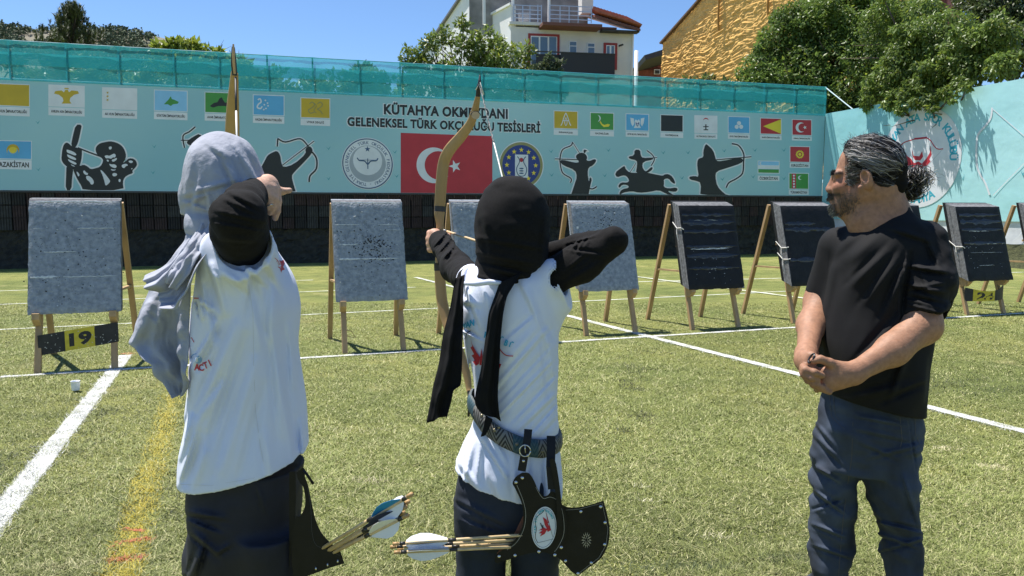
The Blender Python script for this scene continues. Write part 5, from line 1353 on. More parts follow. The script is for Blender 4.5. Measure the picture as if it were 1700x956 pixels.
FILM = (('film_band', 'f', .98, -.39, .39, .035), ('film_band', 'f', .88, -.39, .39, .06), ('film_band', 'f', .76, -.39, .39, .04), ('film_band', 'f', .56, -.39, .39, .03), ('film_band', 'f', .44, -.39, .39, .05), ('film_band', 'f', .28, -.39, .39, .03))
t5, on5, h5 = make_target('black', seed=5, th=.22, width=.82, label='black film wrapped target with torn shiny bands and an open left flank', tape=FILM + (('scuff_and_lit_rim', 'w', .91, -.22, .2, .004), ('scuff_and_lit_rim', 'w', .53, -.32, .25, .009), ('scuff_and_lit_rim', 'w', .27, -.12, .2, .007), ('scuff_and_lit_rim', 'w', .545, -.05, .3, .004)))
cords(t5, on5, h5, .41, (.80,), 1); chips(t5, on5, h5, 26, .3, .6, 12); put(t5, (1145, 548), (1227, 542.5))
t6, on6, h6 = make_target('black', seed=6, th=.24, width=.84, label='black foam target tied with white cord just left of the man', tape=(('film_band', 'f', .86, -.41, .1, .05), ('film_band', 'f', .78, -.41, .41, .05), ('film_band', 'f', .36, -.41, .41, .04), ('film_band', 'f', .40, .0, .41, .03)))
cords(t6, on6, h6, .42, (.52, .36), 2); put(t6, (1310, 537), (1392, 532))
t7, on7, h7 = make_target('black', seed=7, th=.22, width=.82, label='black target almost wholly hidden behind the man in black', tape=())
put(t7, (1462, 531), (1540, 527))
t8, on8, h8 = make_target('black', seed=8, th=.26, width=.82, label='black film wrapped target with plate 24 right of the man', tape=FILM[:4] + (('scuff_and_lit_rim', 'w', .74, -.25, .12, .010), ('scuff_and_lit_rim', 'w', .55, -.3, .38, .008), ('scuff_and_lit_rim', 'w', .42, -.3, .3, .003), ('scuff_and_lit_rim', 'w', .23, -.18, .1, .004)))
cords(t8, on8, h8, .41, (.5,), 3); chips(t8, on8, h8, 26, .36, .7, 14); put(t8, (1600, 523), (1668, 520))
plate(t8, '24', -.35, .36, .20, .40, .02, .03, (.12, .52), warp=.16, dots=False)
t9, on9, h9 = make_target('black', seed=9, th=.22, width=.82, label='target cut by the right picture edge, only its wooden legs showing', tape=())
put(t9, (1722, 517), (1790, 514))
# clear plastic cup lying near the target line
def cup():
    p = ground(126, 650); V, F = [], []; n = 16
    prof = [(.0, .0), (.030, .0), (.031, .006), (.034, .05), (.036, .075), (.038, .078), (.0365, .079), (.0335, .05), (.029, .008), (0, .007)]
    for r, z in prof:
        for i in range(n): V.append((p.x + r * math.cos(2 * math.pi * i / n), p.y + r * math.sin(2 * math.pi * i / n), z + .012))
    for j in range(len(prof) - 1):
        for i in range(n): F.append([j * n + i, j * n + (i + 1) % n, (j + 1) * n + (i + 1) % n, (j + 1) * n + i])
    tag(mk('plastic_cup', V, F, mat('cup_plastic', (.80, .82, .85), .2, spec=.8), None, True, loc=p), 'small white plastic cup standing on the turf near target 19', 'cup')
cup()
# ================================================================ PEOPLE
M_skin = mat('skin', (0.5, 0.3, 0.2), .58, attr=True, var=.16, scale=75, bump=.3, bscale=190, bdist=.003, spec=.32)
M_skin.node_tree.nodes['Principled BSDF'].inputs['Subsurface Weight'].default_value = .08
M_skin.node_tree.nodes['Principled BSDF'].inputs['Subsurface Radius'].default_value = (.012, .005, .003)
M_shirt = mat('shirt_white', (0.67, 0.71, 0.84), .85, var=.02, scale=8, bump=.12, bscale=500, bdist=.001, sheen=.1)
M_black = mat('cloth_black', (0.0055, 0.0055, 0.0062), .9, var=.25, scale=40, bump=.25, bscale=600, bdist=.0012, spec=.25)
M_knit = mat('knit_black', (0.0075, 0.0070, 0.0072), .95, var=.35, scale=180, bump=.5, bscale=520, bdist=.0015, spec=.25)
M_tee = mat('tee_black', (0.0055, 0.0055, 0.0062), .85, var=.2, scale=30, bump=.15, bscale=500, bdist=.001, spec=.3)
M_navy = mat('trouser_navy', (0.007, 0.0085, 0.018), .75, var=.2, scale=30, bump=.1, bscale=400, bdist=.001)
M_linen = mat('scarf_linen', (0.34, 0.355, 0.41), .9, var=.09, scale=18, bump=.55, bscale=55, bdist=.006)
def denim(name, a, b):
    m = mat(name, a, .85, col2=b, scale=7, bump=.3, bscale=420, bdist=.0012, stretch=(1, 1, .45), detail=7)
    return m
M_jean = denim('denim', (0.008, 0.012, 0.022), (0.050, 0.070, 0.11)); M_jean2 = denim('denim_dark', (0.006, 0.009, 0.017), (0.020, 0.030, 0.052))
M_shoe = mat('shoe', (.05, .05, .055), .5); M_sole = mat('sole', (.6, .6, .58), .7)
M_leather = mat('leather_black', (0.007, 0.0065, 0.0065), .5, var=.3, scale=30, bump=.35, bscale=160, bdist=.0015, spec=.28)
M_suede = mat('leather_brown', (0.20, 0.08, 0.05), .7, var=.2, scale=30); M_stud = mat('stud', (.62, .60, .56), .25, metal=.9); M_thread = mat('thread', (.35, .33, .28), .8)
M_bow = mat('bow_wood', (0.40, 0.25, 0.10), .38, var=.22, scale=14, bump=.1, bscale=60, stretch=(1, 1, .12)); M_horn = mat('bow_dark', (.03, .028, .026), .4)
M_cane = mat('arrow_cane', (0.62, 0.46, 0.25), .45, var=.15, scale=40); M_vw = mat('vane_white', (.74, .76, .82), .6); M_vb = mat('vane_blue', (.02, .25, .62), .6); M_vn = mat('vane_navy', (.02, .025, .05), .6)
M_string = mat('bowstring', (.72, .70, .64), .6); M_stringd = mat('bowstring_serving', (.03, .03, .03), .6)

def mkJ(Y0): return lambda x, y, d=0.0: at(x, y, Y0 + d)
_th = np.linspace(0, 2 * np.pi, 97)
def rows(Y0, lst, p=2.3):
    """sections whose outline, seen from the eye, runs from xl to xr: (y, xl, xr, half depth, depth shift)"""
    ct, st = np.cos(_th), np.sin(_th); ex = np.sign(ct) * np.abs(ct) ** (2 / p); ey = np.sign(st) * np.abs(st) ** (2 / p)
    out = []
    for r in lst:
        y, xl, xr, hd = r[:4]; cy = r[4] if len(r) > 4 else 0.0; tw = r[5] if len(r) > 5 else 0.0
        a, b = at(xl, y, Y0 + cy), at(xr, y, Y0 + cy); cx, hx = (a.x + b.x) / 2, (b.x - a.x) / 2
        f = lambda px: (px - 850) / FOC
        k = (Y0 + cy) / (a - Vector((0, 0, CAM_H))).dot(Vector((0, _cp, -_sp)))
        for _ in range(8):
            q = (cx + hx * ex) / (Y0 + cy + hd * ey) * k * 1.0
            lo, hi = q.min(), q.max()
            cx += ((f(xl) - lo) + (f(xr) - hi)) / 2 * Y0; hx = max(.02, hx + ((f(xr) - hi) - (f(xl) - lo)) / 2 * Y0)
        out.append((a.z, cx, Y0 + cy, hx, hd, tw))
    return out
def wrinkle(P, sx, sy, sz, amp, off=0.0):
    return 1.25 * amp * vnoise(P * np.array([sx, sy, sz], np.float32) + off, 1.0)
FOLD_K = 1.15
def folds(lst):
    """list of (a, b, width, height): creases laid over the visible side of the garment, a sharp ridge with a groove beside it"""
    def seen(p):
        d = np.asarray(p, np.float32) - np.array([0, 0, CAM_H], np.float32)
        f = d[..., 1] * _cp - d[..., 2] * _sp; u = d[..., 1] * _sp + d[..., 2] * _cp
        return np.stack([850 + FOC * d[..., 0] / f, 478 - FOC * u / f], -1)
    L = []
    for a, b, wd, h in lst:
        A, B = seen(a), seen(b); ym = (a[1] + b[1]) / 2
        L.append((A, B, wd * FOC / ym * .62, h * FOLD_K, ym + .16))
    def fn(P, d):
        o = np.zeros(len(P), np.float32); Q = seen(P)
        for A, B, w_, h, ylim in L:
            ab = B - A; Ln = float(np.hypot(*ab)) + 1e-6; t_ = ab / Ln; c = (A + B) / 2
            nr = (np.abs(Q - c).max(1) < Ln / 2 + 4 * w_) & (P[:, 1] < ylim)
            if not nr.any(): continue
            q = Q[nr] - A; s = np.clip(q @ t_, 0, Ln); r = q - s[:, None] * t_; sd = r @ np.array([-t_[1], t_[0]], np.float32); dd = np.hypot(r[:, 0], r[:, 1])
            k = s / Ln; env = np.clip(np.sin(np.pi * (.08 + .84 * k)), 0, 1) ** .7
            e = np.exp(-(dd / w_) ** 2) - .7 * np.exp(-((sd - 1.35 * w_) / (.65 * w_)) ** 2) * np.exp(-np.maximum(dd - np.abs(sd) - .5 * w_, 0) / w_)
            o[nr] -= (h * env * e).astype(np.float32)
        return o
    return fn
def head(S, H, M3, k=1.0):
    """skull and features in a head frame: H(forward, left, up)"""
    S.ell(H(-.018 * k, 0, .045 * k), (.098 * k, .077 * k, .088 * k), M3, k=.02)
    S.ell(H(.032 * k, 0, -.030 * k), (.066 * k, .063 * k, .080 * k), M3, k=.03)
    for s in (-1, 1):
        S.cone(H(.0, s * .052 * k, -.045 * k), .024 * k, H(.066 * k, s * .012 * k, -.088 * k), .020 * k, k=.028)
        S.ell(H(.066 * k, s * .040 * k, -.022 * k), (.022 * k, .022 * k, .02 * k), M3, k=.02)
        S.ell(H(.094 * k, s * .031 * k, .004 * k), (.016, .018, .011), M3, k=.012, op='s')
        S.ell(H(.078 * k, s * .031 * k, .002 * k), (.0125, .0125, .012), M3, k=.004)
        S.cone(H(.086 * k, s * .012, .021 * k), .009, H(.074 * k, s * .048, .022 * k), .009, k=.012)
        S.ell(H(.100 * k, s * .011, -.031 * k), (.011, .008, .008), M3, k=.006)
        # ear: rim, lobe, hollow
        S.ell(H(-.014 * k, s * .088 * k, -.002 * k), (.0175, .0085, .030), M3 @ Matrix.Rotation(.25, 4, 'Y') @ Matrix.Rotation(-s * .35, 4, 'Z'), k=.004)
        S.cone(H(.003 * k, s * .080 * k, -.028 * k), .009, H(.002 * k, s * .077 * k, -.036 * k), .008, k=.006)
        S.ell(H(-.007 * k, s * .096 * k, .005 * k), (.0105, .0115, .0185), M3 @ Matrix.Rotation(.25, 4, 'Y') @ Matrix.Rotation(-s * .35, 4, 'Z'), k=.003, op='s')
    S.cone(H(.089 * k, 0, .014 * k), .0085, H(.106 * k, 0, -.024 * k), .0115, k=.014)
    S.ell(H(.084 * k, 0, -.068 * k), (.016, .028, .022), M3, k=.018)
    for z, r in ((-.054, .0065), (-.064, .0075)):
        S.cone(H(.092 * k, -.018, z * k), r * .7, H(.100 * k, 0, z * k), r, k=.006); S.cone(H(.092 * k, .018, z * k), r * .7, H(.100 * k, 0, z * k), r, k=.006)
    S.ell(H(.076 * k, 0, -.092 * k), (.022, .024, .018), M3, k=.018)
def frame_of(o, f, up=Vector((0, 0, 1))):
    f = Vector(f).normalized(); l = up.cross(f).normalized(); u = f.cross(l)
    M3 = Matrix((f, l, u)).transposed().to_4x4()
    return (lambda a, b, c: o + f * a + l * b + u * c), M3
def skin_tint(base=(0.48, 0.27, 0.18)):
    def fn(V):
        c = np.tile(np.array(base, np.float32), (len(V), 1))
        return c * (1 + .10 * vnoise(V, 14))[:, None]
    return fn
def sheet(name, left, right, m, parent, n=60, mcols=22, ripple=(), thick=.003, jit=0.0, dz=None, seed=0):
    """hanging cloth between two edges: points of the left and right edge from the top down"""
    L = [Vector(p) for p in spline3(left, n)]; Rr = [Vector(p) for p in spline3(right, n)]
    V = []
    for i in range(n + 1):
        for j in range(mcols + 1):
            t, s = i / n, j / mcols; p = L[i].lerp(Rr[i], s)
            for (f, ph, amp, sl) in ripple: p = p + Vector((0, amp * math.sin(f * s * 2 * math.pi + ph + sl * t) * min(1, .15 + 1.4 * t), 0))
            V.append(p)
    A = np.array([tuple(v) for v in V], np.float32)
    if jit > .012:
        Wp = A * np.array([30, 30, 11], np.float32) + 2.5 * vnoise(A + seed, 9)[:, None]; A[:, 1] += .0042 * (1 - np.abs(vnoise(Wp * .8, 1.0))) ** 2 + .0018 * vnoise(Wp * 1.9, 1.0)
    if jit: A[:, 1] += jit * vnoise(A + seed, 16) + jit * .5 * vnoise(A + seed, 38); A[:, 0] += jit * .5 * vnoise(A + 3 + seed, 13)
    N = (n + 1) * (mcols + 1); B = A.copy(); B[:, 1] += thick
    F = []
    w_ = mcols + 1
    for i in range(n):
        for j in range(mcols):
            a = i * w_ + j; F.append([a, a + w_, a + w_ + 1, a + 1]); F.append([N + a, N + a + 1, N + a + w_ + 1, N + a + w_])
    rim = list(range(w_)) + [i * w_ + mcols for i in range(1, n + 1)] + [n * w_ + j for j in range(mcols - 1, -1, -1)] + [i * w_ for i in range(n - 1, 0, -1)]
    for q in range(len(rim)): a, b = rim[q], rim[(q + 1) % len(rim)]; F.append([a, b, N + b, N + a])
    return mk(name, np.concatenate([A, B]), F, m, parent, True)
def spline3(pts, n):
    P = np.array([tuple(p) for p in pts], float); d = np.r_[0, np.cumsum(np.linalg.norm(np.diff(P, axis=0), axis=1))]; d /= d[-1]
    t = np.linspace(0, 1, n + 1); out = np.zeros((n + 1, 3))
    for c in range(3):
        lin = np.interp(t, d, P[:, c])
        out[:, c] = lin
    # soften the corners
    for _ in range(max(1, n // 16)): out[1:-1] = .25 * out[:-2] + .5 * out[1:-1] + .25 * out[2:]
    return [tuple(p) for p in out]
def bvh_of(o):
    me = o.data; off = ORG[o.name]
    return BVHTree.FromPolygons([tuple(Vector(v.co) + off) for v in me.vertices], [list(p.vertices) for p in me.polygons])
def decal(name, polys, m, parent, bv, lift=.0025, sub=3):
    """print on cloth: outlines in photo pixels laid on the garment where the eye's rays meet it"""
    V, F = [], []; o = Vector((0, 0, CAM_H))
    for p in polys:
        tri = tessellate_polygon([[Vector((a, b, 0)) for a, b in p]]); Q = [Vector((a, b)) for a, b in p]
        for t in tri:
            a, b, c = Q[t[0]], Q[t[1]], Q[t[2]]
            for i in range(sub):
                for j in range(sub - i):
                    f = lambda i_, j_: a + (b - a) * (i_ / sub) + (c - a) * (j_ / sub)
                    tr = [[f(i, j), f(i + 1, j), f(i, j + 1)]]
                    if i + j < sub - 1: tr.append([f(i + 1, j), f(i + 1, j + 1), f(i, j + 1)])
                    for T in tr:
                        W = []
                        for q in T:
                            h = bv.ray_cast(o, ray(q.x, q.y).normalized())
                            if h[0] is None: break
                            W.append(h[0] - ray(q.x, q.y).normalized() * lift)
                        if len(W) == 3: i0 = len(V); V += W; F.append([i0, i0 + 1, i0 + 2])
    if not V: return None
    o_ = mk(name, V, F, m, parent); o_['kind'] = 'stuff'; return o_
def glyph_polys(s, c, h, ang, bold=.03, sx=1.0):
    """letters as triangles in photo pixels, centred at c, turned by ang"""
    v, f = text_mesh(s, bold); k = h / .72; x0, x1 = v[:, 0].min(), v[:, 0].max(); P = []
    for x, y in v:
        a = (x - (x0 + x1) / 2) * k * sx; b = -(y - .36) * k
        P.append((c[0] + a * math.cos(ang) - b * math.sin(ang), c[1] + a * math.sin(ang) + b * math.cos(ang)))
    out = []
    for q in f:
        for i in range(1, len(q) - 1): out.append([P[q[0]], P[q[i]], P[q[i + 1]]])
    return out
def legs_below(S, hipL, kneeL, ankL, r):
    S.cone(hipL, r[0], kneeL, r[1], k=.03); S.cone(kneeL, r[1], ankL, r[2], k=.03)
def shoe(name, c, d, parent, L=.27):
    d = Vector(d).normalized(); S = Solid(); c = Vector(c)
    S.cone(c + Vector((0, 0, .055)), .042, c + d * L * .62 + Vector((0, 0, .035)), .034, k=.02); S.cone(c + Vector((0, 0, .085)), .045, c + Vector((0, 0, .05)), .045, k=.02); S.cut(c + Vector((0, 0, .012)), (0, 0, -1))
    o = S.build(name, .006, M_shoe, parent)
    mb = MB(); s = Vector((-d.y, d.x, 0)); out = [c + d * (L * .22 + L * .56 * math.cos(a)) + s * (.047 * math.sin(a) * (1.1 if math.cos(a) > 0 else .85)) for a in [2 * math.pi * i / 18 for i in range(18)]]
    mb.poly(out + [q + Vector((0, 0, .022)) for q in out], [list(range(18))[::-1], list(range(18, 36))] + [[i, (i + 1) % 18, 18 + (i + 1) % 18, 18 + i] for i in range(18)]); mb.build('sole', M_sole, o)
def arrow(label, tail, head_, vanes, grp, r=.0042, name='arrow', ring=True):
    tail, head_ = Vector(tail), Vector(head_); ax = (head_ - tail).normalized()
    t = thing(name, label, 'arrow', tail, grp)
    mb = MB(); mb.tube([tail + ax * .012, head_], [r, r], 8); mb.build('shaft', M_cane, t, True)
    mb = MB(); mb.tube([tail, tail + ax * .016], [r * 1.15, r * 1.1], 8); mb.build('nock', mat('nock', (.45, .28, .12), .5) if 'nock' not in bpy.data.materials else bpy.data.materials['nock'], t, True)
    for p in ((.018, .034), (.150, .172)):
        mb = MB(); mb.tube([tail + ax * p[0], tail + ax * p[1]], [r * 1.12] * 2, 8); mb.build('binding', M_horn, t, True)
    u = ax.cross(Vector((0, 0, 1))).normalized(); v = u.cross(ax)
    for i, m in enumerate(vanes):
        a = .5 + i * 2.094; d = u * math.cos(a) + v * math.sin(a); n_ = ax.cross(d)
        prof = [(.036, .004), (.05, .016), (.075, .024), (.10, .022), (.125, .013), (.148, .003)]
        mb = MB(); P = []
        for s, h in prof: P += [tail + ax * s + d * (r * .9) + n_ * .0006, tail + ax * s + d * (r + h) + n_ * .0003, tail + ax * s + d * (r * .9) - n_ * .0006, tail + ax * s + d * (r + h) - n_ * .0003]
        F = []
        for q in range(len(prof) - 1): a_ = 4 * q; F += [[a_, a_ + 1, a_ + 5, a_ + 4], [a_ + 2, a_ + 6, a_ + 7, a_ + 3], [a_ + 1, a_ + 3, a_ + 7, a_ + 5]]
        mb.poly(P, F); mb.build('vane', m, t)
    return t
def bow_limb(name, pts, m, parent, th=.012):
    """flat limb: list of (x, y, width px, Y) down the middle"""
    P = spline([(p[0], p[1]) for p in pts], 6); W = np.interp(np.linspace(0, len(pts) - 1, len(P)), range(len(pts)), [p[2] for p in pts]); D = np.interp(np.linspace(0, len(pts) - 1, len(P)), range(len(pts)), [p[3] for p in pts])
    V, F = [], []; n = len(P); K = 8
    for i in range(n):
        c = at(*P[i], D[i]); t = (at(*P[min(i + 1, n - 1)], D[min(i + 1, n - 1)]) - at(*P[max(i - 1, 0)], D[max(i - 1, 0)])).normalized()
        s = t.cross(Vector((0, 1, 0))).normalized(); b = s.cross(t).normalized(); hw = W[i] / 2 * D[i] / FOC
        for a, q in ((-1, -.5), (-.75, -1), (.75, -1), (1, -.5), (1, .5), (.75, 1), (-.75, 1), (-1, .5)): V.append(c + s * hw * a + b * th / 2 * q)
    for i in range(n - 1):
        for k in range(K): F.append([i * K + k, i * K + (k + 1) % K, (i + 1) * K + (k + 1) % K, (i + 1) * K + k])
    F += [list(range(K)), [(n - 1) * K + k for k in range(K)][::-1]]
    return mk(name, V, F, m, parent, True)
# ---------------------------------------------------------------- the man in black
def man():
    Y0 = 2.3; J = mkJ(Y0)
    t = thing('person', 'long haired man in black t-shirt and blue jeans with hands clasped, watching', 'person', (J(1440, 650).x, Y0, 0))
    O = J(1435, 297); H, M3 = frame_of(O, (-.86, .50, -.05), Vector((-.04, 0, 1)))
    S = Solid()
    head(S, H, M3, .925); Hu = H; H = lambda a, b, c: O + (Hu(a, b, c) - O) * .87
    # neck and jowl
    S.cone(H(-.035, 0, -.05), .059, J(1470, 385, .0), .078, k=.04); S.cone(H(.02, 0, -.085), .041, J(1450, 374, -.01), .066, k=.04); S.cone(H(-.040, 0, -.03), .051, J(1478, 370, .02), .064, k=.04)
    S.cone(H(.028, 0, -.098), .034, J(1438, 362, -.01), .052, k=.035)
    # trunk and legs inside the clothes
    S.loft(rows(Y0, [(378, 1432, 1512, .08), (420, 1405, 1530, .09), (520, 1385, 1520, .10), (620, 1378, 1512, .11), (700, 1384, 1510, .09), (760, 1386, 1504, .08)]), k=.05)
    hA, kA, aA = J(1390, 735, .06), J(1372, 925, .07), Vector((J(1370, 950).x, Y0 + .09, .09)); hB, kB, aB = J(1480, 735, -.03), J(1504, 925, -.045), Vector((J(1502, 950).x, Y0 - .02, .09))
    legs_below(S, hA, kA, aA, (.05, .026, .024)); legs_below(S, hB, kB, aB, (.05, .026, .024))
    for a in (aA, aB): S.cone(a, .04, a + Vector((-.12, -.05, -.045)), .03, k=.02)
    # left arm (near the camera): upper arm, forearm across the belly, hand
    sh, el, wr = J(1522, 408, -.05), J(1531, 541, -.16), J(1416, 620, -.255)
    S.cone(sh, .060, el, .050, k=.04); S.cone(J(1529, 540, -.165), .050, J(1482, 581, -.205), .0425, k=.03); S.cone(J(1482, 581, -.205), .0425, wr, .0275, k=.025, flat=((0, 1, 0), .85))
    S.cone(wr, .029, J(1398, 623, -.258), .033, k=.02, flat=((0, 1, 0), .75))
    S.ell(J(1386, 626, -.25), (.036, .020, .034), k=.02); S.ell(J(1376, 634, -.25), (.024, .017, .026), k=.015)
    S.cone(J(1400, 613, -.255), .018, J(1377, 602, -.262), .0125, k=.012); S.cone(J(1377, 602, -.262), .0125, J(1362, 596, -.262), .011, k=.005); S.cone(J(1362, 596, -.262), .011, J(1350, 599, -.258), .0095, k=.004)
    for i, (x, y) in enumerate(((1368, 616), (1367, 626), (1370, 636), (1376, 645))):      # its fingers, folded under the other hand's
        S.chain([J(x, y, -.248), J(x - 16, y - 1, -.225), J(x - 20, y + 2, -.195)], [.0105, .0095, .009], k=.005, kj=.01)
    # right arm: comes round the far side of the belly
    S.cone(J(1395, 410, .10), .058, J(1362, 500, .11), .046, k=.04); S.cone(J(1362, 498, .11), .045, J(1347, 540, .03), .040, k=.03); S.cone(J(1347, 540, .03), .040, J(1339, 588, -.13), .0275, k=.03)
    S.cone(J(1338, 588, -.13), .030, J(1337, 598, -.17), .032, k=.02); S.ell(J(1338, 604, -.20), (.022, .032, .034), k=.015)
    S.chain([J(1334, 609, -.235), J(1337, 614, -.268), J(1352, 618, -.280), J(1365, 623, -.276)], [.0115, .0105, .0098, .0088], k=.004, kj=.010)
    S.chain([J(1333, 617, -.230), J(1335, 622, -.265), J(1346, 627, -.277), J(1357, 631, -.272)], [.0112, .0102, .0095, .0085], k=.004, kj=.010)
    S.chain([J(1337, 624, -.215), J(1341, 631, -.258), J(1353, 637, -.272), J(1366, 643, -.268)], [.0108, .0098, .0092, .0084], k=.004, kj=.010)
    S.chain([J(1344, 630, -.205), J(1350, 639, -.250), J(1362, 645, -.264), J(1377, 651, -.262)], [.010, .009, .0085, .0078], k=.004, kj=.010)
    S.chain([J(1338, 592, -.18), J(1346, 590, -.215), J(1356, 594, -.235)], [.014, .0115, .010], k=.005, kj=.012)
    fa = np.array(M3.to_3x3()); ho = np.array(O)
    def tint(V):
        c = np.tile(np.array((0.325, 0.17, 0.103), np.float32), (len(V), 1)); q = (V - ho) @ fa / .87
        inh = (np.abs(q) < .17).all(1)
        n1 = vnoise(V, 30) ; n2 = vnoise(V, 160)
        c *= (1 + .10 * vnoise(V, 12) + .05 * n1)[:, None]
        red = np.exp(-(((q[:, 0] - .06) / .05) ** 2 + ((q[:, 2] + .015) / .035) ** 2)); c[inh] *= (1 + np.array([.10, -.10, -.10])[None] * red[inh][:, None])
        beard = np.clip(1.5 - np.abs((q[:, 2] + .082) / .045), 0, 1) * np.clip((q[:, 0] + .012 + .012 * vnoise(V, 35)) / .06, 0, 1)
        beard *= (.42 + .5 * np.clip(n2 + .3, 0, 1)) * inh; c = c * (1 - .72 * beard[:, None]) + np.array([.06, .055, .05]) * (.72 * beard[:, None])
        stash = np.exp(-(((q[:, 2] + .049) / .008) ** 2)) * (q[:, 0] > .07) * inh; c = c * (1 - .85 * stash[:, None]) + .03 * (.85 * stash[:, None])
        brow = np.exp(-(((q[:, 2] - .025) / .006) ** 2)) * (q[:, 0] > .06) * (np.abs(q[:, 1]) > .01) * inh; c = c * (1 - .8 * brow[:, None]) + .02 * (.8 * brow[:, None])
        lip = np.exp(-(((q[:, 2] + .063) / .008) ** 2)) * (q[:, 0] > .085) * (np.abs(q[:, 1]) < .022) * inh; c = c * (1 - .5 * lip[:, None]) + np.array([.30, .10, .09]) * (.5 * lip[:, None])
        scalp = inh & (q[:, 2] > .03) & (q[:, 0] < .055); c[scalp] *= .35
        return c
    body = S.build('body', .0032, M_skin, t, colfn=tint)
    # eyes
    M_eye = mat('eye_white', (.40, .36, .33), .2); M_hd0 = mat('iris_dark', (.02, .013, .01), .15)
    for s in (-1, 1):
        c = H(.0825, s * .033, .002); e = Solid(); e.ell(c, (.0112, .0112, .0112)); eo = e.build('eye', .002, M_eye, t); e = Solid(); e.ell(c + (H(.0075, 0, -.001) - O), (.0052, .0058, .0058)); e.build('iris', .0015, M_hd0, eo)
    # eyebrows, moustache and goatee: short strands on the skin
    V = np.array([v.co for v in body.data.vertices], np.float32) + np.array(ORG[body.name], np.float32); N = np.array([v.normal for v in body.data.vertices], np.float32)
    q = (V - ho) @ fa / .87
    def tufts(name, sel, n, L, m, dirl, rad=.0007, seed=1, soft=None):
        if soft is not None: sel = sel & (np.random.default_rng(seed).random(len(q)) < soft)
        ids = np.nonzero(sel)[0]
        if len(ids) == 0: return
        rd = random.Random(seed); mb = MB()
        for _ in range(n):
            i = ids[rd.randrange(len(ids))]; p = Vector(V[i]); nn = Vector(N[i])
            d = (H(*dirl) - H(0, 0, 0)) + nn * .45 + Vector((rd.gauss(0, .22), rd.gauss(0, .22), rd.gauss(0, .22))); d = d.normalized() * L * rd.uniform(.6, 1.2)
            mb.tube([p - nn * .001, p + d * .5 + nn * .001, p + d], [rad, rad * .9, rad * .3], 3, cap=False)
        o = mb.build(name, m, t); o['kind'] = 'stuff'
    M_hd = mat('hair_dark', (.014, .012, .011), .45, spec=.6); M_hg = mat('hair_grey', (.34, .33, .32), .4, spec=.6); M_hm = mat('hair_mid', (.085, .078, .072), .42, spec=.6)
    tufts('moustache', (q[:, 0] > .075) & (np.abs(q[:, 2] + .051) < .010) & (np.abs(q[:, 1]) < .036), 210, .011, M_hd, (.1, 0, -1), seed=2)
    tufts('moustache', (q[:, 0] > .075) & (np.abs(q[:, 2] + .053) < .010) & (np.abs(q[:, 1]) < .038), 130, .012, M_hm, (.1, 0, -1), seed=8)
    tufts('stubble', (q[:, 0] > .0) & (q[:, 2] < -.045) & (q[:, 2] > -.125) & (q[:, 0] < .075), 1500, .0035, M_hm, (.15, 0, -1), rad=.0005, seed=9, soft=np.clip((q[:, 0] + .002 + .012 * vnoise(V, 40)) / .045, 0, 1) ** 1.5 * np.clip((-.040 - q[:, 2]) / .03, 0, 1) * np.clip((q[:, 2] + .128) / .02, 0, 1))
    tufts('beard', (q[:, 0] > .05) & (q[:, 2] < -.078) & (q[:, 2] > -.118) & (np.abs(q[:, 1]) < .04), 420, .012, M_hm, (.15, 0, -1), seed=3)
    tufts('beard', (q[:, 0] > .06) & (q[:, 2] < -.080) & (q[:, 2] > -.118) & (np.abs(q[:, 1]) < .035), 160, .012, M_hg, (.15, 0, -1), seed=4)
    tufts('eyebrow', (q[:, 0] > .06) & (np.abs(q[:, 2] - .026) < .006) & (np.abs(q[:, 1]) > .014) & (np.abs(q[:, 1]) < .05), 240, .009, M_hd, (-.2, 0, .1), seed=5)
    # hair: a swept-back cap under many strands, gathered at the nape
    S = Solid(); S.ell(H(-.022, 0, .050), (.094, .0765, .0855), M3, k=.02); S.ell(H(-.048, 0, -.004), (.054, .0687, .0574), M3, k=.02); S.cone(H(-.080, 0, .0), .045, H(-.100, 0, -.030), .028, k=.03)
    S.ell(H(-.010, .092, -.008), (.021, .026, .033), M3, k=.008, op='s'); S.ell(H(-.010, -.092, -.008), (.021, .026, .033), M3, k=.008, op='s')
    S.cut(H(.056, 0, .09), H(.80, 0, -.62) - H(0, 0, 0), k=.006)
    S.cut(H(.03, 0, -.012), H(.15, 0, -1) - H(0, 0, 0), k=.02) if False else None
    S.cut(H(-.012, 0, -.030), H(.42, 0, -.91) - H(0, 0, 0), k=.008)
    S.mod(lambda P, d: wrinkle(P, 40, 40, 130, .0018))
    M_hb = mat('hair_base', (.009, .008, .0075), .9, spec=.1); S.build('hair', .0035, M_hb, t)
    rd = random.Random(12); HC_ = H(-.022, 0, .050); bun = H(-.128, .0, -.012)
    mbs = {'d': MB(), 'm': MB(), 'g': MB()}
    def surf(v, off):                                            # v in head frame directions -> point on the hair shell
        a, b, c = v; k = 1 / math.sqrt((a / .108) ** 2 + (b / .088) ** 2 + (c / .098) ** 2); k += off / math.sqrt(a * a + b * b + c * c)
        return H(-.022 + a * k, b * k, .050 + c * k)
    for i in range(2100):
        u = rd.random() ** .8; s = 1 if rd.random() < .72 else -1
        # hairline from the top of the forehead down the temple to the ear and behind it
        hl = [(.078, 0, .080), (.074, .035, .066), (.066, .058, .040), (.052, .074, .020), (.012, .086, .026), (-.026, .088, .012), (-.040, .084, -.045), (-.055, .070, -.075)]
        x = u * (len(hl) - 1); k = min(int(x), len(hl) - 2); f = x - k
        st = Vector(hl[k]).lerp(Vector(hl[k + 1]), f) + Vector((rd.gauss(0, .006), rd.gauss(0, .004), rd.gauss(0, .006))); st.y *= s
        en = Vector((-.100, .012 * s * rd.random(), -.062 + rd.gauss(0, .012)))
        if rd.random() < .35: st = st.normalized().lerp(en.normalized(), rd.uniform(.1, .5)) * .1
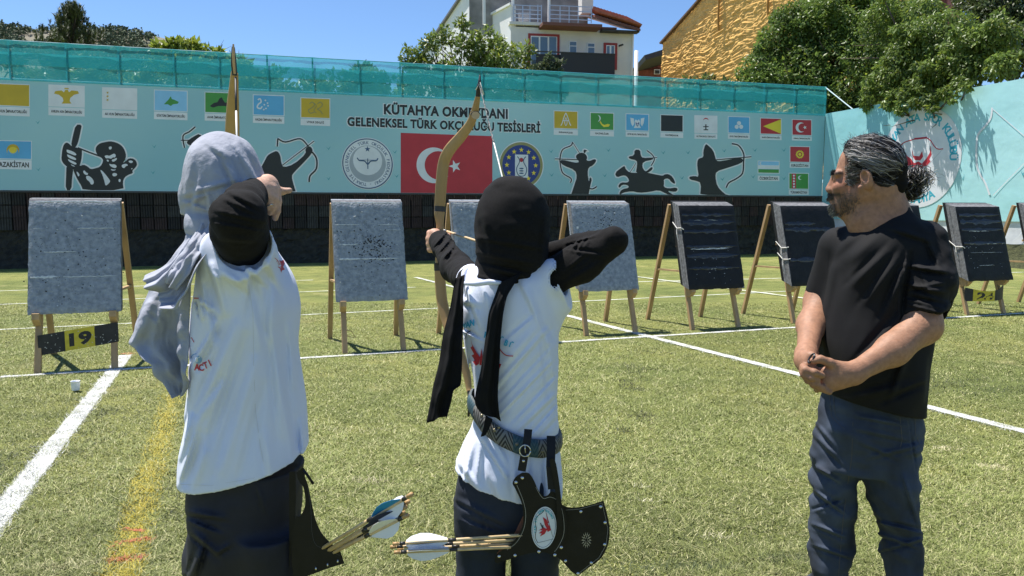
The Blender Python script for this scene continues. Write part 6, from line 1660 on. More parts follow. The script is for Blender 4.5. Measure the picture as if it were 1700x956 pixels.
        lift = rd.uniform(.0005, .006) + (.006 if rd.random() < .06 else 0); wav = rd.uniform(0, 6.28); wa = rd.uniform(.0, .0055); fr = rd.uniform(1.2, 2.6)
        pts = []; a, b = st.normalized(), en.normalized(); up_ = Vector((-.2, 0, 1))
        for j in range(10):
            q_ = j / 9; v = a.lerp(b, q_).normalized()
            v = (v + up_ * .20 * math.sin(math.pi * q_) * (1 - u * .5)).normalized()
            p = surf(v, lift * (math.sin(math.pi * min(1, .15 + q_)) if q_ > .3 else 1) + .0006)
            pts.append(p + Vector((0, 0, wa * math.sin(wav + fr * q_ * 6.28))))
        g = rd.random(); gp = 1.15 * math.exp(-((u - .45) / .26) ** 2) + .22
        key = 'g' if g < gp * .55 else ('m' if g < gp * 1.15 else 'd')
        r = rd.uniform(.0006, .0012); mbs[key].tube(pts, [r, r, r, r, r, r, r, r, r * .8, r * .5], 3, cap=False)
    for i in range(900):                                         # over the nape, from behind the ear to the knot
        s = 1 if rd.random() < .75 else -1; a0 = Vector((-.048 + rd.uniform(.0, .05), s * .08, rd.uniform(-.062, .03))) - Vector((-.048, 0, -.004)); b0 = Vector((-.115 + .048, s * .006, -.03 + rd.gauss(0, .016) + .004))
        a0.normalize(); b0.normalize(); pts = []; lift = rd.uniform(.0005, .004); ph = rd.uniform(0, 6)
        for j in range(8):
            q_ = j / 7; v = a0.lerp(b0, q_).normalized(); k = 1 / math.sqrt((v.x / .062) ** 2 + (v.y / .079) ** 2 + (v.z / .066) ** 2) + lift + .0012 * math.sin(ph + 5 * q_)
            pts.append(H(-.048 + v.x * k, v.y * k, -.004 + v.z * k))
        r = rd.uniform(.0006, .0011); mbs[rd.choices('dmg', [7, 2, .5])[0]].tube(pts, [r] * 7 + [r * .5], 3, cap=False)
    # flyaways at the brow and crown
    for i in range(46):
        v = Vector((rd.uniform(.02, .08), rd.uniform(-.02, .085), rd.uniform(.02, .095))).normalized(); p = surf(v, .001); d = Vector((rd.gauss(-.3, .5), rd.gauss(0, .4), rd.gauss(.5, .4))).normalized() * rd.uniform(.012, .04)
        mbs['g' if rd.random() < .6 else 'm'].tube([p, p + d * .5 + Vector((0, 0, .004)), p + d], [.0005, .0004, .0002], 3, cap=False)
    # temple and sideburn: fine grey hair running back over the ear and curling down before it
    for i in range(420):
        p0 = Vector((rd.uniform(.030, .056), .0, rd.uniform(-.022, .045))); p0.y = .064 + .010 * (1 - abs(p0.z) / .05)
        down = rd.random() < .45
        p1 = p0 + (Vector((-.018, .006, -.014)) if down else Vector((-.035, .014, .012))) * rd.uniform(.6, 1.2) + Vector((rd.gauss(0, .003), rd.gauss(0, .001), rd.gauss(0, .004)))
        mid = p0.lerp(p1, .5) + Vector((0, .004, .004))
        r = rd.uniform(.00035, .0006); mbs[rd.choices('dmg', [3, 5, 3])[0]].tube([H(*p0), H(*mid), H(*p1)], [r, r, r * .4], 3, cap=False)
    # curly bun
    B0 = J(1519, 297, .03)
    def loop(c, rx, rz, ry, turns, r, key, ph):
        pts = []
        for j in range(14):
            a = ph + turns * 6.283 * j / 13; k = 1 - .25 * j / 13
            pts.append(c + Vector((rx * math.cos(a) * k, ry * math.sin(a * 1.3 + ph), rz * math.sin(a) * k)))
        mbs[key].tube(pts, [r] * 13 + [r * .3], 3, cap=False)
    for i in range(560):
        low = rd.random() < .45
        c = J(1510 + rd.gauss(0, 4), 316 + rd.gauss(0, 4), .03 + rd.gauss(0, .012)) if low else B0 + Vector((rd.gauss(0, .014), rd.gauss(0, .014), rd.gauss(0, .012)))
        loop(c, rd.uniform(.012, .030), rd.uniform(.010, .026), rd.uniform(.008, .03), rd.uniform(.6, 1.3), rd.uniform(.0006, .0012), rd.choices('dmg', [6, 2.6, 1.0] if low else [4, 4, 1.6])[0], rd.uniform(0, 6.283))
    for i in range(40):
        c = B0 + Vector((.03, 0, .01)); a = rd.uniform(-1.2, .9); p = c + Vector((rd.gauss(0, .012), rd.gauss(0, .012), rd.gauss(0, .015))); d = Vector((math.cos(a), 0, math.sin(a))) * rd.uniform(.015, .035)
        mbs['m'].tube([p, p + d * .6 + Vector((0, 0, .004)), p + d], [.0006, .0005, .0002], 3, cap=False)
    for k, m in (('d', M_hd), ('m', M_hm), ('g', M_hg)): o = mbs[k].build('hair_strands', m, t); o['kind'] = 'stuff'
    S = Solid(); S.ell(B0 + Vector((-.004, 0, .0)), (.030, .030, .026)); S.ell(J(1508, 316, .03), (.030, .028, .030), k=.02); S.ell(J(1496, 300, .02), (.026, .028, .022), k=.02)
    S.mod(lambda P, d: wrinkle(P, 90, 90, 90, .004)); S.build('hair_bun', .0035, M_hb, t)
    # t-shirt
    S = Solid()
    S.loft(rows(Y0, [(318, 1446, 1506, .074, .01), (335, 1440, 1512, .082, .01), (352, 1432, 1520, .094, .01), (366, 1416, 1532, .112), (380, 1404, 1548, .132), (400, 1389, 1562, .145), (440, 1374, 1568, .158), (500, 1361, 1556, .165), (550, 1352, 1548, .178), (600, 1347, 1542, .185), (640, 1350, 1540, .182), (680, 1357, 1540, .165), (720, 1362, 1541, .15)]), p=2.35)
    ax = (J(1537, 540, -.155) - J(1536, 480, -.12)).normalized()
    sl = Solid(); sl.cone(J(1524, 412, -.05), .076, J(1537, 470, -.115), .074, k=.05); sl.cone(J(1537, 470, -.115), .074, J(1536, 545, -.16), .066, k=.02); sl.cut(J(1537, 522, -.145), ax, k=.003)
    sl.mod(lambda P, d: wrinkle(P, 20, 20, 34, .006, 3) + wrinkle(P, 45, 45, 60, .002, 6)); sl.mod(folds([(J(1502, 440, -.17), J(1570, 452, -.16), .010, .007), (J(1503, 470, -.18), J(1572, 486, -.17), .010, .008), (J(1505, 492, -.19), J(1568, 504, -.18), .008, -.006), (J(1520, 430, -.16), J(1550, 500, -.2), .014, .006)])); sl.cone(J(1537, 500, -.13), .058, J(1537, 560, -.165), .056, k=.003, op='s')
    S.sub(sl, k=.014)
    ax2 = (J(1368, 500, .115) - J(1398, 415, .08)).normalized()
    sl = Solid(); sl.cone(J(1398, 415, .08), .070, J(1366, 510, .115), .056, k=.04); sl.cut(J(1370, 496, .11), ax2); S.sub(sl, k=.02)
    nh = Vector((J(1540, 689).x - J(1372, 653).x, 0, J(1540, 689).z - J(1372, 653).z)); nh = Vector((nh.z, 0, -nh.x))
    S.mod(lambda P, d: wrinkle(P, 7, 7, 4, .008) + wrinkle(P, 16, 16, 9, .006, 4) + wrinkle(P, 30, 30, 14, .0015, 8))
    F_ = [(J(1512, 420, -.15), J(1500, 500, -.17), .010, -.014), (J(1505, 440, -.15), J(1470, 520, -.18), .018, .012), (J(1490, 430, -.15), J(1440, 500, -.17), .02, .008), (J(1470, 420, -.15), J(1420, 470, -.16), .02, .007), (J(1500, 520, -.17), J(1430, 600, -.18), .022, .008),
          (J(1503, 440, -.14), J(1570, 450, -.11), .012, .007), (J(1503, 470, -.14), J(1572, 492, -.14), .010, .007), (J(1505, 492, -.15), J(1568, 508, -.14), .010, -.006), (J(1540, 400, -.08), J(1560, 440, -.1), .014, .008), (J(1500, 640, -.16), J(1420, 660, -.17), .02, .007), (J(1530, 640, -.12), J(1460, 670, -.16), .014, -.006), (J(1385, 440, -.12), J(1370, 520, -.12), .02, .006),
          (J(1466, 385, -.12), J(1400, 440, -.14), .03, .006), (J(1480, 378, -.1), J(1545, 400, -.1), .014, .006), (J(1500, 455, -.16), J(1498, 560, -.17), .012, -.010), (J(1515, 560, -.15), J(1480, 660, -.16), .016, .008), (J(1504, 480, -.15), J(1566, 470, -.14), .008, .006), (J(1506, 505, -.15), J(1562, 520, -.15), .007, .006)]
    S.mod(folds(F_))
    S.cut(J(1372, 653, -.04), nh, k=.003)
    S.cut(J(1465, 338, 0), Vector((-.33, -.26, .91)), k=.004)
    S.build('t_shirt', .0042, M_tee, t)
    # collar rib
    # jeans
    S = Solid()
    S.loft(rows(Y0, [(640, 1366, 1530, .135), (690, 1356, 1536, .145), (740, 1350, 1530, .135), (775, 1349, 1524, .115)]), k=.03, p=2.5)
    def leg(rws, k=.03): S.loft(rows(Y0, rws), k=k, p=2.2)
    def zrow(z, x, hx, hd, cy): return (z, at(x, 900, Y0 + cy).x, Y0 + cy, hx, hd, 0)
    legA = rows(Y0, [(720, 1352, 1436, .10, .05), (760, 1348, 1428, .098, .055), (800, 1345, 1424, .092, .06), (850, 1344, 1419, .085, .065), (900, 1343, 1416, .078, .07), (955, 1342, 1412, .076, .075)])
    legB = rows(Y0, [(720, 1418, 1535, .115, -.02), (760, 1422, 1528, .112, -.025), (800, 1430, 1522, .104, -.03), (840, 1443, 1525, .096, -.035), (880, 1458, 1535, .088, -.04), (955, 1463, 1533, .085, -.04)])
    S.loft(legA + [zrow(.26, 1371, .066, .072, .085), zrow(.05, 1370, .070, .080, .09)], k=.02, p=2.2)
    S.loft(legB + [zrow(.26, 1503, .066, .076, -.03), zrow(.05, 1502, .070, .084, -.02)], k=.02, p=2.2)
    S.mod(lambda P, d: wrinkle(P, 9, 9, 24, .007) + wrinkle(P, 22, 22, 44, .0035, 5) + wrinkle(P, 5, 5, 7, .006, 9))
    S.mod(folds([(J(1420, 690, -.14), J(1500, 705, -.15), .010, .007), (J(1425, 712, -.14), J(1508, 730, -.14), .012, .006), (J(1432, 735, -.13), J(1490, 760, -.14), .012, .006), (J(1440, 760, -.13), J(1520, 740, -.12), .012, .006),
                 (J(1440, 880, -.13), J(1515, 905, -.12), .010, .009), (J(1450, 860, -.13), J(1530, 880, -.12), .010, -.007), (J(1455, 915, -.13), J(1530, 895, -.12), .010, .007), (J(1352, 815, -.03), J(1400, 850, -.02), .010, .010), (J(1350, 845, -.03), J(1395, 830, -.02), .008, -.007), (J(1350, 870, -.03), J(1400, 890, -.02), .010, .008), (J(1355, 775, -.04), J(1395, 800, -.04), .010, .007),
                 (J(1352, 700, -.1), J(1385, 740, -.1), .010, .007), (J(1350, 720, -.1), J(1400, 770, -.08), .012, .006), (J(1500, 790, -.12), J(1525, 870, -.08), .010, .006), (J(1508, 690, -.13), J(1520, 780, -.11), .006, -.005), (J(1352, 905, -.02), J(1410, 925, -.01), .010, .008)]))
    jo = S.build('jeans', .0045, M_jean, t)
    bv = bvh_of(jo)
    decal('seam', stroke([(1416, 700), (1414, 760), (1408, 800), (1400, 860), (1394, 930), (1392, 956)], .9) + stroke([(1377, 656), (1380, 690), (1390, 702), (1402, 712)], .8) + stroke([(1383, 656), (1387, 690), (1394, 698)], .8) + stroke([(1494, 692), (1498, 730), (1492, 752)], .9) + stroke([(1519, 690), (1520, 720), (1528, 738)], .8), mat('jean_stitch', (.075, .07, .065), .8), jo, bv, .002, 2)
    # ring band on the thumb side
    mb = MB(); c = J(1347, 596, -.252); pts = [c + Vector((.007 * math.cos(a), .011 * math.sin(a), .013 * math.cos(a) + .002)) for a in [6.283 * i / 12 for i in range(13)]]; mb.tube(pts, .0028, 5); mb.build('ring', mat('ring_black', (.012, .012, .013), .3), t, True)
    shoe('shoe', (aA.x + .02, aA.y, 0), (-.93, -.3, 0), t); shoe('shoe', (aB.x + .02, aB.y, 0), (-.9, -.42, 0), t)
man()
# ---------------------------------------------------------------- the archer in the middle, drawing her bow
def girl():
    Y0 = 2.15; J = mkJ(Y0)
    t = thing('person', 'archer in black headscarf and white t-shirt drawing a wooden bow', 'person', (J(850, 700).x, Y0, 0))
    O = J(848, 392, .01); H, M3 = frame_of(O, (-.12, 1, -.02))
    S = Solid(); head(S, H, M3, .84)
    S.cone(H(-.02, 0, -.06), .045, J(845, 470, .02), .048, k=.03)
    S.loft(rows(Y0, [(455, 800, 890, .045), (480, 795, 900, .06), (560, 800, 900, .065), (680, 806, 900, .06), (740, 790, 905, .075), (800, 785, 905, .08)]), k=.05)
    hA, kA, aA = J(800, 815), J(800, 1010, .02), Vector((J(800, 950).x, Y0 + .03, .09)); hB, kB, aB = J(885, 815), J(888, 1010, .01), Vector((J(890, 950).x, Y0 + .02, .09))
    legs_below(S, hA, kA, aA, (.050, .036, .028)); legs_below(S, hB, kB, aB, (.050, .036, .028))
    for a in (aA, aB): S.cone(a, .035, a + Vector((-.02, .1, -.045)), .028, k=.02)
    # bow arm, straight out towards the targets
    sh, el, wr = J(780, 470, .03), J(757, 443, .27), J(734, 402, .50)
    S.cone(sh, .036, el, .028, k=.03); S.cone(el, .028, wr, .024, k=.02)
    hc = J(724, 396, .555); S.ell(hc, (.022, .036, .036), k=.02); S.cone(wr, .025, hc, .026, k=.015)
    for i in range(4):
        x, y = 712.5 - (1.5 - abs(i - 1.3)) * 1.6, 386 + i * 9.0
        S.chain([J(x + 6, y, .545), J(x + 1.5, y + 1, .585), J(x + 6, y + 2, .622), J(x + 17, y + 2, .628)], [.0125, .0118, .0108, .0095], k=.004, kj=.010)
    S.chain([J(735, 397, .53), J(744, 392, .575), J(738, 391, .615)], [.0125, .0105, .009], k=.004, kj=.012)
    # drawing arm, elbow out to the right
    sh2, el2, wr2 = J(905, 465, .0), J(1017, 402, -.06), J(896, 424, .13)
    S.cone(sh2, .036, el2, .025, k=.03); S.cone(el2, .025, wr2, .024, k=.02); S.ell(J(885, 424, .15), (.034, .024, .034), k=.02)
    for i in range(3):
        S.chain([J(876, 416 + i * 8, .16), J(866, 418 + i * 8, .175), J(866, 420 + i * 8, .15), J(874, 421 + i * 8, .14)], [.010, .0092, .0085, .008], k=.004, kj=.01)
    S.chain([J(882, 438, .14), J(872, 440, .13), J(866, 436, .135)], [.0115, .0095, .0085], k=.004, kj=.01)
    S.build('body', .0034, M_skin, t, colfn=skin_tint((.52, .30, .21)))
    # black long-sleeved undershirt: both sleeves
    S = Solid()
    S.cone(J(785, 470, .03), .048, J(757, 443, .27), .0455, k=.03); S.cone(J(757, 443, .27), .0455, J(737, 411, .46), .037, k=.03); S.cone(J(737, 411, .46), .040, J(731, 401, .52), .041, k=.015)
    S.cut(J(726, 392, .545), J(724, 394, .56) - J(737, 411, .46))
    S.cone(J(905, 465, -.0), .055, J(962, 437, -.04), .051, k=.03); S.cone(J(962, 437, -.04), .051, J(1016, 402, -.062), .039, k=.03); S.cone(J(1016, 402, -.062), .038, J(958, 409, .04), .036, k=.006); S.cone(J(958, 409, .04), .036, J(896, 424, .13), .030, k=.01)
    S.ell(J(1022, 399, -.062), (.034, .036, .032), k=.02)
    S.mod(lambda P, d: wrinkle(P, 18, 18, 18, .003) + wrinkle(P, 60, 60, 60, .0012, 3))
    S.mod(folds([(J(737 + 4 * i - 16, 384 + 5 * i + 24, .5 - .02 * i), J(748 + 3 * i - 6, 384 + 6 * i, .49 - .02 * i), .006, .006 * (1 if i % 2 == 0 else -1)) for i in range(6)] +
                [(J(945, 412, -.02), J(1000, 420, -.09), .008, -.006), (J(940, 404, .0), J(985, 392, -.02), .007, .005), (J(958, 402, .0), J(948, 416, -.03), .006, .005), (J(968, 400, .0), J(958, 418, -.04), .006, .005), (J(980, 396, -.01), J(968, 412, -.05), .006, .004), (J(990, 440, -.09), J(940, 470, -.09), .014, .005), (J(975, 425, -.1), J(945, 450, -.1), .010, -.005)]))
    S.build('undershirt_sleeve', .0042, M_knit, t)
    # white t-shirt
    S = Solid()
    S.loft(rows(Y0, [(436, 800, 882, .045, .0), (446, 786, 896, .060), (458, 776, 912, .078), (478, 768, 922, .094), (510, 765, 925, .102), (550, 770, 926, .104), (600, 781, 924, .102), (650, 786, 923, .098), (690, 785, 924, .096), (715, 778, 926, .100), (740, 766, 927, .108), (775, 753, 930, .116), (810, 750, 932, .118), (865, 755, 934, .116)]), p=2.3)
    sl = Solid(); sl.cone(J(898, 464, 0), .058, J(955, 462, -.05), .064, k=.02); sl.cone(J(905, 500, .0), .045, J(948, 488, -.04), .034, k=.02); sl.cone(J(905, 540, .0), .034, J(930, 510, -.02), .03, k=.03)
    sl.cut(J(937, 466, -.04), Vector((.96, -.28, .26)), k=.003); sl.cone(J(928, 460, -.035), .050, J(985, 438, -.06), .05, k=.003, op='s'); S.sub(sl, k=.02)
    sl = Solid(); sl.cone(J(796, 470, .0), .050, J(778, 464, .06), .047, k=.02); sl.cut(J(776, 464, .055), Vector((-.45, .85, .1))); S.sub(sl, k=.02)
    B = -.10
    FL = [((818, 648), (905, 548), .009, .011), ((822, 672), (912, 575), .008, -.009), ((828, 690), (915, 600), .010, .011), ((845, 704), (918, 625), .009, -.009), ((862, 712), (920, 655), .010, .011), ((880, 720), (922, 672), .008, -.008), ((893, 722), (922, 690), .008, .008),
          ((832, 610), (890, 545), .014, .009), ((838, 560), (885, 520), .012, -.008), ((905, 530), (922, 640), .010, .010), ((898, 560), (910, 660), .008, -.007), ((880, 480), (915, 560), .014, -.011), ((870, 470), (900, 530), .014, .010), 
          ((775, 480), (800, 545), .010, .009), ((768, 545), (800, 562), .008, -.010), ((772, 500), (792, 505), .010, .007), ((800, 470), (815, 520), .012, .008), ((786, 600), (796, 660), .010, .008), ((770, 560), (782, 640), .01, .008),
          ((785, 735), (770, 800), .012, .009), ((805, 740), (800, 800), .012, -.009), ((800, 725), (840, 790), .010, .012), ((850, 740), (858, 820), .010, .009), ((830, 735), (845, 760), .010, -.009), ((880, 745), (875, 830), .010, -.008), ((905, 750), (908, 840), .010, .008), ((765, 770), (800, 820), .012, .008), ((815, 790), (835, 835), .012, .008)]
    S.mod(lambda P, d: wrinkle(P, 14, 14, 7, .0045) + wrinkle(P, 30, 30, 16, .002, 6))
    rdf = random.Random(6); S.mod(folds([(J(a[0], a[1], B), J(b[0], b[1], B), w_ * rdf.uniform(.8, 1.6), h * (rdf.uniform(.3, .65) if i < 10 else .75)) for i, (a, b, w_, h) in enumerate(FL)]))
    # drawn in under the belt
    bz = lambda x: 1.5 + (350 - np.interp(x, [783, 800, 865, 928], [668, 693, 722, 728])) / FOC * Y0
    bxs = [(J(x, 700).x, J(x, y).z) for x, y in ((780, 668), (800, 690), (830, 707), (865, 721), (900, 729), (930, 730))]
    def cinch(P, d):
        zc = np.interp(P[:, 0], [b[0] for b in bxs], [b[1] for b in bxs]); return .010 * np.exp(-((P[:, 2] - zc) / .022) ** 2)
    S.mod(cinch)
    S.cut(J(749, 795, -.09), Vector((-.10, .05, -.315)), k=.003)
    S.cut(J(845, 447, 0), Vector((0, -.55, .85)), k=.006) if False else None
    shirt = S.build('t_shirt', .0042, M_shirt, t)
    bv = bvh_of(shirt)
    # back print: part of the club name, red wings, red arc
    pol = []
    for i, (ch, x, y, a) in enumerate((('Y', 770.5, 541, -.12), ('A', 776.5, 538.5, -.08), ('N', 783.5, 535.5, -.05), ('K', 808, 556, .2), ('L', 824.5, 561.5, .3), ('Ü', 832.5, 565, .34), ('B', 840.5, 569, .36), ('Ü', 849, 573.5, .38))): pol += glyph_polys(ch, (x, y), 9.6, a, .05, .8)
    decal('back_lettering', pol, mat('print_cyan', (.04, .36, .58), .6), t, bv, .006, 3)
    M_pr = mat('print_red', (.48, .015, .03), .6)
    decal('back_print', [[(781, 560), (784, 572), (791, 585), (797, 593), (795, 604), (790, 607), (785, 600), (788, 598), (783, 590), (787, 588), (781, 577), (784, 575)], [(797, 592), (799, 578), (801, 592), (799, 606), (796, 606)]] + stroke(spline([(829, 578), (834, 585), (841, 590), (852, 591)]), 1.6) + stroke(spline([(829, 608), (831, 604), (828, 612)]), 2.4), M_pr, t, bv, .006, 3)
    decal('back_line', stroke([(771, 563), (776, 552), (781, 549)], 1.1), KM['black'], t, bv, .006, 3)
    # jeans
    S = Solid()
    S.loft(rows(Y0, [(740, 776, 918, .085), (780, 764, 926, .104), (815, 757, 930, .110), (850, 757, 929, .108), (875, 760, 927, .095)]), k=.02, p=2.4)
    def zr(z, x, hx, hd, cy): return (z, at(x, 900, Y0 + cy).x, Y0 + cy, hx, hd, 0)
    S.loft(rows(Y0, [(830, 757, 846, .095), (870, 757, 845, .092), (910, 757, 843, .088), (955, 758, 840, .083)]) + [zr(.28, 798, .060, .066, .02), (zr(.05, 800, .062, .070, .03))], k=.015, p=2.2)
    S.loft(rows(Y0, [(830, 842, 930, .095), (870, 843, 930, .092), (910, 845, 929, .088), (955, 848, 928, .083)]) + [zr(.28, 888, .060, .066, .01), (zr(.05, 890, .062, .070, .02))], k=.015, p=2.2)
    S.mod(lambda P, d: wrinkle(P, 9, 9, 20, .004) + wrinkle(P, 22, 22, 40, .002, 5)); S.mod(folds([(J(760, 830, -.1), J(840, 870, -.11), .012, .007), (J(770, 860, -.1), J(835, 885, -.1), .010, -.006), (J(770, 900, -.1), J(830, 915, -.1), .012, .006), (J(800, 845, -.11), J(812, 890, -.11), .008, .005)]))
    S.build('jeans', .0055, M_jean2, t)
    shoe('shoe', (aA.x, aA.y, 0), (-.2, 1, 0), t, .24); shoe('shoe', (aB.x, aB.y, 0), (.5, .9, 0), t, .24)
    # headscarf
    S = Solid()
    S.ell(J(850, 366, .0), (.1035, .116, .127), k=.02); S.ell(J(849, 392, .0), (.1025, .112, .125), k=.03); S.ell(J(853, 420, .0), (.090, .10, .085), k=.04)
    S.cone(J(853, 440, .0), .078, J(846, 462, .0), .088, k=.03, flat=((0, 1, 0), .9)); S.cone(J(805, 452, .02), .030, J(780, 468, .02), .022, k=.03); S.cone(J(820, 462, -.05), .028, J(790, 470, -.03), .020, k=.02)
    S.mod(lambda P, d: wrinkle(P, 10, 10, 22, .0035) + wrinkle(P, 24, 24, 50, .0018, 4))
    S.mod(folds([(J(795, 395, -.08), J(900, 412, -.1), .012, .005), (J(795, 420, -.07), J(895, 440, -.1), .012, .006), (J(800, 345, -.07), J(815, 420, -.09), .014, .005), (J(800, 435, -.07), J(890, 455, -.09), .010, -.006), (J(812, 446, -.08), J(890, 465, -.08), .010, .006), (J(905, 360, -.06), J(900, 430, -.07), .014, .004), (J(795, 460, -.04), J(860, 470, -.08), .008, .006)]))
    S.cut(J(850, 476, 0), (0, -.15, -1), k=.01)
    S.build('headscarf', .0042, M_knit, t)
    zz = lambda lst: [J(x, y, d) for x, y, d in lst]
    sheet('scarf_tail', zz([(757, 462, -.055), (748, 500, -.07), (735, 560, -.075), (726, 610, -.078), (717, 640, -.08), (711, 680, -.08), (707, 702, -.08)]), zz([(772, 456, -.06), (768, 500, -.085), (769, 555, -.105), (767, 600, -.10), (765, 640, -.09), (752, 644, -.088), (749, 668, -.085), (744, 690, -.085)]), M_black, t, 60, 20, ripple=((1.4, .3, .010, 2.0), (3.0, 1, .003, 3)), thick=.006, jit=.006, seed=2)
    sheet('scarf_tail', zz([(829, 470, -.105), (812, 520, -.120), (803, 580, -.125), (797, 620, -.122), (789, 655, -.120), (788, 672, -.120), (796, 684, -.122)]), zz([(866, 452, -.100), (842, 490, -.128), (836, 520, -.132), (831, 570, -.135), (828, 620, -.132), (827, 660, -.128), (829, 690, -.124), (832, 700, -.124)]), M_black, t, 60, 22, ripple=((1.0, 2.5, .008, .6), (2.5, 1, .003, 1.5)), thick=.008, jit=.004, seed=5)
    sheet('scarf_tail', zz([(806, 690, -.128), (803, 708, -.124), (798, 725, -.125)]), zz([(818, 697, -.130), (812, 712, -.128), (804, 724, -.126)]), M_black, t, 14, 6, thick=.005)
    # white collar standing away from the scarf on the left
    mb = MB(); mb.tube([J(768, 470, -.035), J(770, 452, -.01), J(778, 444, .02), J(800, 440, .03)], [.007, .007, .006, .005], 8); mb.build('collar', M_shirt, t, True)
    mb = MB(); mb.tube([J(772, 470, -.075), J(790, 471, -.092), J(812, 468, -.10), J(832, 470, -.10)], [.006, .008, .008, .006], 8); mb.build('collar', M_shirt, t, True)
    # woven belt
    ring = []
    n = 72; K = 6
    C0 = J(855, 700); V, F = [], []
    def bm():
        m = bpy.data.materials.new('belt_weave'); m.use_nodes = True; N, l = m.node_tree.nodes, m.node_tree.links; b = N['Principled BSDF']; b.inputs['Roughness'].default_value = .7
        a = N.new('ShaderNodeVertexColor'); a.layer_name = 'tint'; sp = N.new('ShaderNodeSeparateColor'); l.new(a.outputs['Color'], sp.inputs[0])
        def M(op, x, y=None):
            q = N.new('ShaderNodeMath'); q.operation = op
            for i, v in enumerate((x, y)):
                if v is None: continue
                if isinstance(v, (int, float)): q.inputs[i].default_value = v
                else: l.new(v, q.inputs[i])
            return q.outputs[0]
        u, v = sp.outputs[0], sp.outputs[1]
        zig = M('PINGPONG', M('MULTIPLY', u, 16.0), .5); z2 = M('ABSOLUTE', M('SUBTRACT', M('MULTIPLY', zig, 2.0), v))
        band = M('LESS_THAN', M('FRACT', M('MULTIPLY', z2, 3.2)), .45)
        mx = N.new('ShaderNodeMix'); mx.data_type = 'RGBA'; mx.inputs['A'].default_value = (.02, .02, .022, 1); mx.inputs['B'].default_value = (.17, .17, .16, 1); l.new(band, mx.inputs['Factor'])
        teal = M('GREATER_THAN', M('SINE', M('MULTIPLY', u, 26.0)), .45)
        m2 = N.new('ShaderNodeMix'); m2.data_type = 'RGBA'; m2.inputs['B'].default_value = (.015, .07, .10, 1); l.new(mx.outputs['Result'], m2.inputs['A']); l.new(M('MULTIPLY', teal, .8), m2.inputs['Factor'])
        l.new(m2.outputs['Result'], b.inputs['Base Color']); return m
    Cc = []
    for i in range(n):
        a = 2 * math.pi * i / n; x = C0.x + .137 * math.cos(a); y = Y0 + .106 * math.sin(a)
        zc = float(np.interp(x, [b[0] for b in bxs], [b[1] for b in bxs])) + (.03 * max(0, math.sin(a)))
        for j in range(K):
            s = j / (K - 1); bul = .004 * math.sin(math.pi * s) + (.011 if .02 < s < .98 else .008)
            V.append((x + math.cos(a) * (bul - .012), y + math.sin(a) * bul, zc + .026 * (1 - 2 * s))); Cc.append((i / n, 1 - s, 0))
    for i in range(n):
        for j in range(K - 1): F.append([i * K + j, i * K + j + 1, ((i + 1) % n) * K + j + 1, ((i + 1) % n) * K + j])
    Vi = []
    for i in range(n):
        for j in (0, K - 1):
            p = Vector(V[i * K + j]); c = Vector((C0.x, Y0, p.z)); Vi.append(p + (c - p).normalized() * .006)
    b0 = len(V); V += [tuple(p) for p in Vi]; Cc += [(0, 0, 0)] * len(Vi)
    for i in range(n):
        i2 = (i + 1) % n; F.append([i * K, i2 * K, b0 + 2 * i2, b0 + 2 * i]); F.append([i * K + K - 1, b0 + 2 * i + 1, b0 + 2 * i2 + 1, i2 * K + K - 1])
    belt = mk('belt', V, F, bm(), t, True, cols=Cc)
    bb = bvh_of(belt)
    def rivet(name, x, y, par, bv_, r=.004, m=None):
        h = bv_.ray_cast(Vector((0, 0, CAM_H)), ray(x, y).normalized())
        if h[0] is None: return
        c = h[0]; d = -ray(x, y).normalized(); u = d.cross(Vector((0, 0, 1))).normalized(); v = d.cross(u); mb = MB(); k = 10
        P = [c + (u * math.cos(6.283 * i / k) + v * math.sin(6.283 * i / k)) * r + d * .0008 for i in range(k)] + [c + (u * math.cos(6.283 * i / k) + v * math.sin(6.283 * i / k)) * r * .6 + d * .0028 for i in range(k)]
        mb.poly(P, [[i, (i + 1) % k, k + (i + 1) % k, k + i] for i in range(k)] + [list(range(k, 2 * k))]); return mb.build(name, m or M_stud, par, True)
    for x, y in ((832, 697), (828, 709), (821, 714), (858, 737), (900, 749), (800, 690)): rivet('rivet', x, y, belt, bb, .0045, mat('stud_brass', (.25, .22, .15), .4, metal=.8) if 'stud_brass' not in bpy.data.materials else bpy.data.materials['stud_brass'])
    # ---- quiver and bow case hung from the belt
    def c5(pts): return [(640 + x / 3.025, 640 + y / 3.025) for x, y in pts]
    Dq = -.150
    qz = lambda x: Dq + .10 * ((x - 880) / 130.0) ** 2 * .25
    def plate(outline, d0, th): 
        mb = MB(); mb.prism(outline, lambda a, b, d: at(a, b, Y0 + d0 + d), 0, th); return mb
    q = thing('quiver', 'black studded leather quiver with white phoenix badge hung from the belt', 'quiver', J(880, 850, Dq))
    O1 = spline(c5([(687, 437), (720, 440), (745, 475), (765, 520), (790, 553), (812, 552), (835, 532), (862, 548), (885, 590), (905, 640), (912, 690), (905, 760), (880, 820), (850, 850), (800, 838), (750, 838), (690, 850), (600, 880), (553, 890), (553, 855), (600, 815), (650, 775), (685, 710), (692, 640), (680, 580), (650, 515), (638, 490), (655, 458), (687, 437)]), 4)[:-1]
    pn = plate(O1, Dq, .009).build('panel', M_leather, q); pb = bvh_of(pn)
    plate(spline(c5([(690, 655), (700, 690), (690, 740), (665, 775), (600, 830), (585, 860), (560, 840), (610, 790), (645, 745), (668, 700), (690, 655)]), 4)[:-1], Dq + .030, .006).build('back_panel', M_suede, q)
    for x, y in c5([(687, 463), (655, 485), (770, 833), (650, 852), (570, 857), (850, 850), (882, 812), (910, 752), (918, 690), (912, 628)]): rivet('rivet', x, y, q, pb, .0046)
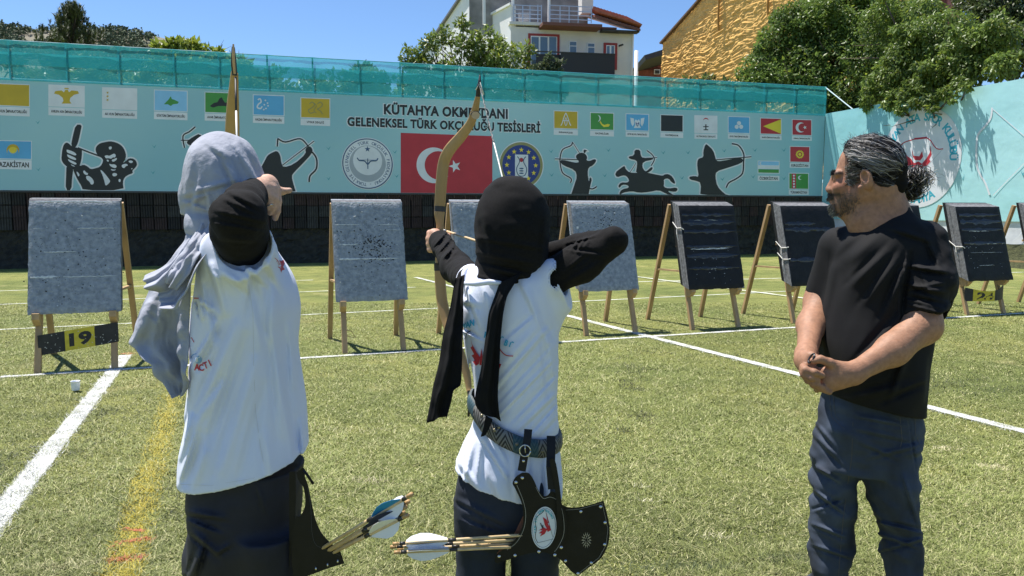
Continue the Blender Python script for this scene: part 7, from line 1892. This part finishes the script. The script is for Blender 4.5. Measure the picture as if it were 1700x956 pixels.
    decal('stitching', [s for s in stroke(spline(c5([(660, 500), (690, 575), (704, 640), (696, 715), (660, 785), (610, 825)])), .7)] + stroke(spline(c5([(755, 510), (790, 565), (830, 560), (870, 585), (892, 650), (896, 740), (870, 805), (848, 835)])), .7), M_thread, q, pb, .001, 1)
    plate(spline(c5([(822, 372), (850, 372), (870, 470), (884, 600), (884, 730), (878, 752), (862, 750), (860, 620), (845, 480), (822, 372)]), 3)[:-1], Dq - .010, .008).build('strap', M_leather, q)
    ec = c5([(796, 714)])[0]; rx, ry = 21, 35
    bd = plate([(ec[0] + (rx + 0) * math.cos(a) * .98 - 2 * math.sin(a), ec[1] + ry * math.sin(a)) for a in [6.283 * i / 40 for i in range(40)]], Dq - .003, .004).build('badge', mat('badge_white', (.70, .73, .76), .35), q)
    eb = bvh_of(bd)
    decal('badge_ring', [s for s in stroke([(ec[0] + (rx - 2.2) * math.cos(a) - 2 * math.sin(a), ec[1] + (ry - 2.5) * math.sin(a)) for a in [6.283 * i / 40 for i in range(41)]], .6)], KM['ink'], bd, eb, .001, 1)
    decal('badge_phoenix', [c5(p) for p in ([(790, 660), (808, 672), (815, 690), (822, 712), (812, 722), (800, 700)], [(815, 690), (806, 640), (812, 655), (822, 690)], [(822, 700), (832, 725), (815, 735), (808, 720)], [(812, 722), (800, 745), (775, 758), (785, 742), (770, 742), (790, 725), (768, 728), (795, 712)])], M_pr, bd, eb, .0015, 2)
    decal('badge_bow', stroke(spline(c5([(800, 622), (785, 640), (760, 660), (752, 690), (758, 720), (752, 760), (765, 790)])), .9) + stroke(c5([(802, 622), (840, 760)]), .5) + stroke(c5([(765, 790), (842, 770)]), .5) + stroke(spline(c5([(778, 690), (790, 718), (790, 700)])), 1.6), KM['black'], bd, eb, .0015, 2)
    decal('badge_lettering', [p for i, ch in enumerate('YAN ATA SPOR KULÜBÜ') if ch != ' ' for p in glyph_polys(ch, (ec[0] + (rx - 4.6) * math.cos(th) - 2 * math.sin(th), ec[1] + (ry - 6) * math.sin(th)), 3.2, th + 1.571, .03)
          for th in [R(150) + R(175) * i / 18]] if False else [p for i, ch in enumerate('YAN ATA SPOR KULÜBÜ') if ch != ' ' for p in glyph_polys(ch, (ec[0] + (rx - 4.8) * math.cos(R(165) + R(160) * i / 18) + 1, ec[1] + (ry - 6) * math.sin(R(165) + R(160) * i / 18)), 3.4, R(165) + R(160) * i / 18 + 1.571, .04)], mat('badge_cyan', (.05, .40, .48), .6), bd, eb, .0015, 1)
    # hanging straps with buckle
    def strap(name, pts, wd, par, off):
        mb = MB(); L = [at(x, y, Y0 + d) for x, y, d in pts]; n = len(L); P = []
        for i in range(n):
            tt = (L[min(i + 1, n - 1)] - L[max(i - 1, 0)]).normalized(); s = tt.cross(Vector((0, 1, 0))).normalized() * wd / 2; P += [L[i] + s, L[i] - s, L[i] - s + Vector((0, .004, 0)), L[i] + s + Vector((0, .004, 0))]
        F = [[0, 1, 2, 3], [4 * n - 1, 4 * n - 2, 4 * n - 3, 4 * n - 4]]
        for i in range(n - 1):
            for k in range(4): F.append([4 * i + k, 4 * i + 4 + k, 4 * i + 4 + (k + 1) % 4, 4 * i + (k + 1) % 4])
        mb.poly(P, F); return mb.build(name, M_leather, par)
    s1 = strap('hanging_strap', [(877, 713, -.130), (876, 726, -.138), (872, 748, -.148), (866, 782, -.153)], .022, q, 0); sb = bvh_of(s1)
    mb = MB(); c = at(871.5, 749, Y0 - .155); mb.tube([c + Vector((.015 * math.cos(a), -.002, .016 * math.sin(a) + .002)) for a in [6.283 * i / 16 for i in range(17)]], .0018, 6); mb.tube([c + Vector((0, -.003, .017)), c + Vector((.001, -.003, -.004))], .0014, 5); mb.build('buckle', M_stud, q, True)
    for x, y in ((869, 765), (876, 756), (863, 755)): rivet('rivet', x, y, q, sb, .004)
    s2 = strap('hanging_strap', [(915, 724, -.118), (915, 745, -.132), (914, 775, -.150), (917, 812, -.156)], .024, q, 0)
    bc = thing('bow_case', 'black leather axe shaped flap edged with studs behind the quiver', 'bow case', J(960, 880, Dq))
    O2 = spline(c5([(885, 600), (925, 612), (975, 610), (1040, 595), (1095, 577)]), 3)[:-1] + spline(c5([(1095, 577), (1112, 640), (1126, 720), (1117, 800), (1080, 870), (1020, 915), (966, 957)]), 4)[:-1] + spline(c5([(966, 957), (930, 930), (885, 880), (850, 850)]), 3)[:-1] + c5([(870, 800), (890, 700)])
    pn2 = plate(O2, Dq + .022, .008).build('panel', M_leather, bc); pb2 = bvh_of(pn2)
    for x, y in c5([(980, 632), (1080, 608), (1102, 687), (1100, 797), (1033, 890), (966, 943), (903, 880)]): rivet('rivet', x, y, bc, pb2, .0046)
    oc = c5([(1009, 776)])[0]; rd = random.Random(5)
    decal('ornament', [[(oc[0] + 9 * math.cos(a), oc[1] + 14 * math.sin(a)), (oc[0] + 5 * math.cos(a + .14), oc[1] + 8 * math.sin(a + .14)), (oc[0] + 5 * math.cos(a - .14), oc[1] + 8 * math.sin(a - .14))] for a in [6.283 * i / 14 for i in range(14)]] + [[(oc[0] + r_ * math.cos(a), oc[1] + 1.5 * r_ * math.sin(a)), (oc[0] + (r_ + 1.4) * math.cos(a + .3), oc[1] + 1.5 * (r_ + 1.4) * math.sin(a + .3)), (oc[0] + (r_ + .4) * math.cos(a + .6), oc[1] + 1.5 * (r_ + .2) * math.sin(a + .6))] for r_ in (2, 3.6) for a in [6.283 * i / 7 for i in range(7)]], mat('ornament_silver', (.42, .40, .36), .4, metal=.4), bc, pb2, .0012, 1)
    decal('stitching', stroke(c5([(905, 625), (975, 620), (1088, 590), (1117, 720), (1108, 800), (1072, 864), (968, 945)]), .5), M_thread, bc, pb2, .001, 2)
    # arrows in the quiver: fletched ends to the left
    for i, (ta, he, vn) in enumerate((((652, 903, -.185), (870, 888, -.145), 'www'), ((648, 908, -.165), (862, 896, -.140), 'www'), ((654, 917, -.195), (848, 908, -.148), 'www'), ((660, 912, -.150), (858, 902, -.138), 'www'))):
        arrow(['cane arrow with white vanes, topmost of the bundle in the black studded quiver', 'cane arrow with white vanes, its nock farthest left in the studded quiver', 'cane arrow with white vanes, lowest in the studded quiver', 'cane arrow with white vanes, mostly hidden in the middle of the studded quiver bundle'][i], J(*ta), J(*he), [M_vw] * 3, 'arrows in the studded quiver', .0046)
    # ---- her bow, the nocked arrow
    Yb = Y0 + .575
    b = thing('bow', 'curved wooden bow with black tip held by the archer in black headscarf', 'bow', at(735, 380, Yb))
    def c3b(x, y): return (660 + x / 2.275, 60 + y / 2.275)
    up = [(c3b(306, 212), 6, Yb - .15), (c3b(300, 245), 9.5, Yb - .13), (c3b(291, 285), 12.0, Yb - .11), (c3b(275, 330), 14.0, Yb - .09), (c3b(240, 378), 17, Yb - .06), (c3b(196, 430), 18.5, Yb - .04), (c3b(174, 480), 18.5, Yb - .02), (c3b(165, 560), 18.5, Yb - .01), (c3b(160, 640), 18.0, Yb), (c3b(158, 672), 17, Yb), (c3b(160, 710), 12.0, Yb), (c3b(160, 750), 12, Yb)]
    bow_limb('upper_limb', [(p[0][0], p[0][1], w_, y) for p, w_, y in [((q_[0],), q_[1], q_[2]) for q_ in up]], M_bow, b)
    bow_limb('grip', [(730.5, 385, 12, Yb), (730, 405, 13, Yb), (729.5, 425, 13, Yb), (729.5, 436, 14, Yb)], M_bow, b, .024)
    bow_limb('grip_wrap', [(731, 342, 18.6, Yb), (730.5, 351, 18.6, Yb)], M_horn, b, .015); bow_limb('grip_wrap', [(729.5, 437, 18, Yb), (730, 449, 18, Yb)], M_horn, b, .016)
    bow_limb('lower_limb', [(730, 444, 17, Yb), (731, 470, 18, Yb), (734, 500, 18, Yb - .01), (741, 530, 18, Yb - .03), (752, 560, 17, Yb - .06), (765, 590, 15, Yb - .09), (775, 622, 13, Yb - .11), (779, 650, 8, Yb - .13)], M_bow, b)
    bow_limb('lower_tip', [(779, 648, 8, Yb - .13), (780, 668, 6, Yb - .14), (778, 690, 4, Yb - .12)], M_horn, b, .010)
    bow_limb('upper_tip', [(*c3b(304, 226), 8, Yb - .145), (*c3b(306, 195), 7, Yb - .155), (*c3b(310, 172), 5, Yb - .155), (*c3b(311, 148), 2.2, Yb - .145)], M_horn, b, .011)
    mb = MB(); c = at(*c3b(295, 300), Yb - .118); mb.tube([c + Vector((.0165 * math.cos(a), -.004, .0135 * math.sin(a))) for a in [math.pi * i / 10 for i in range(11)]], .0016, 5); mb.build('limb_seam', M_horn, b, True)
    mb = MB(); P = [c + Vector((.014 * math.cos(6.283 * i / 18), -.0072, .013 * math.sin(6.283 * i / 18))) for i in range(18)]; mb.poly(P, [list(range(18))]); mb.build('limb_inlay', mat('inlay_pale', (.55, .38, .20), .45), b)
    nk = J(866, 424, .145); tp = at(*c3b(309, 180), Yb - .165); md = tp.lerp(nk, .36)
    mb = MB(); n_ = 40; mb.tube([tp.lerp(md, i / n_) + Vector((.0008 * math.cos(i * 1.6), 0, .0008 * math.sin(i * 1.6))) for i in range(n_ + 1)], .0026, 5); mb.build('string_serving', mat('serving', (.10, .10, .10), .6, col2=(.6, .58, .52), scale=160), b, True)
    mb = MB(); mb.tube([md, nk], .0022, 5); mb.tube([nk, at(779, 680, Yb - .125)], .0022, 5); mb.build('bowstring', M_string, b, True)
    mb = MB(); mb.tube([tp + Vector((-.012, 0, -.02)), tp + Vector((.002, -.004, .004)), tp + Vector((.014, 0, -.035))], .0022, 5); mb.build('string_loop', M_string, b, True)
    lb = bvh_of(kids(b)[0])
    decal('limb_mark', [[(726, 309), (738, 307), (739, 310), (727, 312)], [(728, 314), (737, 313), (736.5, 324), (728.5, 325)], [(725, 330), (728, 327), (731, 331), (735, 326), (737, 329), (734, 333), (738, 331), (735, 336), (730, 333), (727, 336)]] + stroke([(727.5, 303), (738.5, 301.5)], .8), M_horn, b, lb, .001, 2)
    decal('limb_seam_mark', stroke([(725, 300), (740, 298)], .5), mat('mark_pale', (.7, .65, .5), .6), b, lb, .001, 1)
    arrow('pale arrow nocked on the drawn bow beside the black headscarf', nk, J(733, 381, .66), [M_vw] * 3, None, .0044)
    mb = MB(); a_ = J(733, 381, .66)
    # iron head just past the grip
    d = (a_ - nk).normalized(); ar = [o for o in C.objects if o.get('label', '').startswith('pale arrow nocked')][0]
    mb.tube([a_ - d * .05, a_ - d * .0, a_ + d * .03], [.0048, .0046, .001], 8); mb.build('arrow_head', mat('iron', (.12, .13, .14), .35, metal=.7), ar, True)
girl()
# ---------------------------------------------------------------- the archer on the left in the grey headscarf
def woman():
    Y0 = 1.95; J = mkJ(Y0)
    t = thing('person', 'archer in grey linen headscarf and white t-shirt, elbow raised towards the viewer', 'person', (J(405, 700).x, Y0, 0))
    O = J(372, 306, .0); H, M3 = frame_of(O, (.10, 1, -.04))
    S = Solid(); head(S, H, M3, .80)
    S.cone(H(-.02, 0, -.06), .055, J(385, 400, .02), .062, k=.03)
    S.loft(rows(Y0, [(385, 375, 420, .07), (420, 362, 440, .10), (500, 345, 465, .11), (620, 345, 468, .10), (740, 335, 478, .11), (830, 340, 470, .11)]), k=.05)
    hA, kA, aA = J(370, 850, .08), J(380, 1040, .10), Vector((J(385, 950).x, Y0 + .16, .09)); hB, kB, aB = J(440, 850, -.06), J(442, 1040, -.06), Vector((J(445, 950).x, Y0 - .10, .09))
    legs_below(S, hA, kA, aA, (.050, .036, .028)); legs_below(S, hB, kB, aB, (.050, .036, .028))
    for a in (aA, aB): S.cone(a, .035, a + Vector((.1, .02, -.045)), .028, k=.02)
    # far arm holding the bow out
    S.cone(J(400, 405, .12), .042, J(395, 360, .36), .036, k=.03); S.cone(J(395, 360, .36), .036, J(388, 332, .60), .025, k=.02); S.ell(J(386, 330, .66), (.024, .036, .036), k=.02)
    for i in range(4): S.chain([J(380, 322 + 7 * i, .66), J(377, 323 + 7 * i, .69), J(381, 324 + 7 * i, .715)], [.011, .0105, .0095], k=.004, kj=.01)
    S.chain([J(392, 324, .65), J(394, 322, .69), J(388, 322, .71)], [.012, .0105, .009], k=.004, kj=.01)
    # near arm: elbow to the viewer, hand at the cheek, wrist bent
    S.cone(J(400, 408, -.10), .044, J(398, 366, -.23), .036, k=.03); S.cone(J(398, 360, -.225), .034, J(424, 318, -.04), .027, k=.02)
    S.cone(J(424, 316, -.04), .0275, J(440, 308, .0), .0265, k=.02, flat=((0, 1, 0), .85)); S.ell(J(447, 308, .015), (.021, .022, .027), k=.016); S.ell(J(451, 316, .012), (.017, .022, .026), k=.014)
    S.cone(J(447, 301, .03), .013, J(458, 315, .035), .012, k=.01)
    S.chain([J(456, 318, .03), J(468, 317.5, .04), J(481, 316, .042)], [.0125, .0098, .0072], k=.004, kj=.008)
    S.chain([J(459, 316, .012), J(461.5, 334, .006), J(460, 350, .002), J(457, 362, .006)], [.0108, .0102, .0094, .0078], k=.003, kj=.009)
    S.chain([J(454, 314, -.006), J(456, 330, -.012), J(453, 342, -.012), J(448.5, 353, -.008)], [.0105, .010, .0092, .0078], k=.003, kj=.009)
    S.chain([J(448, 312, -.014), J(449, 326, -.022), J(447, 337, -.024), J(445, 345, -.020)], [.010, .0095, .0086, .0072], k=.003, kj=.008)
    S.build('body', .0032, M_skin, t, colfn=skin_tint((.56, .345, .25)))
    mb = MB(); c = J(447.5, 341, -.028); mb.tube([c + Vector((.0085 * math.cos(a), .006 * math.sin(a), .003 * math.cos(a))) for a in [6.283 * i / 12 for i in range(13)]], .0016, 5); mb.build('ring', M_stud, t, True)
    # black sleeves
    S = Solid()
    S.cone(J(401, 412, -.08), .064, J(398, 386, -.18), .0595, k=.03); S.cone(J(398, 386, -.18), .0595, J(397, 361, -.245), .049, k=.03); S.cone(J(397, 362, -.25), .050, J(402, 342, -.17), .048, k=.025); S.cone(J(402, 342, -.17), .048, J(425, 318, -.035), .034, k=.02)
    S.ell(J(396, 356, -.24), (.052, .045, .050), k=.03)
    S.cut(J(424.5, 318.5, -.03), Vector((.62, .70, .34)), k=.002)
    far = Solid(); far.cone(J(400, 405, .10), .05, J(395, 360, .36), .043, k=.03); far.cone(J(395, 360, .36), .043, J(389, 334, .58), .034, k=.02); S.sub(far, k=.02)
    S.mod(lambda P, d: wrinkle(P, 16, 16, 22, .0035) + wrinkle(P, 60, 60, 60, .0012, 3))
    S.mod(folds([(J(360, 350, -.27), J(440, 368, -.26), .008, .005), (J(358, 366, -.27), J(436, 380, -.26), .007, -.004), (J(380, 318, -.2), J(430, 345, -.14), .010, .005), (J(372, 330, -.25), J(420, 352, -.24), .008, .004), (J(365, 395, -.22), J(430, 400, -.22), .010, .004)]))
    S.build('undershirt_sleeve', .0042, M_knit, t)
    # white t-shirt
    S = Solid()
    S.loft(rows(Y0, [(366, 362, 428, .07, .03), (378, 356, 436, .105, .02), (398, 346, 448, .14), (425, 337, 466, .158), (460, 326, 486, .165), (500, 318, 496, .166), (540, 315, 497, .165), (580, 314, 496, .163), (620, 312, 500, .162), (660, 308, 505, .163), (700, 302, 510, .166), (740, 296, 515, .170), (780, 294, 519, .172), (850, 299, 524, .170)]), p=2.25)
    sl = Solid(); sl.cone(J(402, 432, -.07), .086, J(400, 404, -.195), .076, k=.03); sl.cut(J(400, 402, -.165), Vector((-.02, -.93, .36)), k=.003); sl.cone(J(400, 408, -.15), .067, J(399, 392, -.26), .066, k=.002, op='s'); S.sub(sl, k=.035)
    sl = Solid(); sl.cone(J(398, 415, .10), .06, J(398, 385, .22), .058, k=.03); sl.cut(J(398, 388, .2), Vector((0, .95, .2))); S.sub(sl, k=.03)
    B = -.155
    FL = [((352, 440), (375, 520), .012, .010), ((345, 470), (362, 560), .014, -.010), ((370, 450), (410, 480), .012, .008), ((405, 440), (440, 470), .010, .008), ((425, 440), (412, 520), .012, -.007), ((440, 430), (470, 480), .014, .007), ((330, 495), (336, 530), .006, .014), ((335, 500), (360, 520), .010, .008),
          ((392, 540), (335, 680), .018, .014), ((372, 530), (330, 610), .014, -.011), ((410, 560), (345, 740), .018, -.012), ((425, 600), (370, 780), .020, .012), ((440, 640), (400, 790), .018, -.008), ((455, 560), (470, 720), .016, .009), ((470, 600), (495, 760), .014, -.008), ((480, 540), (488, 640), .012, .007),
          ((318, 690), (300, 760), .010, .010), ((334, 720), (308, 800), .014, -.012), ((345, 730), (325, 800), .014, .010), ((500, 700), (505, 770), .010, .008), ((440, 720), (450, 790), .016, .008), ((370, 640), (330, 700), .014, .010), ((350, 560), (325, 600), .012, .008), ((420, 460), (440, 560), .016, -.008), ((455, 470), (450, 560), .016, .008)]
    S.mod(lambda P, d: wrinkle(P, 10, 10, 5, .007) + wrinkle(P, 24, 24, 12, .002, 6))
    S.mod(folds([(J(a[0], a[1], B), J(b[0], b[1], B), w_ * 1.15, h * .8) for a, b, w_, h in FL]))
    S.cut(J(306, 826, -.15), Vector((.075, .02, -.31)), k=.003)
    shirt = S.build('t_shirt', .0042, M_shirt, t); bv = bvh_of(shirt)
    M_seam = mat('seam_shade', (.58, .60, .66), .9)
    decal('side_seam', stroke([(407, 440), (414, 480), (420, 520), (421, 600), (424, 680), (432, 740), (442, 792)], .8) + stroke([(298, 804), (350, 806), (420, 794), (505, 768)], .6), M_seam, t, bv, .0015, 2)
    M_pr = bpy.data.materials['print_red']
    decal('sleeve_print', [[(459, 434), (462, 429), (466, 433), (471, 431), (473, 437), (470, 443), (473, 447), (468, 449), (467, 453), (465, 446), (461, 443), (463, 440)]] + stroke([(456, 428), (461, 432), (465, 440)], 1.0), M_pr, t, bv, .002, 2)
    decal('back_print', stroke(spline([(302, 479), (308, 488), (318, 494), (330, 495)]), 1.8) + [[(303, 508), (307, 520), (305, 530), (309, 536), (308, 542), (301, 528)], [(303, 526), (310, 519), (309, 530)]] + stroke([(306, 538), (313, 552), (322, 568)], 1.2) +
          [q for ch, x, y, a in (('A', 327, 609, .05), ('C', 334, 610, -.2), ('T', 341, 606, -.35), ('I', 348, 602, -.45)) for q in glyph_polys(ch, (x, y), 11, a, .03, .8)], M_pr, t, bv, .002, 2)
    decal('back_badge', [circ((329, 597), 6.5, 16)] + stroke(spline([(316, 600), (319, 590), (326, 587)]), 1.4), mat('badge_pale_blue', (.22, .42, .70), .6), t, bv, .0018, 2)
    # trousers
    S = Solid()
    S.loft(rows(Y0, [(770, 306, 506, .135), (820, 304, 503, .142), (870, 307, 501, .142), (915, 310, 502, .135), (945, 311, 503, .12)]), k=.02, p=2.4)
    def zr(z, x, hx, hd, cy): return (z, at(x, 900, Y0 + cy).x, Y0 + cy, hx, hd, 0)
    S.loft(rows(Y0, [(880, 309, 420, .10, .07), (955, 311, 424, .092, .08)]) + [zr(.45, 376, .075, .085, .10), zr(.05, 385, .078, .09, .15)], k=.03, p=2.2)
    S.loft(rows(Y0, [(880, 392, 502, .10, -.06), (955, 396, 504, .092, -.06)]) + [zr(.45, 446, .075, .085, -.07), zr(.05, 450, .078, .09, -.10)], k=.03, p=2.2)
    S.mod(lambda P, d: wrinkle(P, 8, 8, 14, .005) + wrinkle(P, 20, 20, 30, .002, 5))
    S.mod(folds([(J(316, 850, -.12), J(372, 860, -.15), .012, .010), (J(322, 862, -.12), J(365, 880, -.15), .010, -.009), (J(322, 885, -.12), J(360, 918, -.14), .012, .012), (J(360, 918, -.14), J(380, 905, -.15), .010, .008), (J(330, 920, -.13), J(318, 956, -.12), .012, .010), (J(345, 900, -.14), J(330, 956, -.13), .010, -.008), (J(428, 810, -.15), J(440, 850, -.15), .008, .006)]))
    S.build('trousers', .0055, M_navy, t)
    shoe('shoe', (aA.x, aA.y, 0), (.95, .3, 0), t, .25); shoe('shoe', (aB.x, aB.y, 0), (.9, .1, 0), t, .25)
    # headscarf: the dome with its soft creases, then the wrap at the nape
    S = Solid()
    S.ell(J(370, 290, .0), (.0935, .108, .106), k=.02); S.ell(J(370, 318, .0), (.0925, .102, .098), k=.03); S.cone(J(332, 330, .0), .050, J(328, 352, .0), .042, k=.03); S.ell(J(395, 330, .0), (.075, .10, .075), k=.03)
    S.mod(lambda P, d: wrinkle(P, 9, 9, 9, .003) + wrinkle(P, 28, 28, 20, .0016, 4))
    S.mod(folds([(J(372, 262, -.13), J(395, 312, -.13), .012, .008), (J(388, 262, -.12), J(405, 310, -.12), .009, -.006), (J(392, 240, -.1), J(418, 300, -.1), .010, .006), (J(402, 240, -.1), J(428, 290, -.08), .010, -.005), (J(310, 322, -.08), J(385, 300, -.13), .012, .006), (J(306, 340, -.06), J(350, 318, -.12), .010, .006), (J(308, 330, -.07), J(350, 345, -.12), .010, -.005), (J(350, 240, -.11), J(380, 262, -.13), .014, .005),
                 (J(320, 250, -.09), J(312, 310, -.07), .014, .004), (J(330, 300, -.11), J(322, 350, -.1), .012, .006), (J(345, 320, -.13), J(350, 356, -.12), .010, .005), (J(410, 270, -.1), J(430, 315, -.06), .009, .005)]))
    S.mod(lambda P, d: -.0026 * (1 - np.abs(vnoise(P * np.array([11, 11, 15], np.float32) + 1.2 * vnoise(P, 7)[:, None], 1.0))) ** 4)
    S.cut(J(306, 357, 0), Vector((.10, .05, -1)), k=.008)
    wr = Solid(); wr.cone(J(352, 368, -.01), .056, J(392, 364, .0), .062, k=.02, flat=((0, 1, 0), 1.35)); wr.cone(J(352, 350, -.02), .060, J(362, 378, -.03), .062, k=.02); wr.cone(J(338, 382, -.05), .036, J(352, 420, -.10), .026, k=.03); wr.mod(lambda P, d: wrinkle(P, 20, 20, 46, .006)); S.sub(wr, k=.006)
    S.build('headscarf', .0042, M_linen, t)
    zz = lambda l: [J(*q_) for q_ in l]
    sheet('scarf_tail', zz([(322, 352, -.06), (298, 398, -.10), (272, 430, -.14), (250, 449, -.17), (234, 458, -.18)]), zz([(366, 372, -.12), (358, 408, -.155), (338, 440, -.185), (322, 478, -.19), (300, 512, -.19), (276, 512, -.19)]), M_linen, t, 120, 80, ripple=((1.6, .4, .020, 1.0), (3.4, 1.2, .010, 1.5), (6.5, 2, .004, 2.5)), thick=.004, jit=.016, seed=1)
    sheet('scarf_tail', zz([(262, 455, -.10), (242, 476, -.10), (231, 512, -.11), (221, 545, -.12), (207, 572, -.12), (236, 590, -.12), (259, 600, -.12), (262, 622, -.12), (280, 646, -.12), (292, 658, -.12)]), zz([(318, 440, -.10), (318, 480, -.11), (317, 520, -.12), (318, 560, -.125), (318, 600, -.13), (318, 625, -.13), (316, 640, -.13), (303, 658, -.125)]), M_linen, t, 120, 80, ripple=((1.3, 2.0, .022, 1.5), (3.0, .5, .008, 2.2)), thick=.004, jit=.018, seed=7)
    sheet('scarf_fold', zz([(338, 372, -.10), (322, 392, -.13), (300, 420, -.165), (280, 452, -.20), (270, 470, -.21)]), zz([(352, 374, -.115), (345, 394, -.145), (330, 424, -.185), (314, 456, -.21), (296, 482, -.21)]), M_linen, t, 80, 40, ripple=((1.0, 0, .012, .5), (2.5, 1, .006, 1)), thick=.004, jit=.014, seed=4)
    # ---- quiver at her far hip with five arrows
    D = -.13
    q = thing('quiver', 'plain black leather quiver at the hip of the archer in grey', 'quiver', J(525, 900, D))
    def plate(outline, d0, th): mb = MB(); mb.prism(outline, lambda a, b, d: at(a, b, Y0 + d0 + d), 0, th); return mb
    def c9(pts): return [(480 + x / 4.877, 760 + y / 4.877) for x, y in pts]
    outl = spline(c9([(60, 120), (110, 80), (125, 100), (130, 160), (155, 225), (180, 350), (215, 500), (265, 610), (325, 680)]), 3)[:-1] + c9([(415, 755)]) + c9([(448, 855), (330, 890), (180, 945), (100, 980)]) + spline(c9([(40, 1000), (20, 800), (30, 600), (50, 480)]), 3)[:-1] + spline(c9([(60, 472), (90, 468), (125, 400), (130, 330), (115, 240), (85, 200), (62, 150)]), 3)[:-1]
    pn = plate(outl, D, .010).build('panel', M_leather, q); pb = bvh_of(pn)
    plate(c9([(0, 110), (52, 110), (56, 300), (50, 420), (52, 480), (30, 620), (0, 900)]), D + .012, .008).build('strap', M_leather, q)
    mb = MB(); mb.tube(zz([(504, 781, D - .004), (510, 788, D - .01), (520, 803, D - .004)]), .0035, 6); mb.build('strap_end', M_leather, q, True)
    for x, y in c9([(395, 838), (313, 868), (218, 898)]):
        h = at(x, y, Y0 + D); mb = MB(); mb.tube([h + Vector((0, .001, -.004)), h + Vector((0, -.002, 0)), h + Vector((0, .001, .005))], [.002, .0026, .002], 6); mb.build('rivet', M_stud, q, True)
    decal('stitching', stroke(spline(c9([(150, 240), (175, 400), (185, 600), (215, 700), (280, 735), (410, 790)])), .5), mat('stitch_dark', (.08, .075, .07), .8), q, pb, .001, 1)
    tails = [((684, 820, -.30), (535, 910, -.125), [M_vw, M_vb, M_vw]), ((679, 832, -.27), (540, 916, -.12), [M_vb, M_vb, M_vn]), ((674, 841, -.28), (545, 915, -.122), [M_vw, M_vn, M_vw]), ((677, 855, -.29), (552, 918, -.123), [M_vn, M_vw, M_vw]), ((671, 850, -.24), (548, 920, -.118), [M_vw, M_vn, M_vw])]
    lb_ = ['cane arrow with one blue vane, highest in the plain black quiver', 'cane arrow with bright blue vanes in the plain black quiver', 'cane arrow with white and navy vanes in the middle of the plain quiver', 'cane arrow with a big navy vane, lowest in the plain black quiver', 'cane arrow hidden behind the lowest one in the plain quiver']
    for (a, b, v), l in zip(tails, lb_): arrow(l, J(*a), J(*b), v, 'arrows in the plain quiver', .0046)
    # ---- her bow: seen edge-on behind her head
    Yb = Y0 + .69
    b = thing('bow', 'upright wooden bow rising behind the grey headscarf, seen along its string', 'bow', at(388, 330, Yb))
    bow_limb('upper_limb', [(389.5, 120, 11, Yb - .16), (388.5, 140, 14, Yb - .13), (387.0, 170, 19, Yb - .09), (386, 200, 22, Yb - .05), (385.5, 235, 24, Yb - .02), (386, 280, 22, Yb), (387, 305, 15, Yb)], M_bow, b)
    bow_limb('grip', [(387, 300, 14, Yb), (387, 350, 14, Yb)], M_bow, b, .026)
    bow_limb('lower_limb', [(387, 345, 15, Yb), (388, 380, 22, Yb), (390, 420, 23, Yb - .03), (393, 470, 19, Yb - .08), (396, 520, 12, Yb - .14)], M_bow, b)
    bow_limb('lower_tip', [(396, 518, 9, Yb - .14), (397, 545, 6, Yb - .2), (397, 565, 3, Yb - .2)], M_horn, b, .012)
    bow_limb('tip_edge', [(389.8, 124, 8, Yb - .165), (388.0, 105, 8.5, Yb - .18), (387.4, 88, 6, Yb - .19), (387.4, 78, 4, Yb - .19)], M_horn, b, .012)
    bow_limb('tip_face', [(389.6, 122, 3.4, Yb - .178), (388.2, 105, 4.2, Yb - .192), (387.5, 88, 4.0, Yb - .202), (387.4, 73, 2.2, Yb - .203)], mat('tip_wood', (.50, .33, .18), .4), b, .006)
    nk = J(452, 322, .06)
    mb = MB(); a_ = at(391, 128, Yb - .19); m_ = at(392, 184, Yb - .26); mb.tube([a_, m_], .0032, 6); mb.build('string_serving', M_stringd, b, True)
    mb = MB(); mb.tube([m_, at(393, 222, Yb - .31), at(398, 262, Yb - .37)], .0030, 6); mb.tube([at(398, 262, Yb - .37), J(430, 318, .14)], .0024, 6); mb.tube([J(430, 318, .14), at(397, 548, Yb - .21)], .0024, 6); mb.build('bowstring', M_string, b, True)
woman()
